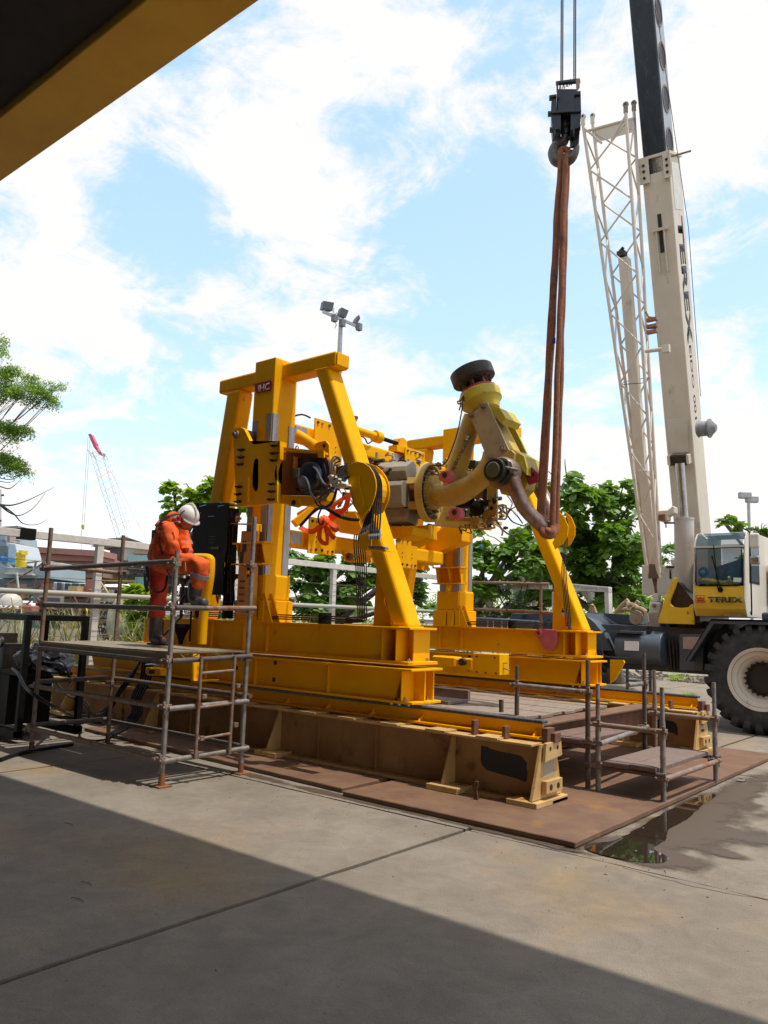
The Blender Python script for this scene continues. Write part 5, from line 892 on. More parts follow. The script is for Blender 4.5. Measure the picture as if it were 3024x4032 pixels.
b=B(); b.prof([(-4.374,13.424,2.045),(-4.264,13.424,2.046),(-4.264,13.424,2.011),(-4.374,13.424,2.01)],(0,-.002,0)); b.prof([(-4.374,13.424,2.052),(-4.373,13.424,2.087),(-4.346,13.424,2.067),(-4.318,13.424,2.091),(-4.291,13.424,2.067),(-4.263,13.424,2.088),(-4.263,13.424,2.053)],(0,-.002,0)); b.o('crown_mark',Mred,lg)
b=B(); b.prof([(-3.962,13.46,1.826),(-3.703,13.46,1.828),(-3.708,13.46,1.784),(-3.963,13.46,1.788)],(0,-.02,0)); b.o('number_plate',Msteel,cb)
# door side with window, handrail, mirrors
b=B(); b.prof([(x1+.0015,yf+.25,2.33),(x1+.0015,yf+.85,2.33),(x1+.0015,yf+.85,3.02),(x1+.0015,yf+.30,3.02)],(.004,0,0)); b.o('door_window',Mblk,cb)
b=B(); b.prof([(x1+.006,yf+.29,2.37),(x1+.006,yf+.81,2.37),(x1+.006,yf+.81,2.98),(x1+.006,yf+.33,2.98)],(.002,0,0)); b.o('door_glass',Mglass,cb)
b=B(); b.tube([(x1+.06,yf+.05,1.86),(x1+.08,yf+.04,1.9),(x1+.08,yf+.04,3.0),(x1+.07,yf+.06,3.14),(x1-.02,yf+.1,3.2)],.013,6,smooth=3); b.tube([(x1-.03,yf+.25,3.22),(x1+.12,yf+.3,3.2),(x1+.2,yf+.2,3.12)],.012,6,smooth=3); b.o('handrail',Mblk,cb)
for z0,z1 in ((2.86,3.10),(2.60,2.74)):
    b=B(); b.box((x1+.11,yf-.12,z0),(x1+.26,yf-.05,z1)); b.o('mirror',Mwhite if z0>2.7 else Msteel,cb,bev=.03,seg=3)
b=B(); b.box((x1+.03,yf+1.3,2.0),(x1+.26,yf+1.6,2.7)); b.o('side_cabinet',Mcrw,cb,bev=.01)
b=B(); b.box((x1+.20,yf+.10,1.72),(x1+.9,yf+.8,1.86)); b.o('rear_hood',Mslate,cb,bev=.04,seg=3)
# lift cylinder
cyA=V((-4.768,14,2.018)); cyB=V((-4.744,13.95,3.457)); ro=V((-4.73,13.75,4.43))
B().cyl(cyA,cyB,.165,32).o('lift_cylinder',Mcrg,cr,smooth=True)
B().lathe(cyB,cyB-cyA,[(0,.0),(0,.172),(.03,.172),(.03,.0)],32).o('cylinder_gland',Mcrg,cr,smooth=True)
B().cyl(cyB,ro,.075,24).o('cylinder_rod',Msteel,cr,smooth=True)
# boom
b0=V((-5.143,15.6,1.684)); bt=V((-4.657,12,12.179)); b1=V((-4.95,14.3,5.403)); 
bm1=V((-4.776,12.95,9.833)); ud=(V((-4.657,12,12.179))-bm1).normalized(); ux=(bm1-V((-5.037,14.55,5.47))).normalized()
u=(bt-V((-5.037,14.55,5.47))).normalized(); wv=u.cross(V((0,-1,0))).normalized(); wv=V((1,0,0))-u*u.x; wv.normalize(); nv=u.cross(wv).normalized(); nv=nv if nv.y>0 else -nv
tip=V((-4.12,8.2,22.5)); o0=V((-5.037,14.55,5.47))
sB=-(o0-b0).length; L1=(bm1-o0).dot(u)
def section(sA,sB_,w0,w1,d0,d1,ch=.0):
    rs=[]
    for s,w_,d_ in ((sA,w0,d0),(sB_,w1,d1)):
        c=o0+u*s; w2=w_/2
        rs.append([c+wv*(-w2+ch),c+wv*(w2-ch),c+wv*w2+nv*ch,c+wv*w2+nv*d_,c-wv*w2+nv*d_,c-wv*w2+nv*ch])
    return rs
b=B(); b.rings(section(-3.1,L1,.50,.49,.62,.62,.012)); b.o('boom_base_section',Mcrw,cr,bev=.006)
iw=.405
b=B(); b.rings(section(L1-.3,L1+17,iw,iw*.9,.5,.42,.02)); inner=b.o('boom_inner_section',Mnavy,cr,bev=.012,seg=2,smooth=False)
# pale side strip with round openings on the inner section
for k in range(18):
    s=L1+.22+.70*k; wk=iw/2*(1-.1*(s-L1)/17)+.006; c=o0+u*s+wv*(wk)
    a1_=u;a2_=nv
    b=B(); n=24; P=[]
    b.rings([[c+nv*.25+(u*1.45*math.cos(2*math.pi*j/n)+nv*math.sin(2*math.pi*j/n))*r_+wv*h for j in range(n)] for r_,h in ((.165,0),(.165,.012),(.14,.012),(.14,.002))],caps=False,closed=False); b.o('ring_opening',Mgrey if 0 else Mcoup,cr)
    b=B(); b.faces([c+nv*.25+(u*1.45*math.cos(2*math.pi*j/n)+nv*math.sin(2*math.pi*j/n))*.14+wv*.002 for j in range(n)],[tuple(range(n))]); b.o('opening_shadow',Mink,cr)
b=B(); s0,s1=L1+.02,L1+16
b.faces([o0+u*s0+wv*(iw/2+.003)+nv*.05,o0+u*s0+wv*(iw/2+.003)+nv*.46,o0+u*s1+wv*(iw/2*.905+.003)+nv*.42,o0+u*s1+wv*(iw/2*.905+.003)+nv*.05],[(0,1,2,3)]); b.o('pale_side_strip',mat('pale_side_paint',(.42,.45,.48),(.34,.36,.4),.4,scale=4),cr)
# collar, brackets and details on the base section
def bb(s0,s1,a0,a1,n0,n1,name,m=Mcrw,bev=.003):
    P=[]
    for s in (s0,s1): c=o0+u*s; P.append([c+wv*a0+nv*n0,c+wv*a1+nv*n0,c+wv*a1+nv*n1,c+wv*a0+nv*n1])
    return B().rings(P).o(name,m,cr,bev=bev)
bb(L1-.03,L1+.02,-.28,.28,-.03,.65,'boom_collar'); 
for a0,a1 in ((-.285,-.10),(.15,.285)):
    bb(L1-.42,L1-.03,a0,a1,-.035,-.012,'collar_bracket'); bb(L1-.43,L1-.41,a0,a1,-.10,-.012,'bracket_shelf')
    for sx in (.12,.22,.33): 
        c=o0+u*(L1-sx)+wv*(a0+a1)/2-nv*.036; B().cyl(c,c-nv*.012,.025,12).o('bracket_hole',Mink,cr)
bb(L1-.10,L1-.07,.28,.62,.02,.05,'side_pin',Mcoup)
c=V((-4.738,13.1,8.38)); s=(c-o0).dot(u); 
bb(s-.25,s+.42,-.035,.035,-.012,-.004,'slot_opening',Mink); 
for a0 in (-.075,.06): bb(s-.6,s+.15,a0,a0+.02,-.06,-.004,'slot_guide')
bb(s+.13,s+.18,-.13,.13,-.07,-.004,'slot_crossbar')
# lower underside plate, cylinder head bracket
s=(V((-4.916,14.3,5.347))-o0).dot(u); s2=(V((-5.031,14.6,4.777))-o0).dot(u)
P=[]
for ss,h in ((s,.20),(s2,.155)): c=o0+u*ss; P.append([c-wv*h-nv*.02,c+wv*h-nv*.02,c+wv*h-nv*.0-nv*.001,c-wv*h-nv*.001])
B().rings(P).o('reinforcing_plate',mat('paler_cream_paint',(.66,.60,.51),(.58,.52,.43),.45,scale=3),cr,bev=.002)
bb(s2-.22,s2-.04,-.17,.17,-.14,.0,'cylinder_head_bracket',Mdkst); bb(s2-.2,s2-.02,-.2,-.155,-.18,.0,'bracket_cheek'); bb(s2-.2,s2-.02,.155,.2,-.18,.0,'bracket_cheek')
# lettering along the +X flank of the boom
xc=o0+wv*.2465
text('TEREX',xc+u*(L1-2.2)+nv*.33,-u,nv,.30,Mink,cr,width=2.3,bold=.04); text('RT XTREME CRANES',xc+u*(L1-6.2)+nv*.42,-u,-nv,.12,Mink,cr,width=2.3,bold=.02) if 0 else None
text('K.EIDO 001',xc+u*(.75)+nv*.30,-u,nv,.13,Mink,cr,width=1.7,bold=.02)
bb(L1-.95,L1-.15,.247,.251,.12,.5,'flank_panel',Mwhite)
# horn-like round fitting on flank
hr=o0+u*-.02+wv*.25+nv*.35
hp=V((-4.656,14.5,5.189)); B().lathe(hp,(1,0,-.05),[(0,.0),(0,.13),(.02,.16),(.04,.14),(.18,.14),(.20,.175),(.23,.175),(.25,.14),(.33,.06),(.33,.0)],24).o('cable_reel',mat('reel_grey',(.12,.13,.14),(.3,.3,.3),.5,scale=3),cr,smooth=True)
# hoist cables
cbx=thing('hoist_cable','pair of dark steel cables running up from the crane hook block','cable',(-4.1,8.2,8))
for px in ((-4.169,8.15,8.14),(-3.997,8.15,8.082)):
    for d in (0,.022): B().tube([V(px)+V((d,0,0)),V((px[0]+d+.02,8.15,22.3))],.0085,6).o('cable_strand',Mdkst,cbx)
tag(B().tube([(-4.493,14.2,5.709),(-4.121,12.6,8.122),(V((-4.23,12,11.956)))+V((-.3,-2,6))],.006,5).o('thin_cable',Mdkst),'single thin cable running up alongside the right flank of the crane boom','cable')
# boom head, out of frame, so the cables hang from something
bb(L1+17,L1+17.6,-.3,.3,-.5,.6,'boom_head',Mcrw)
# ---- stowed lattice jib ----
jb=thing('lattice_jib','cream tubular lattice jib stowed upright beside the crane boom','jib',(-5.093,13.6,2.806))
ch=[[(-5.2,13.45,2.406),(-5.646,12.4,8.503),(-5.756,12.1,10.363)],[(-5.014,13.45,2.405),(-4.975,12.4,8.298),(-4.972,12.1,10.266)],[(-5.282,13.75,2.425),(-5.533,12.85,8.658),(-5.876,12.75,10.787)],[(-5.087,13.75,2.48),(-5.005,12.85,8.497),(-5.089,12.75,10.711)]]
for c in ch: B().tube([V(c[0]),V(c[2])],.030,8).o('chord',Mcrw,jb,smooth=True)
def cp(i,t): return V(ch[i][0]).lerp(V(ch[i][2]),t)
N_=13; ts=[.02+.96*((k/N_)**1.12) for k in range(N_+1)]
for (i,j) in ((0,1),(1,3),(3,2),(2,0)):
    for k in range(N_):
        a_,c_=(i,j) if k%2==0 else (j,i)
        B().tube([cp(a_,ts[k]),cp(c_,ts[k+1])],.016,6).o('lacing',Mcrw,jb)
for t in (.42,.985):
    for i,j in ((0,1),(1,3),(3,2),(2,0)): B().tube([cp(i,t),cp(j,t)],.022 if t>.9 else .006,6).o('cross_bar',Mcrw if t>.9 else Mdkst,jb)
b=B(); b.faces([cp(2,.955),cp(3,.955),cp(3,.985),cp(2,.985)],[(0,1,2,3)]); b.o('top_web_plate',Mcrw,jb)
for a_,c_ in (((0,1),.5),((1,0),.5)): B().tube([cp(a_[0],.995),cp(0,.95).lerp(cp(1,.95),.38 if a_[0]==0 else .62)],.022,6).o('head_strut',Mcrw,jb)
for i in range(4):
    p=cp(i,1.0); b=B(); b.box(p-V((.035,.02,0)),p+V((.035,.02,.2))); b.cyl(p+V((0,-.021,.16)),p+V((0,.021,.16)),.05,12); b.o('pin_lug',Mcoup if i%2 else Mcrw,jb,bev=.004); B().cyl(p+V((0,-.024,.16)),p+V((0,-.0215,.16)),.022,10).o('pin_hole',Mink,jb)
bx=[(-5.447,12.85,8.07),(-5.272,12.85,8.069),(-5.244,13.5,4.092),(-5.415,13.5,4.107)]
b=B(); e=V((0,.16,0)); b.faces([bx[0],bx[1],bx[2],bx[3]]+[V(p)+e for p in bx],[(0,1,2,3),(7,6,5,4),(0,4,5,1),(1,5,6,2),(2,6,7,3),(3,7,4,0)]); b.o('box_extension',Mcrw,jb,bev=.006)
b=B(); bx2=[(-5.334,13.35,4.303),(-5.161,13.35,4.286),(-5.07,13.62,2.508),(-5.231,13.62,2.51)]; b.faces(bx2+[V(p)+e for p in bx2],[(0,1,2,3),(7,6,5,4),(0,4,5,1),(1,5,6,2),(2,6,7,3),(3,7,4,0)]); b.o('box_extension',Mcrw,jb,bev=.006)
p=V((-5.383,12.85,8.147)); b=B(); b.box(p-V((.07,.05,.06)),p+V((.07,.1,.03))); b.cyl(p+V((-.04,0,.03)),p+V((.04,0,.10)),.03,8); b.o('sheave_head',Mdkst,jb)
b=B(); b.cyl((-4.926,12.75,6.216),(-4.606,12.7,6.176),.035,10); b.box(V((-4.556,12.68,6.171))-V((.06,.04,.07)),V((-4.556,12.68,6.171))+V((.06,.04,.06))); b.o('upper_strut',Mcrw,jb)
b=B(); 
for dz in (0,-.12,-.22): b.box(V((-4.89,12.95,6.838))+V((-.09,-.03,dz-.03)),V((-4.89,12.95,6.838))+V((.09,.05,dz+.03)))
b.tube([(-4.994,12.95,6.999),(-4.946,12.95,6.896),(-4.838,13,6.865)],.02,6); b.tube([(-4.942,12.95,6.69),(-4.829,13,6.692)],.02,6); b.o('hinge_bracket',mat('rusty_pink_bracket',(.3,.15,.1),(.2,.1,.07),.6),jb,bev=.004)
b=B(); b.prof([(-5.057,13.6,3.594),(-4.906,13.6,3.594),(-4.813,13.6,3.663),(-4.785,13.6,3.642),(-4.787,13.6,3.539),(-4.908,13.6,3.49),(-4.909,13.6,3.415),(-5.059,13.6,3.405)],(0,.18,0)); b.o('stowage_bracket',Mcrw,jb,bev=.01)
b=B(); b.prof([(-5.054,13.59,3.516),(-4.941,13.59,3.519),(-4.943,13.59,3.397),(-5.055,13.59,3.422)],(0,-.02,0)); b.tube([(-4.966,13.6,3.372),(-4.781,13.6,3.362)],.018,6); b.tube([(-4.938,13.6,3.37),(-4.934,13.6,3.286)],.012,6); b.o('bracket_pin',Mrustd,jb)
b=B(); b.prof([(-5.161,13.42,2.644),(-5.068,13.42,2.642),(-5.042,13.42,2.495),(-4.991,13.42,2.403),(-5.183,13.42,2.395)],(0,-.02,0)); b.o('end_plate',mat('brown_end_plate',(.16,.11,.08),(.1,.07,.05),.6),jb)
for k in range(5): B().tube([V((-5.148,13.5,2.409))+V((.02*k,0,0)),V((-5.113,13.5,2.261))+V((.008*k,0,0)),V((-5.099,13.5,2.151))+V((.008*k,0,0))],.011,6,smooth=3).o('jib_cable',Mrustd,jb)
# pedestal with jack below the jib
pd=thing('jack_pedestal','grey white steel pedestal post standing on the crane deck under the jib tip','pedestal',(-5.274,13.9,1.568))
B().prof([(-5.276,13.8,2.155),(-5.156,13.8,2.156),(-5.169,13.8,2.006),(-5.268,13.8,2.005)],(0,.14,0)).o('upper_post',Mwhite,pd,bev=.01)
B().prof([(-5.306,13.75,2.003),(-5.107,13.75,1.999),(-5.119,13.75,1.829),(-5.319,13.75,1.75)],(0,.22,0)).o('middle_block',Mwhite,pd,bev=.02)
B().prof([(-5.325,13.72,1.824),(-5.108,13.72,1.828),(-5.112,13.72,1.561),(-5.377,13.72,1.553),(-5.356,13.72,1.693)],(0,.28,0)).o('lower_block',mat('pedestal_beige',(.42,.36,.30),(.34,.29,.24),.6),pd,bev=.01)
b=B(); b.cyl((-5.217,13.745,1.938),(-5.2,13.7,1.937),.035,12); b.cyl((-5.173,13.85,1.961),(-5.113,13.85,1.962),.06,12); b.o('pivot_boss',Mcoup,pd)
b=B(); b.prof([(-5.345,13.6,1.82),(-5.279,13.6,1.803),(-5.262,13.6,1.656),(-5.31,13.6,1.618)],(0,.05,0)); b.o('side_arm',mat('arm_beige',(.42,.36,.30)),pd)
b=B(); b.lathe((-5.537,13.75,1.726),(-.1,-1,.1),[(0,.0),(0,.10),(.02,.13),(.03,.125),(.035,.0)],22); b.o('round_mirror',Msteel,smooth=True); tag(bpy.data.objects[-1] if 0 else [o for o in col.objects if o.name.startswith('round_mirror')][0],'small round convex mirror on the crane deck before the cut poles','mirror')
# ================= LEFT SCAFFOLD =================
def coupler(p,par,ax='x'):
    p=V(p); b=B()
    b.box(p-V((.034,.034,.022)),p+V((.034,.034,.022)))
    d=V((1,0,0)) if ax=='x' else V((0,1,0)); n=V((0,1,0)) if ax=='x' else V((1,0,0))
    b.bar(p-n*.045+d*-.06,p-n*.045+d*.06,.018,.036); b.cyl(p+d*.05-n*.05,p+d*.05-n*.05+V((0,0,-.06)),.007,6); b.cyl(p+d*.045-n*.07,p+d*.045-n*.02,.013,6); b.cyl(p-d*.045-n*.07,p-d*.045-n*.02,.013,6)
    b.box(p+d*.03-n*.05+V((-.012,-.012,.02)),p+d*.03-n*.05+V((.012,.012,.05)))
    return b.o('coupler',Mcoup,par,bev=.002)
def pole(p,q,name,m,par,r=.0242):
    b=B(); b.tube([p,q],r,14); L=(V(q)-V(p)); n=int(L.length/.45)
    o=b.o(name,m,par,smooth=True); return o
s1_=thing('scaffold_tower','left scaffold tower of steel tubes with a worn deck where the worker stands','scaffold',(-7.4,4.9,0))
xa,xb,ya,yb=-8.56,-6.18,4.44,5.36
for (x,y,h,m,hl) in ((xb,ya,2.12,Mtube,1),(xb,yb,2.55,Mtube,1),(xa,ya,2.45,Mtubr,0),(xa,yb,2.46,Mtubr,0)):
    pole((x,y,.01),(x,y,h),'post',m,s1_)
    b=B(); b.box((x-.07,y-.07,.001),(x+.07,y+.07,.012)); b.cyl((x,y,.012),(x,y,.11),.028,12); b.o('base_plate',Mrustd if not hl else mat('orange_rust',(.28,.11,.04),(.2,.07,.03),.8),s1_)
    if hl:
        b=B(); r=random.Random(int(x*y*10)); 
        for z in (1.75,1.86,1.97,2.3): 
            if z<h: b.cyl((x+.01,y-.0245,z),(x+.01,y-.0255,z),.008,8)
        b.o('pin_hole',Mink,s1_)
E_=.03
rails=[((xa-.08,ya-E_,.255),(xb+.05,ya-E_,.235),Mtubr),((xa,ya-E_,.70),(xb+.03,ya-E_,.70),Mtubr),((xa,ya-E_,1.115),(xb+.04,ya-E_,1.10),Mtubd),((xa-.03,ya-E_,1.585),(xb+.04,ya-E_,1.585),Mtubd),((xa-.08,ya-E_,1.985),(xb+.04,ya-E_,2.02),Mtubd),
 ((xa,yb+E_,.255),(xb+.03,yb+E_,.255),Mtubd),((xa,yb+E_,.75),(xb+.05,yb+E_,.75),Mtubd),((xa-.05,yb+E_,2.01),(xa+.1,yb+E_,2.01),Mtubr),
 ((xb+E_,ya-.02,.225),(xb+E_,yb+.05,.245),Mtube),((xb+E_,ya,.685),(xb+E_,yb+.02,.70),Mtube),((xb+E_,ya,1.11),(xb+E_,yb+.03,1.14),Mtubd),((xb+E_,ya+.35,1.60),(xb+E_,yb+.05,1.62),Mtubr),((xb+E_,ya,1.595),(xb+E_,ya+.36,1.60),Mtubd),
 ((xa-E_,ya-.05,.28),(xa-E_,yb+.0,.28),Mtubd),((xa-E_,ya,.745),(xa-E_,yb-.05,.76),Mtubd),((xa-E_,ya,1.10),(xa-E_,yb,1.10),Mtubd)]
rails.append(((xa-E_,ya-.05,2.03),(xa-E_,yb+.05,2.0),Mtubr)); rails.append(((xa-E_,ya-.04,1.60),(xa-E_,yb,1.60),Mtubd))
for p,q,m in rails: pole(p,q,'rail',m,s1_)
for x in (xa,xb):
    for y in (ya,yb):
        for z in (.235,.70,1.11,1.59,2.0):
            if z==2.0 and (x,y) in ((xb,yb),): z=1.61+.0; continue
            coupler((x,y,z),s1_,'x' if y==ya else 'y')
coupler((xb,yb,2.05),s1_,'x')
# decks: sheets on thin trusses
for k in range(2):
    y0=ya-.02+k*.475; b=B(); b.box((xa+.02,y0,1.175),(xb-.01,y0+.465,1.19)); bmesh.ops.subdivide_edges(b.b,edges=b.b.edges[:],cuts=4,use_grid_fill=True)
    for v in b.b.verts: v.co.z+=noise.noise(v.co*3)*.006
    b.o('deck_sheet',Mdeck,s1_)
B().box((xa+.02,ya-.03,1.13),(xb-.01,ya-.012,1.176)).o('deck_rim',mat('worn_wood_rim',(.30,.24,.17),(.22,.17,.12),.8),s1_)
B().box((xb-.012,ya,1.182),(xb+.0,yb-.02,1.194)).o('deck_rim',Mdeck,s1_)
for k in range(2):
    y0=ya+.12+k*.42; b=B()
    for i in range(4):
        x=xb-.02-.6*i; b.bar((x,y0,1.17),(x,y0+.07,1.125),.02,.006); b.bar((x,y0+.22,1.17),(x,y0+.14,1.125),.02,.006); b.bar((x,y0+.07,1.125),(x,y0+.14,1.125),.02,.006)
    b.o('deck_truss',mat('truss_pale',(.38,.33,.28)),s1_)
# ladder clipped on the right-hand side
lad=pempty('ladder',s1_)
for y in (4.74,5.14): pole((xb+.075,y,.22),(xb+.075,y,1.15),'stile',Mtubr,lad,.017)
for z in (.40,.685,1.0): pole((xb+.076,4.745,z-.005),(xb+.076,5.135,z+.012),'rung',Mtubr,lad,.013)
for y,z in ((4.77,.40),(4.77,.78),(5.17,.49),(5.17,.86)): B().box((xb+.06,y,z-.02),(xb+.10,y+.045,z+.02)).o('ladder_clip',Mcoup,lad,bev=.002)
# ================= RIGHT STAIR SCAFFOLD =================
s2_=thing('stair_scaffold','low stair scaffold of grey tubes and timber treads on the rusty plate','scaffold',(-3.2,7.9,.05))
z0=.047
P2=[(-2.66,7.17,1.02,Mtube),(-2.64,8.56,1.04,Mtube),(-3.38,7.18,1.20,Mtubd),(-3.27,7.17,.99,Mtube),(-3.40,8.62,1.32,Mtubd),(-3.22,8.62,1.1,Mtubr),(-4.15,7.15,1.18,Mtubd),(-4.18,8.75,1.0,Mtubd)]
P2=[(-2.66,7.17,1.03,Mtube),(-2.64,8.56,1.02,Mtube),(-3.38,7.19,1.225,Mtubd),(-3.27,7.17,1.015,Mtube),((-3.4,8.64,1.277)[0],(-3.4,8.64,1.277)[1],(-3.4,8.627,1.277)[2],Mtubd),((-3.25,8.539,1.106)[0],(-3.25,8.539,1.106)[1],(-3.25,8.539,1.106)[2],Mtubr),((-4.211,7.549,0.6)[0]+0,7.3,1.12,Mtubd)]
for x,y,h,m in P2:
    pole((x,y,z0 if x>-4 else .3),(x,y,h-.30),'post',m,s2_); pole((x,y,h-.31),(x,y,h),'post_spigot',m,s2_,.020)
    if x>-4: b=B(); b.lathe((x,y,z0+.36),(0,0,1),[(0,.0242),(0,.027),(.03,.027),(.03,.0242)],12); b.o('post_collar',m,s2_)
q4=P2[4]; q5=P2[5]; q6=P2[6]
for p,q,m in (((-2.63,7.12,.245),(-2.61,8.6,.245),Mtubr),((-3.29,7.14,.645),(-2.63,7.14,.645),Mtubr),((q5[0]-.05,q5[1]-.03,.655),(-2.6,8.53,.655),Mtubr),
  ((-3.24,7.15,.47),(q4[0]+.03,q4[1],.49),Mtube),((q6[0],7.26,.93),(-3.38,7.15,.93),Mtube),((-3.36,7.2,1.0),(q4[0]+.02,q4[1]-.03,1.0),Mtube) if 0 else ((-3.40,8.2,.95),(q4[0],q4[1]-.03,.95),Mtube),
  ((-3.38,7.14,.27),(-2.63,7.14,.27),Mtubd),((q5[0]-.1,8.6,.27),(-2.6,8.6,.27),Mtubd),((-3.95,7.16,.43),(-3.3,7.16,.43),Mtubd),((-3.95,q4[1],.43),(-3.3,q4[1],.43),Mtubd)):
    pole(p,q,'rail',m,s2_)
for p in ((-2.66,7.17,.245),(-2.64,8.56,.25),(-2.66,7.17,.645),(-2.64,8.56,.655),(-3.27,7.17,.645),(-3.38,7.19,.93),(-3.38,7.19,.47),(-3.27,7.17,.27),(q4[0],q4[1],.49),(q4[0],q4[1],.95),(q5[0],q5[1],.655),(q6[0],q6[1],.93)): coupler(p,s2_,'x')
Mtread=[Mwoodx,Mwood]
def tread(x0,x1,y0,y1,z,lab,n=2,m=Mwoodx):
    w=(x1-x0)/n
    for k in range(n):
        b=B(); b.box((x0+k*w+.003,y0+(k*37%3)*.008,z),(x0+(k+1)*w-.003,y1,z+.038)); bmesh.ops.subdivide_edges(b.b,edges=b.b.edges[:],cuts=3,use_grid_fill=True)
        for v in b.b.verts: v.co.z+=noise.noise(v.co*3+V((k,0,0)))*.008
        b.o('tread_board',m,s2_,bev=.004)
    b=B()
    for yy in (y0+.05,y1-.06):
        b.tube([(x0,yy,z+.044),((x0+x1)/2,yy+.01,z+.047),(x1,yy-.005,z+.044),(x1+.01,yy,z+.0)],.003,4,smooth=3)
    b.o('lashing_wire',Mdkst,s2_)
tread(-3.20,-2.70,7.10,8.52,.288,'',2,Mwoodx); tread(-3.86,-3.40,7.12,8.55,.448,'',2,mat('red_brown_boards',(.15,.085,.065),(.21,.13,.105),.8,scale=8,bump=.5,bscale=50,stretch=(.6,3,3)))
# tubes standing near the platform edge and railing behind the far girder
tag(B().cyl((-4.274,7.1,0.661),(-4.276,7.1,0.784),.0242,14).o('tube_stub',Mtubd,smooth=True),'short cut tube stub standing at the front edge of the timber platform','tube')
rl=thing('tube_railing','brown tube railing behind the far yellow girder, black cables draped over it','railing',(-6.5,11.6,0))
for p,q in (((-7.633,11.6,2.241),(-6.121,11.6,2.205)),((-7.576,11.6,1.774),(-5.94,11.6,1.744))): B().tube([p,q],.026,10).o('rail',Mtubr,rl,smooth=True)
for p,q in (((-6.267,11.6,2.191),(-6.252,11.6,1.509)),((-5.926,11.62,1.752),(-5.917,11.62,1.52))): B().tube([p,(q[0],q[1],0)],.026,10).o('post',Mtubr,rl,smooth=True)
B().tube([(-7.7,11.6,0),(-7.634,11.6,2.289)],.026,10).o('post',Mtubr,rl)
for k,pts in enumerate(([(-7.043,11.5,2.202),(-7.005,11.5,2.033),(-6.913,11.5,1.881),(-6.806,11.5,1.731)],[(-6.97,11.5,2.125),(-6.809,11.5,1.958),(-6.6,11.5,1.878),(-6.397,11.5,1.932),(-6.306,11.5,2.052),(-6.315,11.5,2.126)],[(-6.821,11.5,2.202),(-6.792,11.5,1.958),(-6.772,11.5,1.792)],[(-6.552,11.5,2.201),(-6.602,11.5,2.005),(-6.625,11.5,1.795)],[(-6.45,11.5,2.201),(-6.499,11.5,1.991),(-6.514,11.5,1.797)],[(-6.519,11.5,2.231),(-6.434,11.5,2.253),(-6.266,11.5,2.23),(-6.101,11.5,2.251)])):
    tag(B().tube(pts,.010,6,smooth=5).o('draped_cable',Mhose,smooth=True),['black cable hanging from the left part of the tube railing','black cable slung in the widest loop below the tube railing','straight black cable left of the grey container on the railing','black cable hanging over the middle of the grey container','black cable right beside the one over the container middle','black cable lying along the top of the tube railing'][k],'cable','cables on the tube railing')
# ================= PERSON =================
pe=thing('person','person in orange coveralls, white helmet and red ear muffs, looking down, one foot raised','person',(-7.3,5.05,1.19))
def skin(name,verts,edges,radii,mat_,parent,sub=2,root=0,post=None):
    me=bpy.data.meshes.new(name); me.from_pydata([tuple(v) for v in verts],edges,[]); ob=bpy.data.objects.new(name,me); col.objects.link(ob)
    sk=ob.modifiers.new('s','SKIN'); 
    for i,r in enumerate(radii):
        d=me.skin_vertices[0].data[i]; d.radius=(r if isinstance(r,tuple) else (r,r)); d.use_root=(i==root)
    su=ob.modifiers.new('u','SUBSURF'); su.levels=sub; su.render_levels=sub
    dg=bpy.context.evaluated_depsgraph_get(); dg.update(); m2=bpy.data.meshes.new_from_object(ob.evaluated_get(dg)); bpy.data.objects.remove(ob)
    m2.materials.clear(); m2.materials.append(mat_); m2.polygons.foreach_set('use_smooth',[True]*len(m2.polygons))
    if post: post(m2)
    o=bpy.data.objects.new(name,m2); col.objects.link(o); o.parent=parent
    lo=V((0,0,0)); q=parent
    while q: lo+=q.location; q=q.parent
    m2.transform(Matrix.Translation(-lo)); return o
YP=5.05
pelv=V((-7.341,5.05,2.111)); ch_=V((-7.268,5.05,2.354)); nk=V((-7.129,5.06,2.531)); 
hipL=V((-7.475,5.13,2.076)); hipR=V((-7.134,4.96,2.066))
knL=V((-7.428,5.14,1.751)); anL=V((-7.455,5.14,1.419))
knR=V((-6.408,4.93,2.033)); anR=V((-6.518,4.93,1.786))
shR=V((-6.986,4.92,2.431)); elR=V((-6.852,4.86,2.176)); wrR=V((-6.891,4.97,2.145))
shL=V((-7.273,5.22,2.495)); elL=V((-7.179,5.27,2.266)); wrL=V((-6.985,5.16,2.172))
hd_=V((-6.919,5.08,2.557))
verts=[pelv,pelv.lerp(ch_,.5),ch_,nk,nk.lerp(hd_,.5), hipL,knL,anL, hipR,knR,anR, shR,elR,wrR, shL,elL,wrL, hipR.lerp(knR,.5),hipL.lerp(knL,.5),knR.lerp(anR,.55),knL.lerp(anL,.5)]
edges=[(0,1),(1,2),(2,3),(3,4),(0,5),(5,18),(18,6),(6,20),(20,7),(0,8),(8,17),(17,9),(9,19),(19,10),(2,11),(11,12),(12,13),(2,14),(14,15),(15,16)]
rad=[(.135,.13),(.14,.13),(.15,.135),(.085,.08),(.055,.055),.115,.10,.075,.115,.10,.09,.088,.076,.048,.088,.074,.048,.115,.11,.088,.095]
def paintbody(m):
    m.materials.append(Mskin); m.materials.append(Mredco)
    for p in m.polygons:
        c=V(p.center)
        if (c-nk).dot((hd_-nk).normalized())>.035 and (c-nk).length<.3 and ((c-nk)-(hd_-nk).normalized()*(c-nk).dot((hd_-nk).normalized())).length<.09: p.material_index=1
        elif c.x< (pelv.x+.10) and c.z<pelv.z-.02 and not (c-knR).length<.35: p.material_index=2
        elif c.x<ch_.x-.075 and c.z<nk.z-.22: p.material_index=2
    n=0
    for v in m.vertices:
        v.co+=v.normal*(noise.noise(v.co*12)*.020+noise.noise(V((v.co.x*9,v.co.y*9,v.co.z*30)))*.014+abs(noise.noise(v.co*26))*.010)
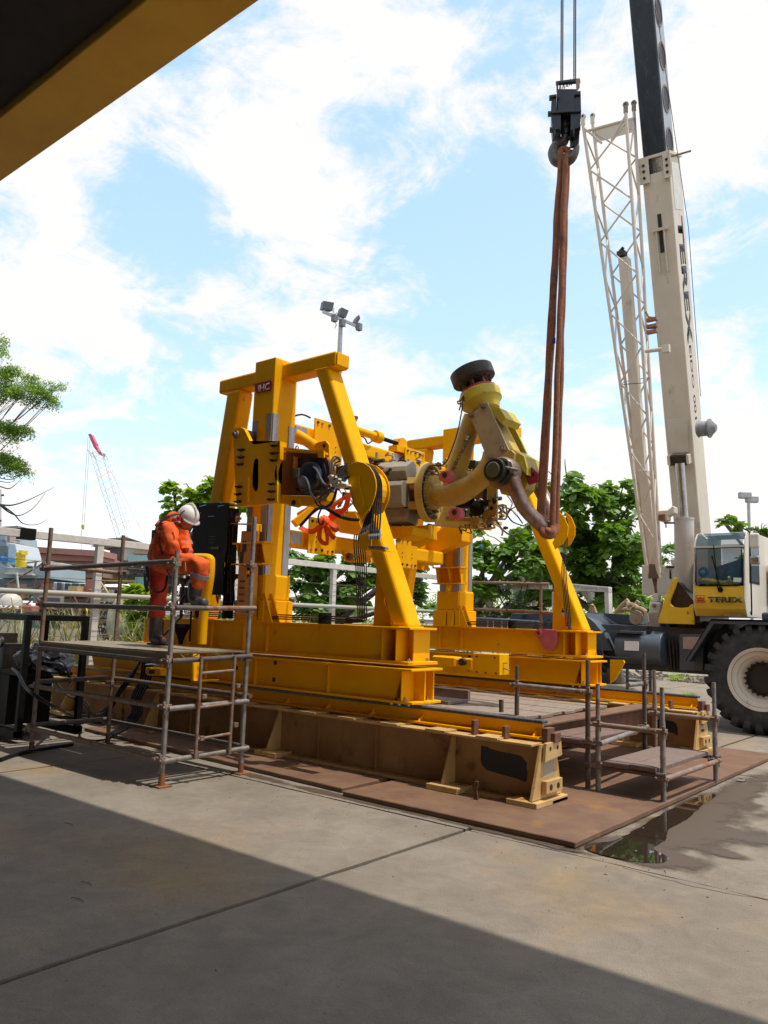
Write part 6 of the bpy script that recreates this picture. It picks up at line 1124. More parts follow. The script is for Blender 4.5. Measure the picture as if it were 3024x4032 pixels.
body=skin('body',verts,edges,rad,Morange,pe,3,post=paintbody)
# head with face, ears, hair
dirh=V((.62,-.0,-.30)).normalized()
def ell(c,r,name,m,parent,rot=None,n=20,f=None):
    b=B(); bmesh.ops.create_uvsphere(b.b,u_segments=n,v_segments=max(8,n//2),radius=1)
    M=(rot or Matrix.Identity(3))
    for v in b.b.verts:
        if f: f(v)
        v.co=M@V((v.co.x*r[0],v.co.y*r[1],v.co.z*r[2]))+V(c)
    return b.o(name,m,parent,smooth=True)
rh=Matrix.Rotation(R(38),3,'Y')
def face(v):
    x,y,z=v.co
    if x>.5:
        if abs(y)<.22 and -.35<z<.15: v.co.x+=.18*(1-abs(y)/.22)*(.6+.4*(.15-z))
        if abs(abs(y)-.38)<.16 and .0<z<.3: v.co.x-=.08
        if abs(y)<.4 and -.6<z<-.45: v.co.x+=.05
    if z<-.6: v.co.x+=.12
hc_=V((-6.938,5.08,2.536))
head=ell(hc_,(.098,.078,.122),'head',Mskin,pe,rh,28,face)
ell(hc_+rh@V((-.028,0,.005)),(.080,.080,.104),'hair',mat('dark_hair',(.03,.018,.012),(.05,.03,.02),.7,scale=60,bump=.6,bscale=120),pe,rh)
for s in (-1,1):
    ell(hc_+rh@V((.085,s*.03,.018)),(.010,.014,.008),'eye',Mwht,pe,rh,10); ell(hc_+rh@V((.005,s*.080,-.005)),(.018,.010,.030),'ear',Mskin,pe,rh,12)
ell(hc_+rh@V((.096,0,-.062)),(.010,.026,.007),'mouth',mat('lips',(.30,.10,.08)),pe,rh,12)
def hel(v):
    if v.co.z<0: v.co.z*=.12
rh2=Matrix.Rotation(R(62),3,'Y')
b=B(); bmesh.ops.create_uvsphere(b.b,u_segments=32,v_segments=20,radius=1)
bmesh.ops.bisect_plane(b.b,geom=b.b.verts[:]+b.b.edges[:]+b.b.faces[:],plane_co=(0,0,-.12),plane_no=(0,0,1),clear_inner=True)
rim=[v for v in b.b.verts if abs(v.co.z+.12)<.01]
for v in b.b.verts:
    k=1.0
    if v in rim: k=1.07+(.16 if v.co.x>.5 else 0)
    v.co=rh@V((v.co.x*.130*k,v.co.y*.106*k,v.co.z*.112))+hc_+rh@V((.002,0,.045))
hm=b.o('helmet',Mhelm,pe,smooth=True); sm=hm.modifiers.new('t','SOLIDIFY'); sm.thickness=.006
b=B(); b.tube([hc_+rh@V((-.12,0,.10)),hc_+rh@V((-.04,0,.172)),hc_+rh@V((.06,0,.165)),hc_+rh@V((.12,0,.10))],.010,6,smooth=4); b.o('helmet_ridge',Mhelm,pe,smooth=True)
for s in (-1,1):
    c=hc_+rh@V((.008,s*.088,-.006)); B().lathe(c,rh@V((0,s,0)),[(0,.0),(0,.036),(.006,.040),(.022,.038),(.036,.028),(.04,.0)],20).o('ear_muff',Mmuff,pe,smooth=True)
    B().tube([c+rh@V((0,s*.02,.03)),c+rh@V((.01,s*.03,.08)),c+rh@V((.02,s*.012,.12))],.006,6).o('muff_arm',Mblk,pe)
# collar, harness, belt, reflective bands
b=B(); b.lathe(nk-(hd_-nk).normalized()*.02,(hd_-nk),[(0,.095),(.02,.10),(.05,.085),(.055,.07)],18); b.o('collar',Morange,pe,smooth=True)
def band(c,ax_,r,w,m,name): return B().lathe(V(c)-V(ax_).normalized()*w/2,ax_,[(0,r-.004),(0,r),(w,r),(w,r-.004)],22).o(name,m,pe,smooth=True)
band(knR.lerp(anR,.42),anR-knR,.093,.045,Mstrip,'reflective_band'); band(shL.lerp(elL,.92),elL-shL,.083,.04,Mstrip,'reflective_band')
band(anL.lerp(knL,.28)+V((0,0,.02)),anL-knL,.083,.03,Mstrip,'reflective_band') if 0 else None
def strap(pts,w_,m=Mdkst,name='harness_strap'):
    P=[V(p) for p in pts]; b=B()
    for p,q in zip(P[:-1],P[1:]): b.bar(p,q,w_,.006,up=(0,-1,.2))
    return b.o(name,m,pe)
Mhar=mat('harness_grey_brown',(.16,.12,.09),(.10,.08,.06),.8)
strap([(-6.938,4.93,2.565),(-6.992,4.9,2.548),(-7.115,4.89,2.502),(-7.215,4.9,2.44),(-7.247,4.91,2.339),(-7.29,4.92,2.272),(-7.349,4.93,2.154)],.032,Mhar)
strap([(-7.204,5.12,2.586),(-7.296,5.1,2.616),(-7.408,5.08,2.558),(-7.461,5.05,2.486)],.032,Mhar)
strap([(-7.142,4.88,2.434),(-7.121,4.88,2.313),(-7.094,4.89,2.212),(-7.042,4.89,2.126)],.030,Mhar)
strap([(-7.308,4.93,2.421),(-7.304,4.93,2.326),(-7.356,4.94,2.216),(-7.396,4.95,2.122)],.055,Mhar,'webbing_pack')
strap([(-7.357,4.95,2.1),(-7.106,4.89,2.072),(-6.924,4.88,2.076)],.06,Mink,'belt')
strap([(-7.411,4.96,2.062),(-7.466,4.97,1.96),(-7.452,4.97,1.855),(-7.403,4.98,1.761)],.05,Mink,'lanyard_bag')
strap([(-7.385,4.93,2.034),(-7.37,4.95,1.914),(-7.406,4.97,1.786)],.04,Mblk,'lanyard_bag')
b=B(); b.tube([(-7.302,4.98,1.778),(-7.227,4.97,1.761),(-7.128,4.97,1.77),(-7.077,4.97,1.82),(-7.033,4.95,1.928)],.012,6,smooth=4); b.o('leg_strap',Mblk,pe)
b=B(); b.tube([(-6.962,4.86,2.046),(-6.927,4.86,1.988),(-6.88,4.86,1.938),(-6.833,4.86,1.945),(-6.808,4.86,2.027)],.010,6,smooth=3); b.o('carabiner',Mcoup,pe)
strap([(-6.575,4.82,2.052),(-6.566,4.82,2.004),(-6.556,4.82,1.956)],.03,mat('light_orange_strap',(.85,.32,.06)))
b=B(); b.prof([(-6.85,4.865,2.483),(-6.784,4.865,2.483),(-6.769,4.865,2.464),(-6.816,4.865,2.458)],(0,.02,0)); b.o('shoulder_patch',Mstrip,pe,bev=.004)
# boots
def boot(an,toe,heelz,name='boot'):
    V_=[an+V((0,0,.16)),an+V((0,0,.03)),V((an.x-.01,an.y,heelz+.055)),V((an.x+.10,an.y-.01,heelz+.045)),V((an.x+.21,an.y-.02,heelz+.038))]
    def flat(m):
        for v in m.vertices:
            if v.co.z<heelz+.008: v.co.z=heelz+.008
    o=skin(name,V_,[(0,1),(1,2),(2,3),(3,4)],[.086,.080,.066,.060,.050],Mboot,pe,3,post=flat)
    B().prof([(an.x-.075,an.y-.045,heelz+.001),(an.x+.25,an.y-.055,heelz+.001),(an.x+.265,an.y,heelz+.001),(an.x+.25,an.y+.04,heelz+.001),(an.x-.075,an.y+.045,heelz+.001)],(0,0,.02)).o('sole',Mblk,o,bev=.004)
    return o
boot(anL-V((0,0,.03)),1,1.195); boot(anR-V((0,0,.06)),1,1.612)
# gloved hands: palm and five fingers each
def hand(w,dirv,side,name):
    d=V(dirv).normalized(); up=V((0,0,1)); lat=d.cross(up).normalized()*side; nrm=d.cross(lat).normalized()
    if nrm.z<0: nrm=-nrm
    vs=[w,w+d*.05,w+d*.085]; es=[(0,1),(1,2)]; rs=[.028,(.036,.020),(.034,.018)]
    for k,(o,L) in enumerate(((-.027,.062),(-.009,.072),(.009,.068),(.027,.052))):
        i=len(vs); vs+=[w+d*.09+lat*o,w+d*(.09+L*.5)+lat*o*1.1-nrm*.010,w+d*(.09+L*.85)+lat*o*1.1-nrm*.035]; es+=[(2,i),(i,i+1),(i+1,i+2)]; rs+=[.0105,.0095,.008]
    i=len(vs); vs+=[w+d*.03+lat*-.035,w+d*.065+lat*-.055-nrm*.01,w+d*.09+lat*-.052-nrm*.022]; es+=[(1,i),(i,i+1),(i+1,i+2)]; rs+=[.013,.011,.009]
    return skin(name,vs,es,rs,mat('glove',(.06,.055,.05),(.1,.09,.08),.8) if side>0 else Mskin,pe,2)
hand(wrL,(.9,-.1,-.15),1,'hand'); hand(wrR,(.8,.25,-.5),-1,'hand')
# ================= CONTROL PANEL AND BENT YELLOW POST =================
cp_=thing('control_cabinet','tall black control panel with small blue ties and hoses behind it, beside the worker','cabinet',(-7.6,6.0,1.48))
b=B(); b.prof([(-7.941,5.9,2.881),(-7.279,5.9,2.836),(-7.285,5.9,1.768),(-7.922,5.9,2.25)],(0,.02,0)) if 0 else None
b=B(); b.prof([(-7.941,5.9,2.878),(-7.27,5.9,2.832),(-7.262,5.9,2.298),(-7.298,5.9,2.14),(-7.285,5.9,1.768),(-7.52,5.9,1.771),(-7.78,5.9,1.784),(-7.874,5.9,1.793),(-7.919,5.9,2.25)],(0,.014,0)); b.o('panel',Mblk,cp_,bev=.002)
b=B(); b.prof([(-7.962,5.915,2.884),(-7.289,5.915,2.838),(-7.526,6.3,2.868),(-8.191,6.3,2.922)],(0,0,.01)); b.o('panel_top',Mblk,cp_)
for p,q in (((-7.809,5.893,2.833),(-7.697,5.893,2.846)),((-7.466,5.893,2.813),(-7.348,5.893,2.818)),((-7.633,5.893,2.703),(-7.524,5.893,2.699)),((-7.423,5.893,2.866),(-7.399,5.893,2.847))): B().tube([p,q],.005,5).o('blue_tie',mat('tie_blue',(.15,.45,.7)),cp_)
for y in (670,700,735,800): B().prof([(-7.613,5.898,2.429) if 0 else ((-7.615,5.899,2.443)[0],5.8985,(-7.617,5.9,2.444)[2]-(y-690)*.00105),((-7.436,5.9,2.436)[0]-.03*((y//35)%2),5.8985,(-7.617,5.9,2.444)[2]-(y-684)*.00105),((-7.541,5.9,2.441)[0],5.8985,(-7.617,5.9,2.444)[2]-(y-670)*.00105)],(0,-.002,0)).o('panel_slot',Mink,cp_)
b=B(); b.prof([(-7.549,5.897,2.335),(-7.407,5.897,2.331),(-7.404,5.897,2.302),(-7.546,5.897,2.307)],(0,-.003,0)); b.o('name_plate',mat('name_plate',(.10,.08,.07)),cp_)
def clutter2(lo,hi,n,seed,par):
    r=random.Random(seed)
    for i in range(n):
        x=r.uniform(lo[0],hi[0]); y=r.uniform(lo[1],hi[1]); z=r.uniform(hi[2]-.5,hi[2]); z2=r.uniform(lo[2],lo[2]+.4)
        B().tube([(x,y,z),(x+r.uniform(-.06,.06),y,(z+z2)/2),(x+r.uniform(-.04,.1),y,z2)],r.uniform(.007,.013),6,smooth=4).o('hose',r.choice([Mhose,Mhose,Mdkst]),par,smooth=True)
    for i in range(22):
        p=V((r.uniform(lo[0],hi[0]),r.uniform(lo[1],hi[1]),r.uniform(lo[2]+.3,hi[2]))); s=r.uniform(.015,.04); b=B(); b.box(p-V((s*1.5,s,s)),p+V((s*1.5,s,s))); b.cyl(p,p+V((s*3,0,0)),s*.5,8); b.o('valve',r.choice([Mdkst,Mcoup,Msteel,Mblk]),par)
clutter2((-7.62,5.96,1.62),(-7.25,6.08,2.75),26,3,cp_)
b=B(); b.box((-7.9,5.99,1.5),(-7.87,6.12,2.8)); b.box((-7.35,5.96,1.5),(-7.32,6.1,2.8)); b.box((-7.9,5.96,2.55),(-7.3,6.05,2.58)); b.o('cabinet_frame',Mblk,cp_)
sb=thing('side_bracket','narrow yellow box column with a small flag plate right of the black control panel','bracket',(-7.15,5.95,1.49))
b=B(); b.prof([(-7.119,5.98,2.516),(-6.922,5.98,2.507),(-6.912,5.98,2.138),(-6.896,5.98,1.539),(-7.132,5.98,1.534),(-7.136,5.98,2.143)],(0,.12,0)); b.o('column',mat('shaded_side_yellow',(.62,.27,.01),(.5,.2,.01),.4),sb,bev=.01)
b=B(); b.prof([(-7.278,5.95,2.611),(-6.866,5.95,2.586),(-6.859,5.95,2.501),(-6.904,5.95,2.505),(-6.912,5.95,2.576),(-7.278,5.95,2.604)],(0,.12,0)); b.o('flag_plate',Myel,sb,bev=.003)
for k in range(4): b=B(); p=V((-7.083,5.97,1.919))-V((0,0,.075*k)); b.box(p,p+V((.08,.02,.02))); b.o('step_clip',Mrustd,sb)
for (a_,c_) in (((-7.074,5.975,2.392),(-7.01,5.975,2.269)),((-7.106,5.975,2.272),(-7.052,5.975,2.141))): B().box(a_,V(c_)+V((0,.004,0))).o('dark_window',Mink,sb)
bp_=thing('bent_post','round-cornered bright yellow post standing at the worker\'s raised knee','post',(-7.28,5.6,.8))
b=B(); b.tube([(-7.603,5.62,2.183),(-7.305,5.62,2.174),(-7.191,5.6,2.16),(-7.162,5.6,2.124),(-7.162,5.6,1.934),(-7.219,5.6,1.576),(-7.225,5.6,1.212)],.052,14,smooth=5); b.o('post_tube',Myel,bp_,smooth=True)
b=B(); b.prof([(-7.403,5.6,1.095) if 0 else (-7.546,5.6,1.083),(-7.378,5.6,1.097),(-7.373,5.6,1.041),(-7.344,5.6,0.806),(-7.004,5.6,0.84),(-7.025,5.6,0.819),(-7.328,5.6,0.78),(-7.384,5.6,0.803),(-7.4,5.6,1.06),(-7.544,5.6,1.07)],(0,.10,0)); b.o('hooked_bracket',Myel,bp_,bev=.003)
hl=thing('work_lamp','small yellow lamp housing hanging below the scaffold deck','lamp',(-8.24,5.7,0.844))
b=B(); b.prof([(-8.414,5.7,0.871),(-8.368,5.7,0.887),(-8.115,5.7,0.885),(-8.099,5.7,0.827),(-8.081,5.7,0.802),(-8.356,5.7,0.788),(-8.406,5.7,0.806)],(0,.1,0)); b.o('housing',Myel,hl,bev=.008); B().prof([(-8.331,5.697,0.855),(-8.219,5.697,0.862),(-8.214,5.697,0.817),(-8.325,5.697,0.81)],(0,-.004,0)).o('lens',Mink,hl)
B().tube([(-8.439,5.72,0.908),(-8.288,5.72,0.922),(-8.174,5.72,0.908)],.01,6,smooth=3).o('bail',Msteel,hl)
# hopper shaped black fitting behind the worker
fx_=thing('black_pedestal','black funnel shaped fitting with rods behind the scaffold post','fitting',(-7.789,5.75,1.289))
b=B(); b.lathe((-7.815,5.75,1.382),(0,0,-1),[(-.04,.0),(-.04,.10),(0,.105),(.02,.09),(.10,.05),(.16,.03),(.2,.03),(.2,.0)],20); b.o('funnel',Mblk,fx_,smooth=True)
b=B(); b.lathe((-7.842,5.75,1.986),(0,0,-1),[(0,.0),(0,.06),(.03,.08),(.06,.05),(.12,.02),(.5,.02)],16); b.o('cup',Mdkst,fx_,smooth=True)
for p,q in (((-7.821,5.7,1.634),(-7.727,5.7,1.766)),((-7.651,5.75,1.572),(-7.644,5.75,1.221)),((-8.151,5.75,1.275),(-7.8,5.75,1.532)),((-8.188,5.75,1.447),(-8.184,5.75,1.274)),((-7.852,5.75,1.862),(-7.83,5.75,1.663))): B().tube([p,q],.012,6).o('rod',random.choice([Mdkst,Mblk]),fx_)
B().prof([(-7.947,5.78,1.855),(-7.806,5.78,1.854),(-7.801,5.78,1.665),(-7.934,5.78,1.663)],(0,.05,0)).o('box',Mdkst,fx_)
# ================= HYDRAULIC POWER UNIT =================
hp=thing('power_unit','black framed hydraulic power unit with yellow lifting eyes at the left edge','machine',(-9.6,5.0,0))
def Bx(a,c,n,m=Mblk,bev=.004): return B().box(a,c).o(n,m,hp,bev=bev)
fz=1.40; X0,X1,Y0,Y1=-11.6,-9.15,4.55,5.35
for x in (X0,-10.2,X1-.07):
    for y in (Y0,Y1-.07): Bx((x,y,.06),(x+.07,y+.07,fz),'frame_post')
for y in (Y0,Y1-.07): Bx((X0,y,fz+.001),(X1,y+.07,fz+.07),'frame_beam'); Bx((X0,y,.04),(X1,y+.09,.14),'frame_beam')
for x in (X0,-10.2,X1-.07): Bx((x,Y0+.071,fz+.002),(x+.07,Y1-.071,fz+.069),'frame_beam')
for x,y in ((-11.1,Y0),(-10.15,Y0),(X1-.10,Y1-.03),(-10.3,Y1-.05)):
    b=B(); b.prof([(x-.06,y,fz+.07),(x+.06,y,fz+.07),(x+.06,y,fz+.13),(x+.03,y,fz+.17),(x-.03,y,fz+.17),(x-.06,y,fz+.13)],(0,.02,0)); e_=b.o('lifting_eye',mat('eye_yellow',(.75,.6,.03)),hp,bev=.003)
    B().cyl((x,y-.001,fz+.115),(x,y-.004,fz+.115),.02,12).o('eye_hole',Mrustd,e_)
Bx((X0+.1,Y0+.1,.15),(X1-.5,Y1-.15,.74),'oil_tank'); Bx((X0+.1,Y0+.1,.74),(X1-.12,Y1-.1,.79),'tray')
Bx((X0+.2,Y0+.2,.79),(-10.9,Y1-.3,1.2),'motor_box'); Bx((-10.6,Y0+.2,.79),(-10.25,Y0+.45,1.22),'radiator',mat('olive_metal',(.10,.09,.05)))
Bx((-10.2,Y0+.15,.79),(-9.95,Y0+.45,1.1),'valve_stack',Mdkst)
b=B(); b.cyl((-9.98,Y0+.12,1.12),(-9.98,Y0+.09,1.12),.07,20); b.o('pressure_gauge',Mdkst,hp); B().cyl((-9.98,Y0+.0899,1.12),(-9.98,Y0+.087,1.12),.055,20).o('gauge_face',Mwht,hp)
for k in range(5): B().cyl((-10.55+.02*k,Y0+.099,.60-.1*k),(-10.55+.02*k,Y0+.07,.60-.1*k),.018,8).o('gauge_fitting',Msteel,hp)
for pts in ([(-11.0,4.62,1.0),(-10.9,4.6,1.22),(-10.8,4.6,1.22),(-10.75,4.62,1.0)],[(-10.7,4.65,1.16),(-10.4,4.62,1.18),(-10.1,4.62,1.15)]): B().tube(pts,.02,8,smooth=4).o('steel_pipe',Mcoup,hp,smooth=True)
# black plastic wrapping over part of the unit
b=B(); bmesh.ops.create_icosphere(b.b,subdivisions=4,radius=1)
for v in b.b.verts:
    c=v.co.copy(); k=1+.35*noise.noise(c*2.2)+.16*noise.noise(c*6)+.07*noise.noise(c*15)
    v.co=V((c.x*.40*k,c.y*.28*k,c.z*.17*k-(.10 if c.x>.5 else 0)*c.x))+V((-9.45,4.95,.93))
tag(b.o('plastic_cover',mat('black_plastic_sheet',(.015,.016,.02),(.03,.032,.04),.22,scale=10),smooth=True),'crumpled black plastic sheet heaped on the black power unit','sheet')
# ground hoses
hz=[([(-9.289,4.5,0.839),(-9.029,4.45,0.797),(-8.742,4.4,0.676),(-8.47,4.4,0.6),(-8.755,4.7,0.475),(-9.454,5.2,0.326),(-10.075,5.7,0.156),(-9.865,5.8,0.155),(-9.585,5.85,0.214),(-9.413,5.9,0.344),(-9.24,5.9,0.505)],.02,'thick grey hose looping from the power unit down to the floor by the long beam'),
([(-9.834,5.3,0.668),(-9.911,5.4,0.591),(-9.759,5.5,0.433),(-9.649,5.6,0.399),(-9.596,5.7,0.262),(-9.642,5.8,0.173)],.014,'grey hose hanging from the plastic sheet towards the beam'),
([(-9.611,5.5,0.446),(-9.698,5.6,0.239),(-9.602,5.6,0.105),(-9.428,5.6,0.17),(-9.437,5.6,0.341),(-9.594,5.6,0.403)],.014,'black hose loop hanging in front of the long beam at left'),
([(-9.189,5,0.942),(-9,5,0.88),(-8.933,5,0.795),(-9.059,5.1,0.675)],.014,'hose arching over the crumpled black plastic sheet'),
([(-9.655,5.745,0.02),(-9.217,5.647,0.02),(-9.337,5.937,0.02),(-9.251,5.826,0.02)],.016,'black hose on the floor behind the scaffold tower, front loop'),
([(-9.584,5.608,0.02),(-9.023,5.278,0.02),(-8.709,5.294,0.02),(-8.86,5.588,0.02),(-9.653,6.141,0.02)],.014,'black hose on the floor behind the scaffold tower, widest loop'),
([(-8.197,3.934,0.02),(-8.396,4.185,0.02),(-8.511,4.424,0.02),(-8.603,4.716,0.02),(-8.643,4.967,0.02)],.022,'dark cable crossing the sunlit floor at the left edge')]
for k,(pts,r_,l_) in enumerate(hz): tag(B().tube(pts,r_,8,smooth=7).o('ground_hose',Mhose if k not in (1,) else Mdkst,smooth=True),l_,'hose')
hv=thing('hanging_hoses','bundle of dark hoses running down from the deck area across the long beam','hose bundle',(-7.6,5.8,1))
for k in range(5):
    B().tube([V((-8.547,5.75,0.95))+V((.05*k,0,0)),V((-8.651,5.8,0.72))+V((.05*k,0,0)),V((-8.737,5.85,0.487))+V((.05*k,-.1,0)),V((-8.625,5.7,0.33))+V((.05*k,0,0)),V((-8.702,5.6,0.155))+V((.04*k,0,0)),V((-8.75,5.5,0.082))+V((.03*k,0,0))],.014,7,smooth=5).o('hose',Mhose,hv,smooth=True)
for k in range(3): B().tube([V((-8.512,5.7,0.964)),V((-8.686,5.7,0.787))+V((0,0,-.03*k)),V((-8.843,5.65,0.6))+V((0,0,-.04*k)),V((-9.009,5.6,0.321))+V((0,0,-.03*k)),V((-9.085,5.5,0.265))],.014,7,smooth=5).o('hose',Mhose,hv,smooth=True)
# ================= FENCE =================
fn=thing('quay_fence','white post and beam fence with wires along the quay behind everything','fence',(-12.5,7,0))
B().box((-12.56,2,2.66),(-12.44,26,2.78)).o('top_beam',Mwhite,fn,bev=.005)
for y in (7.38,10.4,13.3,16.2,19.2,4.4): B().box((-12.55,y-.06,0),(-12.45,y+.06,2.659)).o('fence_post',Mwhite,fn,bev=.005)
B().cyl((-12.38,2,1.80),(-12.38,26,1.80),.045,12).o('tube_rail',mat('grey_green_tube',(.36,.40,.38),(.42,.36,.28),.5,scale=1.2),fn,smooth=True)
for z in (.3,.6,.85,1.1,1.35,1.55,2.05,2.3): B().tube([(-12.4,2,z),(-12.4,26,z)],.006,4).o('fence_wire',Mcoup,fn)
B().box((-12.58,5.95,2.63),(-12.42,6.2,2.81)).o('beam_sleeve',Mblk,fn)
# ================= FLOODLIGHT MASTS =================
def ldir(d): return V(d).normalized()
ml=thing('floodlight_mast','grey mast with three floodlights on a sloping bar behind the left A-frame','floodlight',(-20.487,22.232,2.158))
mtop=V((-19.823,20.921,12.719)); 
B().tube([(mtop.x,mtop.y,0),(mtop.x,mtop.y,mtop.z-2.0),mtop],[.11,.10,.075],12).o('mast',Mgalv,ml,smooth=True)
B().bar((-20.334,20.44,13.034),(-19.339,21.36,12.51),.06,.11).o('cross_bar',Mgalv,ml)
Mfl=mat('lamp_housing_grey',(.14,.14,.15),(.2,.2,.2),.5)
for a_,c_,d_,e_ in (((-20.281,20.412,13.444),(-19.977,20.674,13.386),(-20.041,20.675,13.082),(-20.341,20.416,13.141)),((-19.77,20.876,13.222),(-19.568,21.065,13.102),(-19.67,21.027,12.835),(-19.865,20.846,12.946)),((-19.272,21.335,12.964),(-19.25,21.378,12.822),(-19.361,21.326,12.595),(-19.387,21.283,12.716))):
    h=pempty('lamp_head',ml); P=[V(a_),V(c_),V(d_),V(e_)]; cc=sum(P,V((0,0,0)))/4; n=FV*.35
    b=B(); b.rings([P,[cc+(p-cc)*.95-RV*.12+FV*.18 for p in P],[cc+(p-cc)*.6-RV*.2+FV*.3 for p in P]]); b.o('housing',Mfl,h); 
    b=B(); b.faces([cc+(p-cc)*.9-FV*.006 for p in P],[(0,1,2,3)]); b.o('lamp_glass',mat('lamp_glass',(.10,.11,.12),rough=.2),h)
    b=B(); b.tube([P[3]+V((0,0,.05)),P[3]+V((0,0,-.12)),P[2]+V((0,0,-.12)),P[2]+V((0,0,.05))],.012,5); b.o('yoke',Mfl,h)
for p in ((-19.941,20.684,12.759),(-19.723,20.895,12.59),(-19.242,21.318,12.46)): B().box(V(p)-V((.09,.09,.13)),V(p)+V((.09,.09,.13))).o('junction_box',Mfl,ml)
for pts in ([(-19.985,20.786,12.719),(-19.99,20.797,12.633),(-19.962,20.835,12.548),(-19.999,20.815,12.489),(-20.014,20.815,12.417)],[(-19.782,20.981,12.57),(-19.73,21.036,12.5),(-19.699,21.068,12.466)],[(-19.413,21.287,12.571),(-19.409,21.311,12.457),(-19.375,21.354,12.372)],[(-20.017,20.724,12.918),(-20.001,20.691,13.177)],[(-20.006,20.733,12.919),(-19.922,20.787,13.008)]): B().tube(pts,.012,4,smooth=3).o('wire',Mdkst,ml)
m2=thing('floodlight_mast','slim grey mast with two small floodlights above the crane cab at right','floodlight',(-10.236,38.496,2.887))
t=V((-9.971,37.876,7.65)); B().tube([(t.x,t.y,0),t],.07,8).o('mast',Mgalv,m2); B().bar((-10.15,37.703,7.787),(-9.769,38.057,7.576),.06,.08).o('cross_bar',Mgalv,m2)
for p in ((-10.089,37.772,7.679),(-9.856,37.997,7.505)):
    h=pempty('lamp_head',m2); b=B(); b.bar(V(p)-RV*.28,V(p)+RV*.28,.25,.30); b.o('housing',mat('lamp_pale',(.38,.38,.38),(.28,.28,.28)),h,bev=.04)
# solar light peeking over the near leg
b=B(); b.prof([(-18.434,20.163,8.681),(-18.237,20.334,8.638),(-18.377,20.268,8.354),(-18.424,20.21,8.459)],FV*.3); tag(b.o('lamp_panel',mat('dark_grid_lamp',(.05,.06,.05),(.12,.14,.12),.4,scale=9)),'dark gridded lamp head peeking past the near sloping leg','floodlight')
# ================= WHITE FRAME TABLE, CONTAINER, POLES =================
wf=thing('portal_table','white painted steel portal frame table with stencilled lettering behind the far girder','frame',(-9.707,17,2.046))
def wq(pts,d=.18,n='beam'): B().prof(pts,(0,d,0)).o(n,Mwhite,wf,bev=.006)
wq([(-10.746,17,2.492),(-8.97,17,2.488),(-8.97,17,2.391),(-10.744,17,2.396)]); wq([(-10.75,17.01,2.396),(-10.629,17.01,2.396),(-10.609,17.01,1.536),(-10.727,17.01,1.532)],.2,'leg')
wq([(-8.908,17.02,2.316),(-8.8,17.02,2.316),(-8.79,17.02,1.524),(-8.899,17.02,1.52)],.2,'leg'); wq([(-10.74,19,2.489),(-10.642,19,2.489),(-10.633,19,1.495),(-10.716,19,1.493)],.2,'leg')
wq([(-10.649,17.05,2.391),(-10.44,17.05,2.391),(-10.644,17.05,2.128)],.03,'gusset'); wq([(-8.598,17.3,2.536),(-7.614,17.3,2.456),(-7.615,17.3,2.344),(-8.598,17.3,2.363)]); wq([(-7.73,17.31,2.342),(-7.624,17.31,2.343),(-7.611,17.31,1.844),(-7.711,17.31,1.842)],.2,'leg'); wq([(-8.744,18.6,2.4),(-8.645,18.6,2.4),(-8.642,18.6,1.868),(-8.735,18.6,1.866)],.2,'leg')
wq([(-8.99,18.7,2.404),(-8.791,18.7,2.405),(-8.791,18.7,2.142)],.03,'gusset'); wq([(-11.754,19.05,2.49),(-8.507,19.05,2.424),(-8.507,19.05,2.459),(-11.754,19.05,2.528)],.1,'rear_beam'); wq([(-8.548,17.2,2.358),(-8.436,17.2,2.352),(-8.436,17.2,2.155),(-8.543,17.2,2.154)],.2,'leg')
Mst=mat('faded_stencil',(.30,.24,.2)); text('FOR JOINTO FOR ESTEL',(-9.728,16.985,2.454),(1,0,0),(0,0,1),.07,Mst,wf,width=1.7) ; text('JIG TOP MOUNTO TOOLS',(-8.102,17.285,2.427),V((-7.592,17,2.382))-V((-8.264,17,2.44)),(0,0,1),.07,Mst,wf,width=1.1)
ct=thing('chemical_container','grey beige cylindrical container with a black lid under the tree','container',(-11.539,20,2.132))
c=V((-11.597,20,1.975)); rr=(V((-11.247,20,2.655))-V((-11.908,20,2.657))).length*.38; zt=(-11.609,20,2.986)[2]
B().cyl((c.x,20.3,.0),(c.x,20.3,zt),rr,28).o('container_body',mat('grey_beige',(.30,.265,.22),(.24,.21,.18),.6,scale=4),ct,bev=.02,smooth=True); B().cyl((c.x,20.3,zt),(c.x,20.3,zt+.25),rr*1.03,28).o('lid',Mblk,ct,bev=.03,smooth=True)
c2=V((-11.569,20.6,2.689)); B().cyl((c2.x,20.9,0),(c2.x,20.9,zt),rr*.75,20).o('container_body',mat('grey_beige_light',(.34,.31,.27),(.28,.24,.2),.6,scale=4),ct,smooth=True); B().cyl((c2.x,20.9,zt),(c2.x,20.9,zt+.25),rr*.77,20).o('lid',Mblk,ct)
Mpole=mat('cut_pole_tan',(.42,.31,.19),(.34,.24,.14),.8,scale=9)
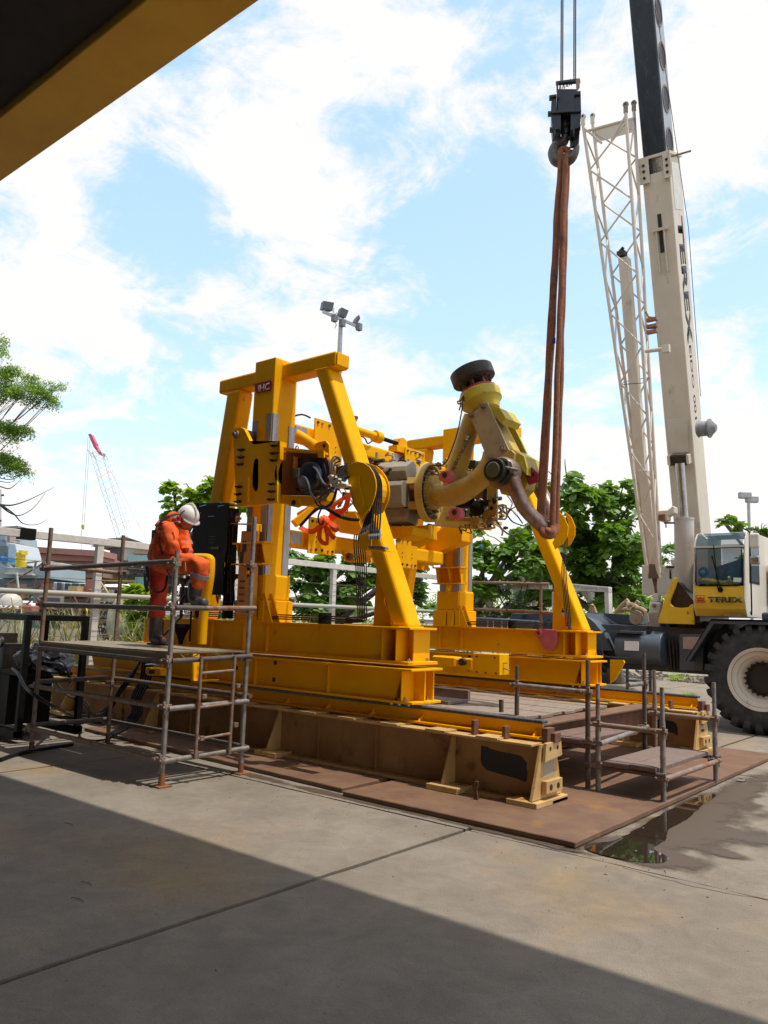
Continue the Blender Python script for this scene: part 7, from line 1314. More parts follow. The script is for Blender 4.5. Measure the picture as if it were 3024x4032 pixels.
for k,(p,q) in enumerate((((-7.544,17.5,1.86),(-7.236,17.5,2.169)),((-7.548,17.6,1.912),(-7.091,17.6,1.944)),((-7.233,17.4,2.093),(-6.863,17.4,1.919)),((-7.384,17.7,2.065),(-7.282,17.7,1.993)),((-7.151,17.5,1.892),(-6.999,17.5,2.147)),((-6.969,17.3,1.985),(-6.751,17.3,1.895)),((-6.882,17.2,1.866),(-6.739,17.2,1.658)),((-6.873,17.3,1.892),(-6.852,17.3,1.563)),((-7.126,17.2,2.003),(-7.002,17.2,2.053)),((-6.868,17.1,1.653),(-6.845,17.1,1.56)),((-8.148,17.5,1.873),(-8.107,17.5,2.048)),((-8.18,17.6,2.05),(-8.073,17.6,1.852)))):
    d=['longest pole leaning up to the left of the pile','pole lying flat along the pile front','bent pole sloping down to the right across the pile top','short stub in the middle of the pile','upright pole leaning right from the pile centre','pole sloping down on the right side of the pile','steep pole at the right flank of the pile','nearly vertical pole at the right flank','short piece lying across the pile top','tiny stub at the foot of the pile','upright pole seen between the white frame legs','slanting pole seen between the white frame legs'][k]
    tag(B().tube([p,V(p).lerp(V(q),.5)+V((0,0,.03)),q],.055,8).o('tan_pole',Mpole,smooth=True),'tan cut tube, '+d,'pole','pile of tan tubes')
# ================= TREES =================
def leafmesh(nm,m,kind,seed):
    r=random.Random(seed); b=B()
    if kind=='rosette':
        for k in range(8):
            a=k*2.4+r.uniform(-.3,.3); el=r.uniform(-.25,.7); L=r.uniform(.16,.25); wd=L*.33
            d=V((math.cos(a)*math.cos(el),math.sin(a)*math.cos(el),math.sin(el))); s=V((-math.sin(a),math.cos(a),0)); up=d.cross(s)*-1
            tip_=d*L-V((0,0,L*.22))
            b.faces([d*.02,d*L*.45+s*wd*.6+up*-.01,d*L*.8+s*wd-V((0,0,L*.08)),tip_,d*L*.8-s*wd-V((0,0,L*.08)),d*L*.45-s*wd*.6+up*-.01,d*L*.6+up*.015],[(0,1,6),(1,2,6),(2,3,6),(3,4,6),(4,5,6),(5,0,6)])
    else:
        for k in range(16):
            a=r.uniform(0,6.28); L=r.uniform(.05,.20); p=V((math.cos(a)*L,math.sin(a)*L,r.uniform(-.07,.05))); s=r.uniform(.018,.034); t=V((r.uniform(-1,1),r.uniform(-1,1),r.uniform(-.5,.5))).normalized(); q=t.orthogonal().normalized()
            b.faces([p,p+t*s+q*s*.5,p+t*s*2,p+t*s-q*s*.5],[(0,1,2,3)])
    me=bpy.data.meshes.new(nm); b.b.to_mesh(me); b.b.free(); me.materials.append(m); return me
def tree(name,label,base,blobs_,n,m,kind='rosette',size=1.,seed=1,nind=120,limbs=True,cat='tree',spread=.75):
    r=random.Random(seed); t=thing(name,label,cat,base)
    bs_=V(base); tb=B(); cents=[(V(c),rad_) for c,rad_ in blobs_]
    if limbs:
        lm=.2 if kind=='feather' else 1
        top_=sum((c for c,_ in cents),V((0,0,0)))/len(cents); fork=bs_.lerp(V((top_.x,top_.y,top_.z)),.45)
        tb.tube([bs_,bs_.lerp(fork,.5)+V((r.uniform(-.1,.1),r.uniform(-.1,.1),0)),fork],[.22*size+.05,.18*size+.04,.14*size+.03],10,smooth=4)
        for c,rad_ in cents:
            mid=fork.lerp(c,.5)+V((r.uniform(-.3,.3),r.uniform(-.3,.3),r.uniform(-.1,.4)))*.6
            tb.tube([fork,mid,c],[(.11*size+.02)*lm,(.06*size+.015)*lm,.02*lm],7,smooth=4)
            for k in range(4):
                e=c+V((r.uniform(-1,1),r.uniform(-1,1),r.uniform(-.7,.9)))*rad_*.8; tb.tube([mid.lerp(c,.6),c.lerp(e,.5)+V((0,0,.05)),e],[.025*lm,.016*lm,.008*lm],5,smooth=2)
        tb.o('trunk',Mbark,t,smooth=True)
    meshes=[leafmesh('leaf_cluster',m,kind,seed*10+k) for k in range(5)]
    tot=sum(x[1]**2 for x in cents); allp=[]
    for c,rad_ in cents:
        k=int(n*rad_**2/tot)
        sub=[(c+V((r.gauss(0,1),r.gauss(0,1),r.gauss(0,.8))).normalized()*rad_*r.uniform(.35,1.0),rad_*r.uniform(.15,.30)) for _ in range(max(6,int(rad_*15)))]
        for i in range(k):
            s_=r.choice(sub); v=V((r.gauss(0,1),r.gauss(0,1),r.gauss(0,.75))); v=v.normalized()*(r.random()**.4)
            allp.append((s_[0]+v*s_[1]*spread*1.25,v))
    allp.sort(key=lambda x:(x[0]-V((0,0,1.55))).length)
    big=B(); me0=[(list(mm.vertices),[tuple(p.vertices) for p in mm.polygons]) for mm in meshes]; VV=[];FF=[]
    for i,(p,v) in enumerate(allp):
        up=(v*.8+V((0,0,.9))).normalized(); rot=up.to_track_quat('Z','Y').to_matrix().to_4x4()@Matrix.Rotation(r.uniform(0,6.28),4,'Z'); s=size*r.uniform(.55,1.25)
        M=Matrix.Translation(p)@rot@Matrix.Scale(s,4)
        if i<nind and i%1==0:
            o=bpy.data.objects.new('leaf_cluster',meshes[i%5]); col.objects.link(o); o.parent=t; o.matrix_local=Matrix.Translation(-bs_)@M
        else:
            vs_,fs_=me0[i%5]; k0=len(VV); VV+=[tuple(M@x.co-bs_) for x in vs_]; FF+=[tuple(a+k0 for a in f) for f in fs_]
    me=bpy.data.meshes.new('foliage'); me.from_pydata(VV,[],FF); me.materials.append(m); o=bpy.data.objects.new('foliage',me); col.objects.link(o); o.parent=t; o['kind']='stuff'
    big.b.free(); return t
def D_(c,r_): return (c,r_)
tree('almond_tree','broad dark green sea almond tree right behind the sling and shackle','0' and (-9.3,21.5,0),[((-9.064,18.115,4.924),.95),((-8.319,19.368,5.049),.75),((-8.527,18.7,4.137),1.0),((-8.021,19.219,3.581),.95),((-9.332,18.785,3.585),1.0),((-8.522,18.949,2.751),1.0),((-9.816,19.225,2.531),.9),((-8.301,19.864,2.325),.8),((-9.981,18.746,4.466),.6)],1150,Mleaf,size=1.15,seed=11,nind=280)
tree('almond_tree','sea almond tree with large leaves seen between the far column and the sloping far leg',(-15,20.5,0),[((-10.114,16.224,3.264),.7),((-9.606,16.661,3.176),.75),((-9.368,17.484,3.352),.6),((-10.24,16.236,2.6),.6),((-10.087,17.487,3.667),.5),((-10.388,16.922,1.731),.7),((-9.918,17.922,1.998),.7),((-11.085,16.941,2.064),.6)],420,Mleaf,size=1.15,seed=12,nind=160)
tree('almond_tree','sea almond tree filling the gap under the machine between the near column and leg',(-19,18.5,0),[((-14.999,14.87,2.797),.75),((-14.343,15.432,2.703),.85),((-14.002,16.351,2.822),.75),((-14.76,15.196,2.079),.75),((-14.238,16.277,2.128),.8),((-13.735,17.23,2.813),.8),((-13.484,17.571,2.061),.8),((-15.604,15.174,1.946),.6),((-13.307,17.493,3.34),.6)],650,Mleaf,size=1.15,seed=13,nind=200)
tree('almond_tree','bright green leafy tree rising behind the worker\'s helmet',(-22,14.5,0),[((-15.874,11.224,4.469),.28),((-15.52,11.535,4.374),.35),((-15.162,11.785,4.642),.28),((-15.885,11.296,4.008),.45),((-15.529,11.837,4.111),.4),((-15.233,12.435,4.343),.5),((-15.422,12.859,4.77),.35)],210,Mleaf2,size=1.0,seed=14,nind=120)
tree('green_shrub','bright green big-leaved shrub seen through the scaffold rails beside the worker',(-14.6,9.5,-.3),[((-14.162,9.152,1.968),.28),((-13.918,9.377,1.84),.25),((-14.118,9.269,1.508),.30),((-13.871,9.489,1.426),.28),((-14.107,9.351,1.092),.22),((-13.745,10.804,2),.35),((-13.814,10.834,1.506),.35)],150,Mleaf2,size=.95,seed=15,nind=90,limbs=False,cat='shrub')
tree('feathery_tree','feathery light green tree branches entering at the left edge of the picture',(-24,5.5,0),[((-16.883,7.379,6.632),.32),((-16.825,7.523,6.094),.35),((-16.556,7.744,6.106),.33),((-16.246,7.99,6.168),.26),((-16.013,8.174,6.227),.14),((-16.146,8.116,5.927),.16),((-16.497,7.732,6.452),.10),((-16.384,7.833,6.408),.12),((-17.001,7.222,6.971),.3),((-17.023,7.489,5.349),.30),((-16.761,7.723,5.262),.30),((-16.982,7.627,4.761),.38),((-16.844,7.784,4.521),.30)],1500,Mleaf3,kind='feather',size=.85,seed=16,nind=200,limbs=True,spread=1.7)
tree('almond_tree','small tree top showing above the cab and mirrors at the right edge',(-5.6,29,0),[((-7.86,28.267,5.12),.38),((-8.163,28.012,5.138),.25),((-7.265,28.798,4.911),.42),((-6.866,27.971,4.041),.9),((-6.99,28.055,2.984),.9),((-9.619,26.969,4.187),.5),((-7.07,27.883,3.581),.7)],330,Mleaf,size=1.05,seed=17,nind=90)
tree('leafy_bush','low dense greenery behind the white steel frame',(-11,24,0),[((-12.564,19.703,1.75),.9),((-12.078,20.197,1.239),.8),((-11.119,20.917,1.679),1.0),((-10.384,21.498,1.843),1.0),((-9.762,22.011,1.869),.9),((-13.012,19.428,1.2),.7),((-9.177,23.701,2.481),.8),((-9.765,26.918,3.791),.45),((-14.194,19.667,1.713),.8),((-12.21,21.203,2.352),.8),((-11.235,22.006,2.393),.8),((-9.419,23.575,2.054),.8),((-15.061,18.954,1.676),.7),((-16.144,18.061,1.63),.7),((-17.011,17.348,1.594),.6)],1300,Mleaf2,kind='feather',size=1.7,seed=18,nind=100,limbs=False,cat='bush')
b=B()
for pts,r_ in (([(-15.196,6.711,3.491),(-14.975,6.901,3.458),(-14.746,7.076,3.539),(-14.445,7.294,3.724),(-14.293,7.402,3.831)],[.02,.016,.01,.006,.003]),([(-15.108,6.788,3.466),(-14.983,6.917,3.328),(-14.829,7.053,3.278),(-14.619,7.201,3.43),(-14.434,7.305,3.71)],[.02,.014,.01,.006,.003]),([(-15.065,6.829,3.44),(-14.917,6.976,3.303),(-14.794,7.109,3.13),(-14.594,7.278,3.116),(-14.426,7.398,3.223)],[.02,.014,.01,.006,.003]),([(-15.121,6.687,3.982),(-14.945,6.84,3.946),(-14.785,6.961,4.011),(-14.635,7.072,4.089)],[.012,.01,.007,.003]),([(-15.087,6.745,3.811),(-14.955,6.861,3.774),(-14.837,6.941,3.879),(-14.717,7.015,4.028)],[.012,.01,.006,.003]),([(-15.103,6.714,3.911),(-14.971,6.828,3.888),(-14.857,6.917,3.921)],[.01,.007,.003])):
    b.tube(pts,r_,5,smooth=5)
tag(b.o('bare_branch',Mbark,smooth=True),'thin bare drooping twigs at the left edge under the feathery branches','branch')
# reeds along the quay
r=random.Random(8)
def reeds(label,p0,p1,n,h0,h1,seed):
    r=random.Random(seed); b=B()
    for i in range(n):
        p=V(p0).lerp(V(p1),r.random())+V((r.uniform(-.35,.35),0,0)); h=r.uniform(h0,h1); a=r.uniform(0,6.28); l=r.uniform(.2,1.0)*h; d=V((math.cos(a),math.sin(a),0)); s=V((-d.y,d.x,0))*r.uniform(.008,.018)
        P=[p,p+V((0,0,h*.5))+d*l*.2,p+V((0,0,h*.9))+d*l*.6,p+V((0,0,h*.8))+d*l*1.2]
        b.faces([P[0]-s,P[0]+s,P[1]+s,P[1]-s,P[2]+s*.7,P[2]-s*.7,P[3]],[(0,1,2,3),(3,2,4,5),(5,4,6)])
    o=b.o('reeds',Mgrass); return tag(o,label,'reeds',kind='stuff')
Mstraw=mat('dry_straw_reeds',(.36,.29,.16),(.28,.24,.12),.9,scale=5)
reeds('tall green reeds growing at the quay edge behind the black power unit',(-13.2,5.0,0),(-13.3,9.3,0),330,.5,1.9,1)
o_=reeds('dry straw coloured reeds tangled among the green ones at the quay edge',(-13.1,5.2,0),(-13.2,9.6,0),300,.4,1.3,3); o_.data.materials[0]=Mstraw
reeds('short reeds at the water edge beside the yellow girder end',(-13.1,9.5,0),(-13.1,12,0),120,.3,.7,2)
# ================= FAR SHIPYARD =================
Mdrk=mat('dark_roof',(.10,.09,.085),(.14,.12,.11),.8); Mbrick=mat('faded_red_cladding',(.33,.155,.13),(.38,.20,.17),.8,scale=.6,c3=(.22,.10,.08),lo3=.55,hi3=.75,scale3=1.4); Mship=mat('grey_hull_paint',(.36,.43,.46),(.32,.39,.42),.5,scale=.5); Mhull=mat('dark_hull_paint',(.10,.12,.125),(.16,.18,.18),.6,scale=.6)
Mteal=mat('teal_wall',(.30,.52,.54),(.26,.46,.48),.6,scale=.6)
def card(pts,depth,name,m,parent,bev=0): return B().prof(pts,FV*depth).o(name,m,parent,bev=bev)
wh=thing('warehouse','long faded red warehouse with an awning strip across the water at left','building',(-105.155,56.062,6.566))
card([(-109.378,51.938,10.051),(-104.952,55.645,9.886),(-100.147,59.665,9.736),(-100.198,59.771,8.895),(-105.001,55.745,9.089),(-109.323,52.123,9.259)],6,'roof',Mbrick,wh); card([(-110.256,52.671,9.198),(-105.961,56.263,9.068),(-101.112,60.32,8.918),(-101.147,60.393,8.337),(-106.01,56.364,8.264),(-110.316,52.794,8.215)],20,'upper_wall',mat('red_wall',(.40,.20,.17),(.36,.17,.14),.8,scale=.4),wh)
card([(-111.31,53.27,8.276),(-102.058,60.937,8.398),(-102.196,61.22,6.145),(-111.475,53.61,5.572)],20,'lower_wall',mat('brown_wall',(.22,.15,.12),(.26,.17,.14),.8,scale=.5),wh)
for k in range(9): x=880+80*k; 
for a_,c_ in (((-106.76,56.575,7.254),(-106.552,56.952,6.099)),((-106.131,57.093,7.281),(-105.535,57.679,6.769)),((-103.827,58.999,7.333),(-103.234,59.59,6.777)),((-103.131,59.58,7.318),(-102.605,60.108,6.804)),((-102.435,60.161,7.303),(-101.906,60.684,6.833))):
    card([a_,(c_[0],c_[1],a_[2]),c_,(a_[0],a_[1],c_[2])],.4,'window',mat('far_window',(.08,.08,.09),rough=.2),wh)
w2=thing('warehouse','pale warehouse with dark open roof beside the red one, behind the worker','building',(-104.375,66.635,9.815))
card([(-108.872,62.693,10.978),(-106.727,64.37,11.576),(-104.793,65.972,11.602),(-102.01,68.364,11.156),(-102.027,68.4,10.873),(-104.814,66.015,11.262),(-106.955,64.331,10.721)],8,'roof',Mdrk,w2); card([(-105.88,66.428,11.337),(-102.888,68.972,11.009),(-102.999,69.202,9.185),(-106.019,66.715,9.057)],20,'gable_wall',mat('white_wall',(.55,.58,.55),(.5,.52,.5),.7),w2)
card([(-107.496,65.147,10.984),(-105.975,66.369,11.219),(-106.108,66.641,9.053),(-107.617,65.398,8.989)],20,'open_bay',mat('dark_bay',(.07,.085,.11)),w2); card([(-104.994,66.771,9.843),(-102.695,68.665,9.94),(-102.813,68.908,8.01),(-105.098,66.985,8.14)],3,'teal_wall',Mteal,w2); card([(-104.337,67.073,10.482),(-102.489,68.616,10.447),(-102.513,68.666,10.05),(-104.362,67.123,10.085)],3,'awning',mat('pink_awning',(.42,.27,.22)),w2)
card([(-104.726,64.131,7.479),(-100.844,67.367,7.422),(-100.871,67.423,6.978),(-104.76,64.201,6.924)],5,'pink_shed',mat('pink_shed',(.45,.24,.21)),w2)
rs=thing('roof_sheet','grey corrugated roof sheet tilted above the white fence beam at far left','roof sheet',(-59.972,27.831,7.546)); card([(-60.647,27.271,7.542),(-59.483,28.213,7.688),(-59.488,28.245,7.48),(-60.656,27.289,7.397)],3,'sheet',mat('sheet_grey',(.28,.27,.25)),rs)
rs=thing('roof_sheet','thin grey roof sheet above the white fence beam behind the back scaffold post','roof sheet',(-53.663,33.163,7.046)); card([(-54.339,32.619,6.943),(-53.168,33.563,7.107),(-52.908,33.802,6.981),(-53.716,33.142,6.918)],3,'sheet',mat('sheet_grey2',(.25,.24,.23)),rs)
# grey ship
sp=thing('ship','light grey ship with a high bow and dark lower hull at the left edge','ship',(-41.639,20.298,2.728))
card([(-42.645,19.256,3.899),(-42.489,19.39,3.872),(-42.305,19.581,3.66),(-41.139,20.558,3.609),(-40.586,20.937,4.07),(-40.405,21.095,4.028),(-40.46,21.21,3.115),(-42.696,19.362,3.054)],5,'upper_hull',Mship,sp,.02)
card([(-42.219,19.527,3.621),(-41.069,20.49,3.586),(-41.062,20.552,3.267),(-42.239,19.568,3.301)],.3,'recessed_band',mat('hull_shadow_grey',(.28,.33,.35)),sp); card([(-41.831,19.372,3.351),(-40.717,20.302,3.332),(-40.722,20.313,3.248),(-41.836,19.383,3.267)],.4,'white_band',Mwhite,sp)
b=B()
LP=[(-42.757,19.336,2.916),(-41.759,20.164,2.925),(-40.918,20.862,2.927)]; 
b.prof([(-42.751,19.323,3.018),(-40.594,21.105,3.076),(-40.927,20.879,2.792),(-41.263,20.661,2.44),(-41.594,20.431,2.19),(-41.944,20.166,2.041),(-42.817,19.459,1.936)],FV*5); b.o('lower_hull',Mhull,sp,bev=.1)
card([(-41.89,21.355,2.994),(-41.432,21.732,3.014),(-41.496,21.862,1.976),(-42.439,21.085,1.936),(-42.418,21.042,2.282),(-42.131,21.229,2.57)],2,'dock_wall',mat('dock_pale',(.40,.44,.46),(.34,.38,.40),.7,scale=.8),sp)
card([(-44.578,19.973,5.604),(-44.123,20.348,5.616),(-44.146,20.434,5.022),(-44.238,20.545,3.959),(-44.68,20.182,3.94)],4,'bridge_house',Mship,sp,.05); card([(-44.213,20.022,5.557),(-43.953,20.239,5.551),(-44.016,20.249,5.197),(-44.232,20.062,5.24)],.2,'bridge_window',mat('bridge_window',(.35,.45,.47),rough=.1),sp)
card([(-43.086,20.01,4.98),(-42.805,20.245,4.975),(-42.718,20.417,4.409),(-42.698,20.531,3.858),(-43.181,20.127,3.872),(-43.11,20.058,4.599)],3,'superstructure',mat('pale_super',(.52,.57,.58),(.48,.52,.53)),sp,.03); card([(-44.114,19.834,4.858),(-43.691,20.182,4.876),(-43.773,20.232,4.209),(-44.153,19.913,4.228)],.3,'shaded_opening',mat('opening_grey',(.18,.22,.24)),sp)
for pts in ([(-43.109,19.901,5.497),(-43.001,19.989,5.501),(-43.015,20.057,5.052),(-43.136,19.957,5.047)],[(-44.921,20.998,5.616),(-44.898,21.016,5.617),(-44.925,21.071,5.183),(-44.947,21.052,5.182)],[(-44.909,21.055,5.346),(-44.754,21.183,5.353),(-44.82,21.157,5.187),(-44.904,21.085,5.202)],[(-43.797,20.71,5.108),(-43.605,20.871,5.098),(-43.612,20.886,4.974),(-43.777,20.748,4.985)]): card(pts,.6,'mast_detail',mat('pink_grey',(.35,.24,.21)),sp)
b=B(); b.tube([(-41.41,20.282,3.901),(-41.011,20.598,3.985),(-40.613,20.917,4.052),(-41.072,20.61,3.628)],.05,6); b.tube([(-41.011,20.598,3.985),(-41.083,20.595,3.662)],.06,6); b.tube([(-41.515,20.193,3.913),(-41.42,20.301,3.749)],.06,6); b.tube([(-42.031,19.526,3.771),(-40.987,20.4,3.731)],.02,5); b.o('deck_railing',mat('railing_brown',(.25,.2,.16)),sp)
yw=thing('deck_winch','yellow cylindrical deck winch with ladder standing on the grey ship','winch',(-41.127,19.835,4.047))
b=B(); b.cyl((-41.152,19.885,3.646),(-41.127,19.856,3.93),.27,16); b.cyl((-41.125,19.854,3.947),(-41.066,19.821,4.416),.2,16); b.box(V((-41.055,19.836,4.383))-V((.15,.15,.1)),V((-41.055,19.836,4.383))+V((.2,.2,.12))); b.o('winch_body',mat('winch_yellow',(.80,.58,.02),(.65,.45,.02)),yw)
b=B(); b.tube([(-41.213,19.57,4.399),(-41.244,19.656,3.766)],.04,5); b.tube([(-41.148,19.623,4.401),(-41.182,19.707,3.769)],.04,5); b.tube([(-41.231,19.606,4.115),(-41.062,19.745,4.123)],.06,5); b.tube([(-41.213,19.57,4.399),(-41.071,19.688,4.405)],.03,5); b.o('winch_ladder',mat('winch_yellow2',(.7,.6,.1)),yw)
bt_=thing('blue_tarpaulin','bright blue tarpaulin on the ship at the far left edge','tarpaulin',(-42.318,19.495,4.081)); card([(-42.625,19.216,4.22),(-42.441,19.369,4.218),(-42.42,19.4,4.144),(-42.09,19.671,4.158),(-42.167,19.638,3.987),(-42.3,19.533,3.954),(-42.639,19.245,3.983)],.8,'tarpaulin',mat('tarp_blue',(.0,.22,.60)),bt_)
# smaller boats, dome, bollards
bo=thing('workboat','white and teal workboat with big windows moored behind the reeds','boat',(-35.897,19.856,2.539))
card([(-36.522,19.289,2.802),(-36.118,19.625,2.804),(-36.159,19.709,2.131),(-36.562,19.372,2.144)],3,'white_cabin',mat('boat_white',(.50,.53,.55),(.42,.45,.47)),bo,.03); card([(-35.929,19.523,2.782),(-35.148,20.169,2.8),(-35.17,20.215,2.435),(-35.952,19.571,2.402)],3,'wheelhouse',mat('boat_pale',(.45,.52,.52)),bo,.03); card([(-35.832,19.537,2.416),(-35.077,20.162,2.432),(-35.168,20.145,2.096),(-35.852,19.577,2.097)],3,'teal_side',mat('boat_teal',(.36,.60,.62)),bo,.03)
for a_,c_ in (((-35.711,19.445,2.761),(-35.598,19.592,2.464)),((-35.457,19.655,2.772),(-35.276,19.86,2.463)),((-35.147,19.914,2.761),(-35.028,20.064,2.473)),((-36.188,19.307,2.786),(-36.145,19.455,2.151)),((-35.623,19.462,2.337),(-35.428,19.67,2.074))): card([a_,(c_[0],c_[1],a_[2]),c_,(a_[0],a_[1],c_[2])],.15,'window',mat('boat_window',(.05,.075,.075),rough=.15),bo)
card([(-35.984,19.064,2.15),(-35.612,19.379,2.121),(-35.63,19.382,2.015),(-35.99,19.077,2.045)],1,'red_bulwark',mat('boat_red',(.40,.06,.08)),bo); card([(-35.191,19.73,2.109),(-34.862,19.999,2.138),(-34.916,19.973,2.03),(-35.197,19.741,2.018)],1,'red_bulwark',mat('boat_red2',(.36,.10,.09)),bo)
card([(-35.8,18.979,2.012),(-33.773,20.654,2.068),(-33.813,20.737,1.41),(-35.838,19.058,1.383)],1.5,'hull',mat('brown_hull',(.15,.11,.09),(.2,.15,.12),.8,scale=1),bo)
pb=thing('barge','rusty dark barge with an orange waterline and stencilled name RIO DE JANEIRO','barge',(-31.244,18.683,1.348))
card([(-31.833,18.141,1.648),(-30.569,19.194,1.636),(-30.774,19.105,1.173),(-31.813,18.244,1.161)],2.5,'barge_hull',mat('barge_dark',(.07,.055,.05),(.12,.09,.08),.8,scale=1.5),pb,.02); card([(-31.719,18.189,1.169),(-30.709,19.027,1.179),(-30.713,19.036,1.108),(-31.723,18.198,1.097)],2.4,'orange_waterline',mat('barge_orange',(.40,.16,.08)),pb); card([(-31.694,18.289,1.093),(-30.759,19.065,1.101),(-30.83,19.028,0.974),(-31.651,18.346,0.972)],2.4,'barge_bottom',mat('barge_low',(.13,.08,.065)),pb)
text('RIO DE JANEIRO',(-31.199,18.537,1.274),RV,(0,0,1),.18,mat('barge_text',(.35,.33,.32)),pb,width=2.0)
tyres=thing('tyre_wall','row of black tyre fenders stacked along the dock side','tyres',(-52.854,34.335,4.214))
for i in range(7):
    for j in range(3):
        p=V((-53.358,33.955,3.992))+RV*(i*.75+j*.2)+V((0,0,j*.42)); B().lathe(p,-FV,[(0,.14),(0,.40),(.1,.46),(.25,.46),(.3,.4),(.3,.14)],12).o('tyre',Mrub,tyres)
card([(-53.836,30.98,3.732),(-50.421,33.807,3.793),(-50.426,33.817,3.71),(-53.84,30.988,3.665)],.3,'yellow_kerb',mat('kerb_yellow',(.6,.42,.02)),tyres)
nt_=thing('cargo_net','dark heap of netting and chain on the dock between the white post and the shrub','netting',(-40.775,24.991,2.511))
b=B(); r=random.Random(2)
for k in range(46):
    a_=V((-41.496,24.345,2.781))+RV*(k*.14); b.tube([a_,a_+RV*r.uniform(-.6,.6)+V((0,0,-2.6))],.035,4)
for k in range(14): a_=V((-41.496,24.345,2.781))+V((0,0,-.2*k)); b.tube([a_,a_+RV*6.2+V((0,0,-.2))],.03,4)
b.o('net',Mblk,nt_); card([(-42.352,24.948,2.767),(-40.063,26.864,2.689),(-40.116,26.975,1.807),(-42.588,24.939,1.703)],1.5,'net_heap',mat('heap_dark',(.045,.045,.05),(.09,.085,.08),.9,scale=2),nt_)
rb=thing('red_hatch','faded red box hatch on the barge deck at left','hatch',(-31.683,15.667,1.499)); card([(-31.905,15.46,1.631),(-31.475,15.816,1.636),(-31.49,15.849,1.379),(-31.753,15.637,1.342),(-31.902,15.482,1.515)],1.2,'hatch_box',mat('hatch_red',(.45,.15,.12)),rb,.03)
dm=thing('white_dome','small off white dome vent among the boats at far left','vent',(-33.15,15.737,1.636)); B().lathe((-33.151,15.74,1.609),(0,0,1),[(0,.0),(0,.48),(.2,.46),(.4,.33),(.5,.15),(.52,0)],18).o('dome',mat('dome_white',(.50,.46,.40)),dm,smooth=True)
bx_=thing('black_gantry','black boxy deck machine standing behind the left scaffold post','deck machine',(-32.142,16.553,1.758)); card([(-32.272,16.404,1.991),(-31.991,16.63,2.029),(-32.027,16.704,1.445),(-32.347,16.44,1.432),(-32.326,16.396,1.777)],1.5,'machine_box',mat('dark_blue_black',(.03,.035,.045)),bx_,.03); b=B(); b.tube([(-32.165,16.366,1.964),(-32.06,16.476,1.836),(-31.943,16.591,1.735)],.05,5,smooth=3); b.tube([(-32.11,16.402,2.019),(-31.883,16.588,2.034),(-31.913,16.62,1.71)],.035,5); b.o('railing',Mcoup,bx_)
card([(-38.983,19.86,2.845),(-38.921,19.912,2.847),(-38.969,20.011,2.059),(-39.031,19.96,2.056)],.3,'dock_pole',mat('dock_pole',(.09,.07,.07)),bx_)
gp_=thing('deck_clutter','strip of rusty deck gear and low walls between the ship and the quay','deck gear',(-35.868,17.436,1.512)); r=random.Random(6)
for k in range(150):
    p=V((-36.637,16.808,1.45))+RV*r.uniform(0,16)+FV*r.uniform(-1,5)+V((0,0,r.uniform(-.7,.9))); s=r.uniform(.08,.5)
    b=B(); 
    if k%3: b.bar(p,p+RV*s*2+V((0,0,r.uniform(-.3,.3))),s*.5,s*r.uniform(.2,.8))
    else: b.tube([p,p+RV*r.uniform(-1,1)+V((0,0,r.uniform(.2,1)))],.04,5)
    b.o('deck_item',[Mrustd,Mcoup,mat('deck_red',(.28,.10,.08)) if k==0 else bpy.data.materials['deck_red'],Mgrey,Mdkst,Mcream][k%6],gp_)
card([(-37.699,17.233,1.475),(-35.711,18.891,1.441),(-35.73,18.928,1.143),(-37.724,17.285,1.059)],4,'low_quay',mat('low_quay',(.20,.17,.15),(.13,.11,.10),.9,scale=1),gp_)
tr_=thing('debris_bank','bank of driftwood, pipes and debris at the waterline behind the scaffold deck','debris',(-21.374,13.85,0.863)); r=random.Random(7)
for k in range(70):
    p=V((-22.003,13.34,0.79))+RV*r.uniform(0,4.2)+V((0,0,r.uniform(-.25,.35)))+FV*r.uniform(0,1.5); b=B(); b.tube([p,p+RV*r.uniform(-.6,.9)+V((0,0,r.uniform(-.06,.2)))],r.uniform(.01,.035),5); b.o('debris_piece',[Mrustd,Mcoup,Mdkst,Mgrey][k%4],tr_)
card([(-23.841,14.404,0.975),(-22.68,15.369,0.975),(-22.701,15.413,0.626),(-23.865,14.454,0.577)],1,'bank',mat('bank_dark',(.06,.05,.045),(.12,.10,.09),.95,scale=4,bump=.8,bscale=3),tr_)
rk=thing('pale_boulder','large pale ochre boulder at the waterline behind the back scaffold post','boulder',(-22.353,14.287,1.213)); b=B(); bmesh.ops.create_icosphere(b.b,subdivisions=4,radius=1); c=V((-22.363,14.281,1.2))
for v in b.b.verts: k=1+.15*noise.noise(v.co*2)+.04*noise.noise(v.co*8); v.co=c+V((v.co.x*.55*k,v.co.y*.5*k,v.co.z*1.0*k))
b.o('boulder',mat('boulder_ochre',(.42,.36,.24),(.52,.48,.36),.85,scale=3,bump=.4),rk,smooth=True)
sy=thing('shipyard_clutter','crowded strip of rusty drums, pipes, crates and small deckhouses along the far dock','dock clutter',(-31.421,17.156,1.736)); r=random.Random(12)
pal=[Mrustd,Mcoup,Mgrey,Mdkst,Mcream,mat('clutter_red',(.35,.10,.08)),mat('clutter_teal',(.18,.30,.30)),mat('clutter_white',(.5,.5,.48)),Mrust,mat('clutter_brown',(.16,.10,.07))]
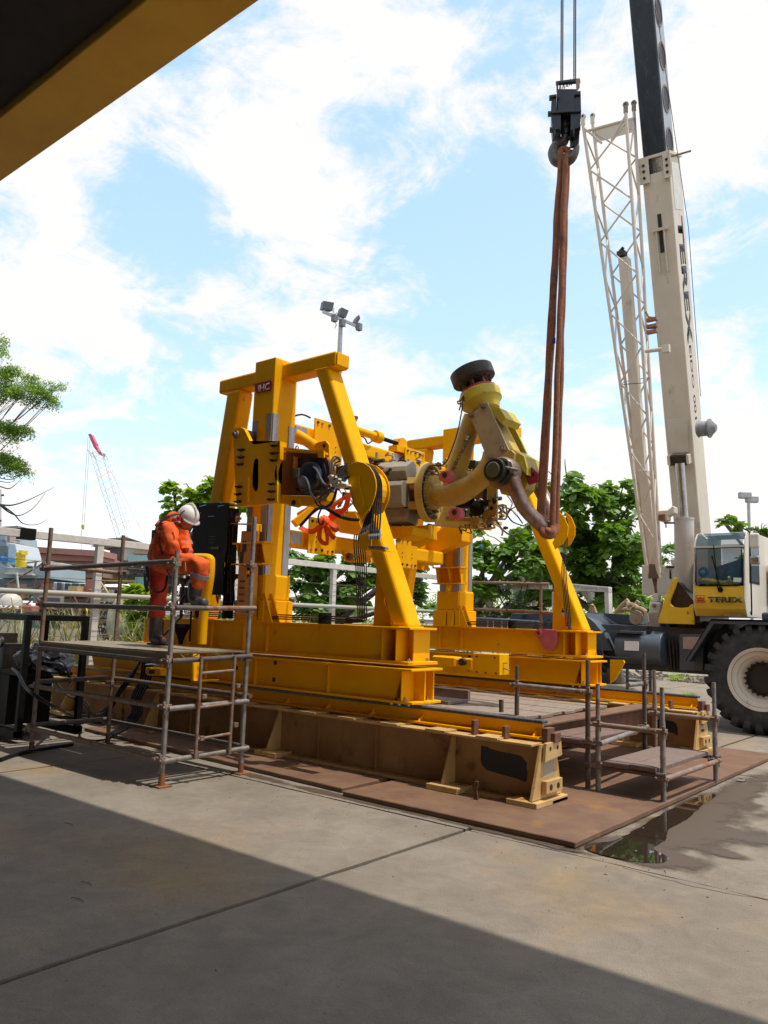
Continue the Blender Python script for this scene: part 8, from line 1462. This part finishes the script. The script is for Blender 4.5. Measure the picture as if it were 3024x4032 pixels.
for k in range(190):
    p=V((-32.045,16.652,1.656))+RV*r.uniform(-8,12)+FV*r.uniform(0,7)+V((0,0,r.uniform(-.9,.9))); s_=r.uniform(.1,.55); t_=r.random(); b=B()
    if t_<.35: b.box(p-V((s_,s_,s_*.5)),p+V((s_,s_,s_*.5)))
    elif t_<.6: b.lathe(p,(0,0,1),[(0,0),(0,s_*.6),(s_*1.1,s_*.6),(s_*1.1,0)],10)
    else: b.tube([p,p+RV*r.uniform(-1.4,1.4)+V((0,0,r.uniform(-.3,.8)))],.045,5)
    b.o('dock_item',r.choice(pal),sy)
# far lattice crane with red head
fc=thing('far_lattice_crane','distant lattice boom crane with a red tip and white boom at far left','crane',(-123.228,79.572,11.305))
hd0=V((-128.073,71.842,32.293)); mid0=V((-126.902,73.467,28.597)); ft0=V((-123.596,79.306,11.079))
Mfr=mat('far_red',(.62,.10,.16)); Mfw=mat('far_white',(.80,.82,.84)); Mfg=mat('far_grey',(.48,.50,.52))  # far crane colours lightened to stand in for haze
def lat(p,q,w_,n,m,name,rr=.045):
    d=(q-p).normalized(); s=RV*w_/2; t=FV*w_/2; C4=[s+t,s-t,-s-t,-s+t]
    b=B()
    for c in C4: b.tube([p+c,q+c],rr*1.3,4)
    for k in range(n):
        a_=p.lerp(q,k/n); e=p.lerp(q,(k+1)/n)
        for i in range(4): b.tube([a_+C4[i],e+C4[(i+1)%4]],rr*.7,4)
    return b.o(name,m,fc)
b=B(); b.prof([(-128.24,71.704,32.286),(-127.878,71.983,32.409),(-127.293,72.767,30.721),(-127.606,72.628,30.039)],FV*1.5); b.prof([(-127.364,72.732,30.584),(-126.957,73.28,29.398),(-126.493,73.709,29.15),(-126.568,73.742,28.611),(-126.931,73.406,28.81),(-127.606,72.628,30.039)],FV*1.5); b.o('red_tip',Mfr,fc)
text('SHIPYARD',(-127.586,72.361,30.898),V((-127.392,72.79,30.128))-V((-127.967,72.047,31.629)),V((-127.373,72.631,31.119))-V((-127.807,72.32,30.833)),.9,Mwht,fc,width=4) if 0 else None
lat(V((-127.313,72.987,29.382)),V((-126.83,73.621,28.065)),2.2,2,Mfg,'boom_head_section'); lat(V((-126.83,73.621,28.065)),ft0,2.4,14,Mfw,'boom')
for p,q in (((-128.272,71.772,31.75),(-130.059,73.039,16.156)),((-128.009,72.012,31.627),(-129.787,73.262,16.167)),((-126.484,73.811,28.615),(-121.246,80.793,13.72)),((-126.459,73.879,28.348),(-123.387,79.478,11.088))): B().tube([p,q],.035,4).o('rope',Mfg,fc)
b=B(); b.prof([(-130.129,72.943,16.367),(-129.858,73.167,16.378),(-129.908,73.21,15.895),(-130.05,73.14,15.621),(-130.138,73.021,15.885)],FV*.6); b.o('hook_block',mat('far_yellow',(.6,.42,.03)),fc); B().tube([(-130.05,73.14,15.621),(-130.245,73.121,14.81),(-130.622,73.896,8.64)],.05,5).o('load_line',Mfg,fc)
lat(V((-121.755,77.882,12.944)),V((-121.196,78.809,10.33)),3,5,Mfw,'lower_boom',.08); lat(V((-121.767,78.501,9.383)),V((-120.794,79.465,8.501)),2.,2,Mfr,'red_base',.12)
pl_=thing('utility_pole','thin white utility pole with short arms at the far left edge','pole',(-40.322,18.223,5.818)); B().tube([(-40.345,18.271,5.435),(-40.224,18.021,7.428)],.07,6).o('pole',Mwht,pl_); b=B()
for y in (0,1.3,3.4): b.tube([V((-40.319,17.994,7.133))-V((0,0,y)),V((-40.11,18.166,7.142))-V((0,0,y))],.05,5)
b.o('cross_arm',Mdkst,pl_)
# blue and white far things between the trees and beside the cab
b1_=thing('blue_building','pale blue and white far building between the trees','building',(-32.385,50.83,7.146))
card([(-32.578,50.609,7.482),(-32.241,50.844,7.737),(-32.043,51.056,7.47),(-32.062,51.095,7.159),(-32.6,50.653,7.137)],2,'blue_roof',mat('far_blue',(.12,.28,.50)),b1_); card([(-31.816,51.517,5.931),(-31.059,52.128,6.032),(-31.027,52.215,5.69),(-31.833,51.551,5.656)],2,'blue_roof',mat('far_blue2',(.2,.38,.60)),b1_); card([(-32.65,50.988,5.002),(-32.247,51.32,5.019),(-32.31,51.45,3.984),(-32.721,51.135,3.829)],2,'blue_wall',mat('far_blue3',(.22,.40,.62)),b1_)
b2_=thing('blue_container','bright blue shipping container seen between the worker and the black panel','container',(-41.26,30.544,5.943)); card([(-41.532,30.2,6.609),(-41.101,30.555,6.627),(-41.221,30.691,5.293),(-41.613,30.368,5.276)],2.4,'container_wall',mat('container_blue',(.02,.20,.55),(.015,.16,.48),.5),b2_); card([(-41.347,30.382,5.702),(-41.113,30.576,5.712),(-41.123,30.598,5.536),(-41.358,30.404,5.526)],.1,'white_band',Mwht,b2_)
b3_=thing('white_house','small white house seen low between the near column and the leg','house',(-41.05,44.494,2.237)); card([(-41.252,44.328,2.229),(-41.078,44.434,2.443),(-40.948,44.514,2.603),(-40.849,44.659,2.246),(-40.865,44.692,1.987),(-41.27,44.364,1.939)],2,'wall',Mwht,b3_); card([(-40.445,43.755,1.837),(-40.311,43.866,1.843),(-40.324,43.894,1.619),(-40.459,43.783,1.613)],.5,'yellow_door',mat('door_yellow',(.6,.4,.03)),b3_)
b4_=thing('pallet_rack','white caged rack and wall beyond the crane cab at the right edge','rack',(-4.987,20,2.452)); 
for k in range(8): B().tube([(-5.122,20,2.627),(-4.891,20,2.627)] if 0 else [V((-5.118,20,2.778))-V((0,0,.16*k)),V((-4.849,20,2.777))-V((0,0,.16*k))],.018,5).o('rack_bar',Mwhite,b4_)
for k in range(6): B().tube([V((-5.093,20,2.829))+V((.2*k,0,0)),V((-5.119,20,1.926))+V((.2*k,0,0))],.018,5).o('rack_post',Mwhite,b4_)
card([(-5.378,21,2.681),(-5.036,21,2.681),(-5.056,21,2.03),(-5.397,21,2.023)],.2,'white_wall',Mwhite,b4_); card([(-5.047,20.5,3.039),(-4.904,20.5,3.037),(-4.913,20.5,2.73),(-5.032,20.5,2.731)],.2,'blue_wall',mat('pale_blue_wall',(.2,.4,.6)),b4_)
b=B(); b.bar((-4.948,19,2.072),(-4.665,19,1.959),.15,.15); tag(b.o('dark_beam',Mrustd),'dark beam leaning behind the cab door at the right edge','beam')
# weeds and rubble strip beyond the crane
r=random.Random(9); b=B()
for k in range(260):
    p=V((r.uniform(-12,-4),r.uniform(24,27),0)); s=r.uniform(.03,.16); b.bar(p,p+V((r.uniform(-1,1)*.5,r.uniform(-.2,.2),r.uniform(0,.12))),s,s*.6)
tag(b.o('rubble_strip',mat('rubble_brown',(.17,.13,.10),(.26,.21,.16),.9,scale=3)),'strip of brown timber and rubble beyond the yard, seen under the crane','rubble',kind='stuff')
for n_,x,y,s_ in (('small green weed tuft growing in the rubble beyond the yard',-8.6,24.5,.35),('tiny weed tuft in the cracked concrete behind the crane wheel',-6.4,19.0,.15)):
    b=B()
    for k in range(70):
        a=r.uniform(0,6.28); d=V((math.cos(a),math.sin(a),0)); p=V((x,y,0))+d*r.uniform(0,s_); h=r.uniform(.5,1)*s_; q=V((-d.y,d.x,0))*.012; b.faces([p-q,p+q,p+V((0,0,h))+d*h*.6],[(0,1,2)])
    tag(b.o('weed_tuft',Mleaf2),n_,'weed')
B_=None
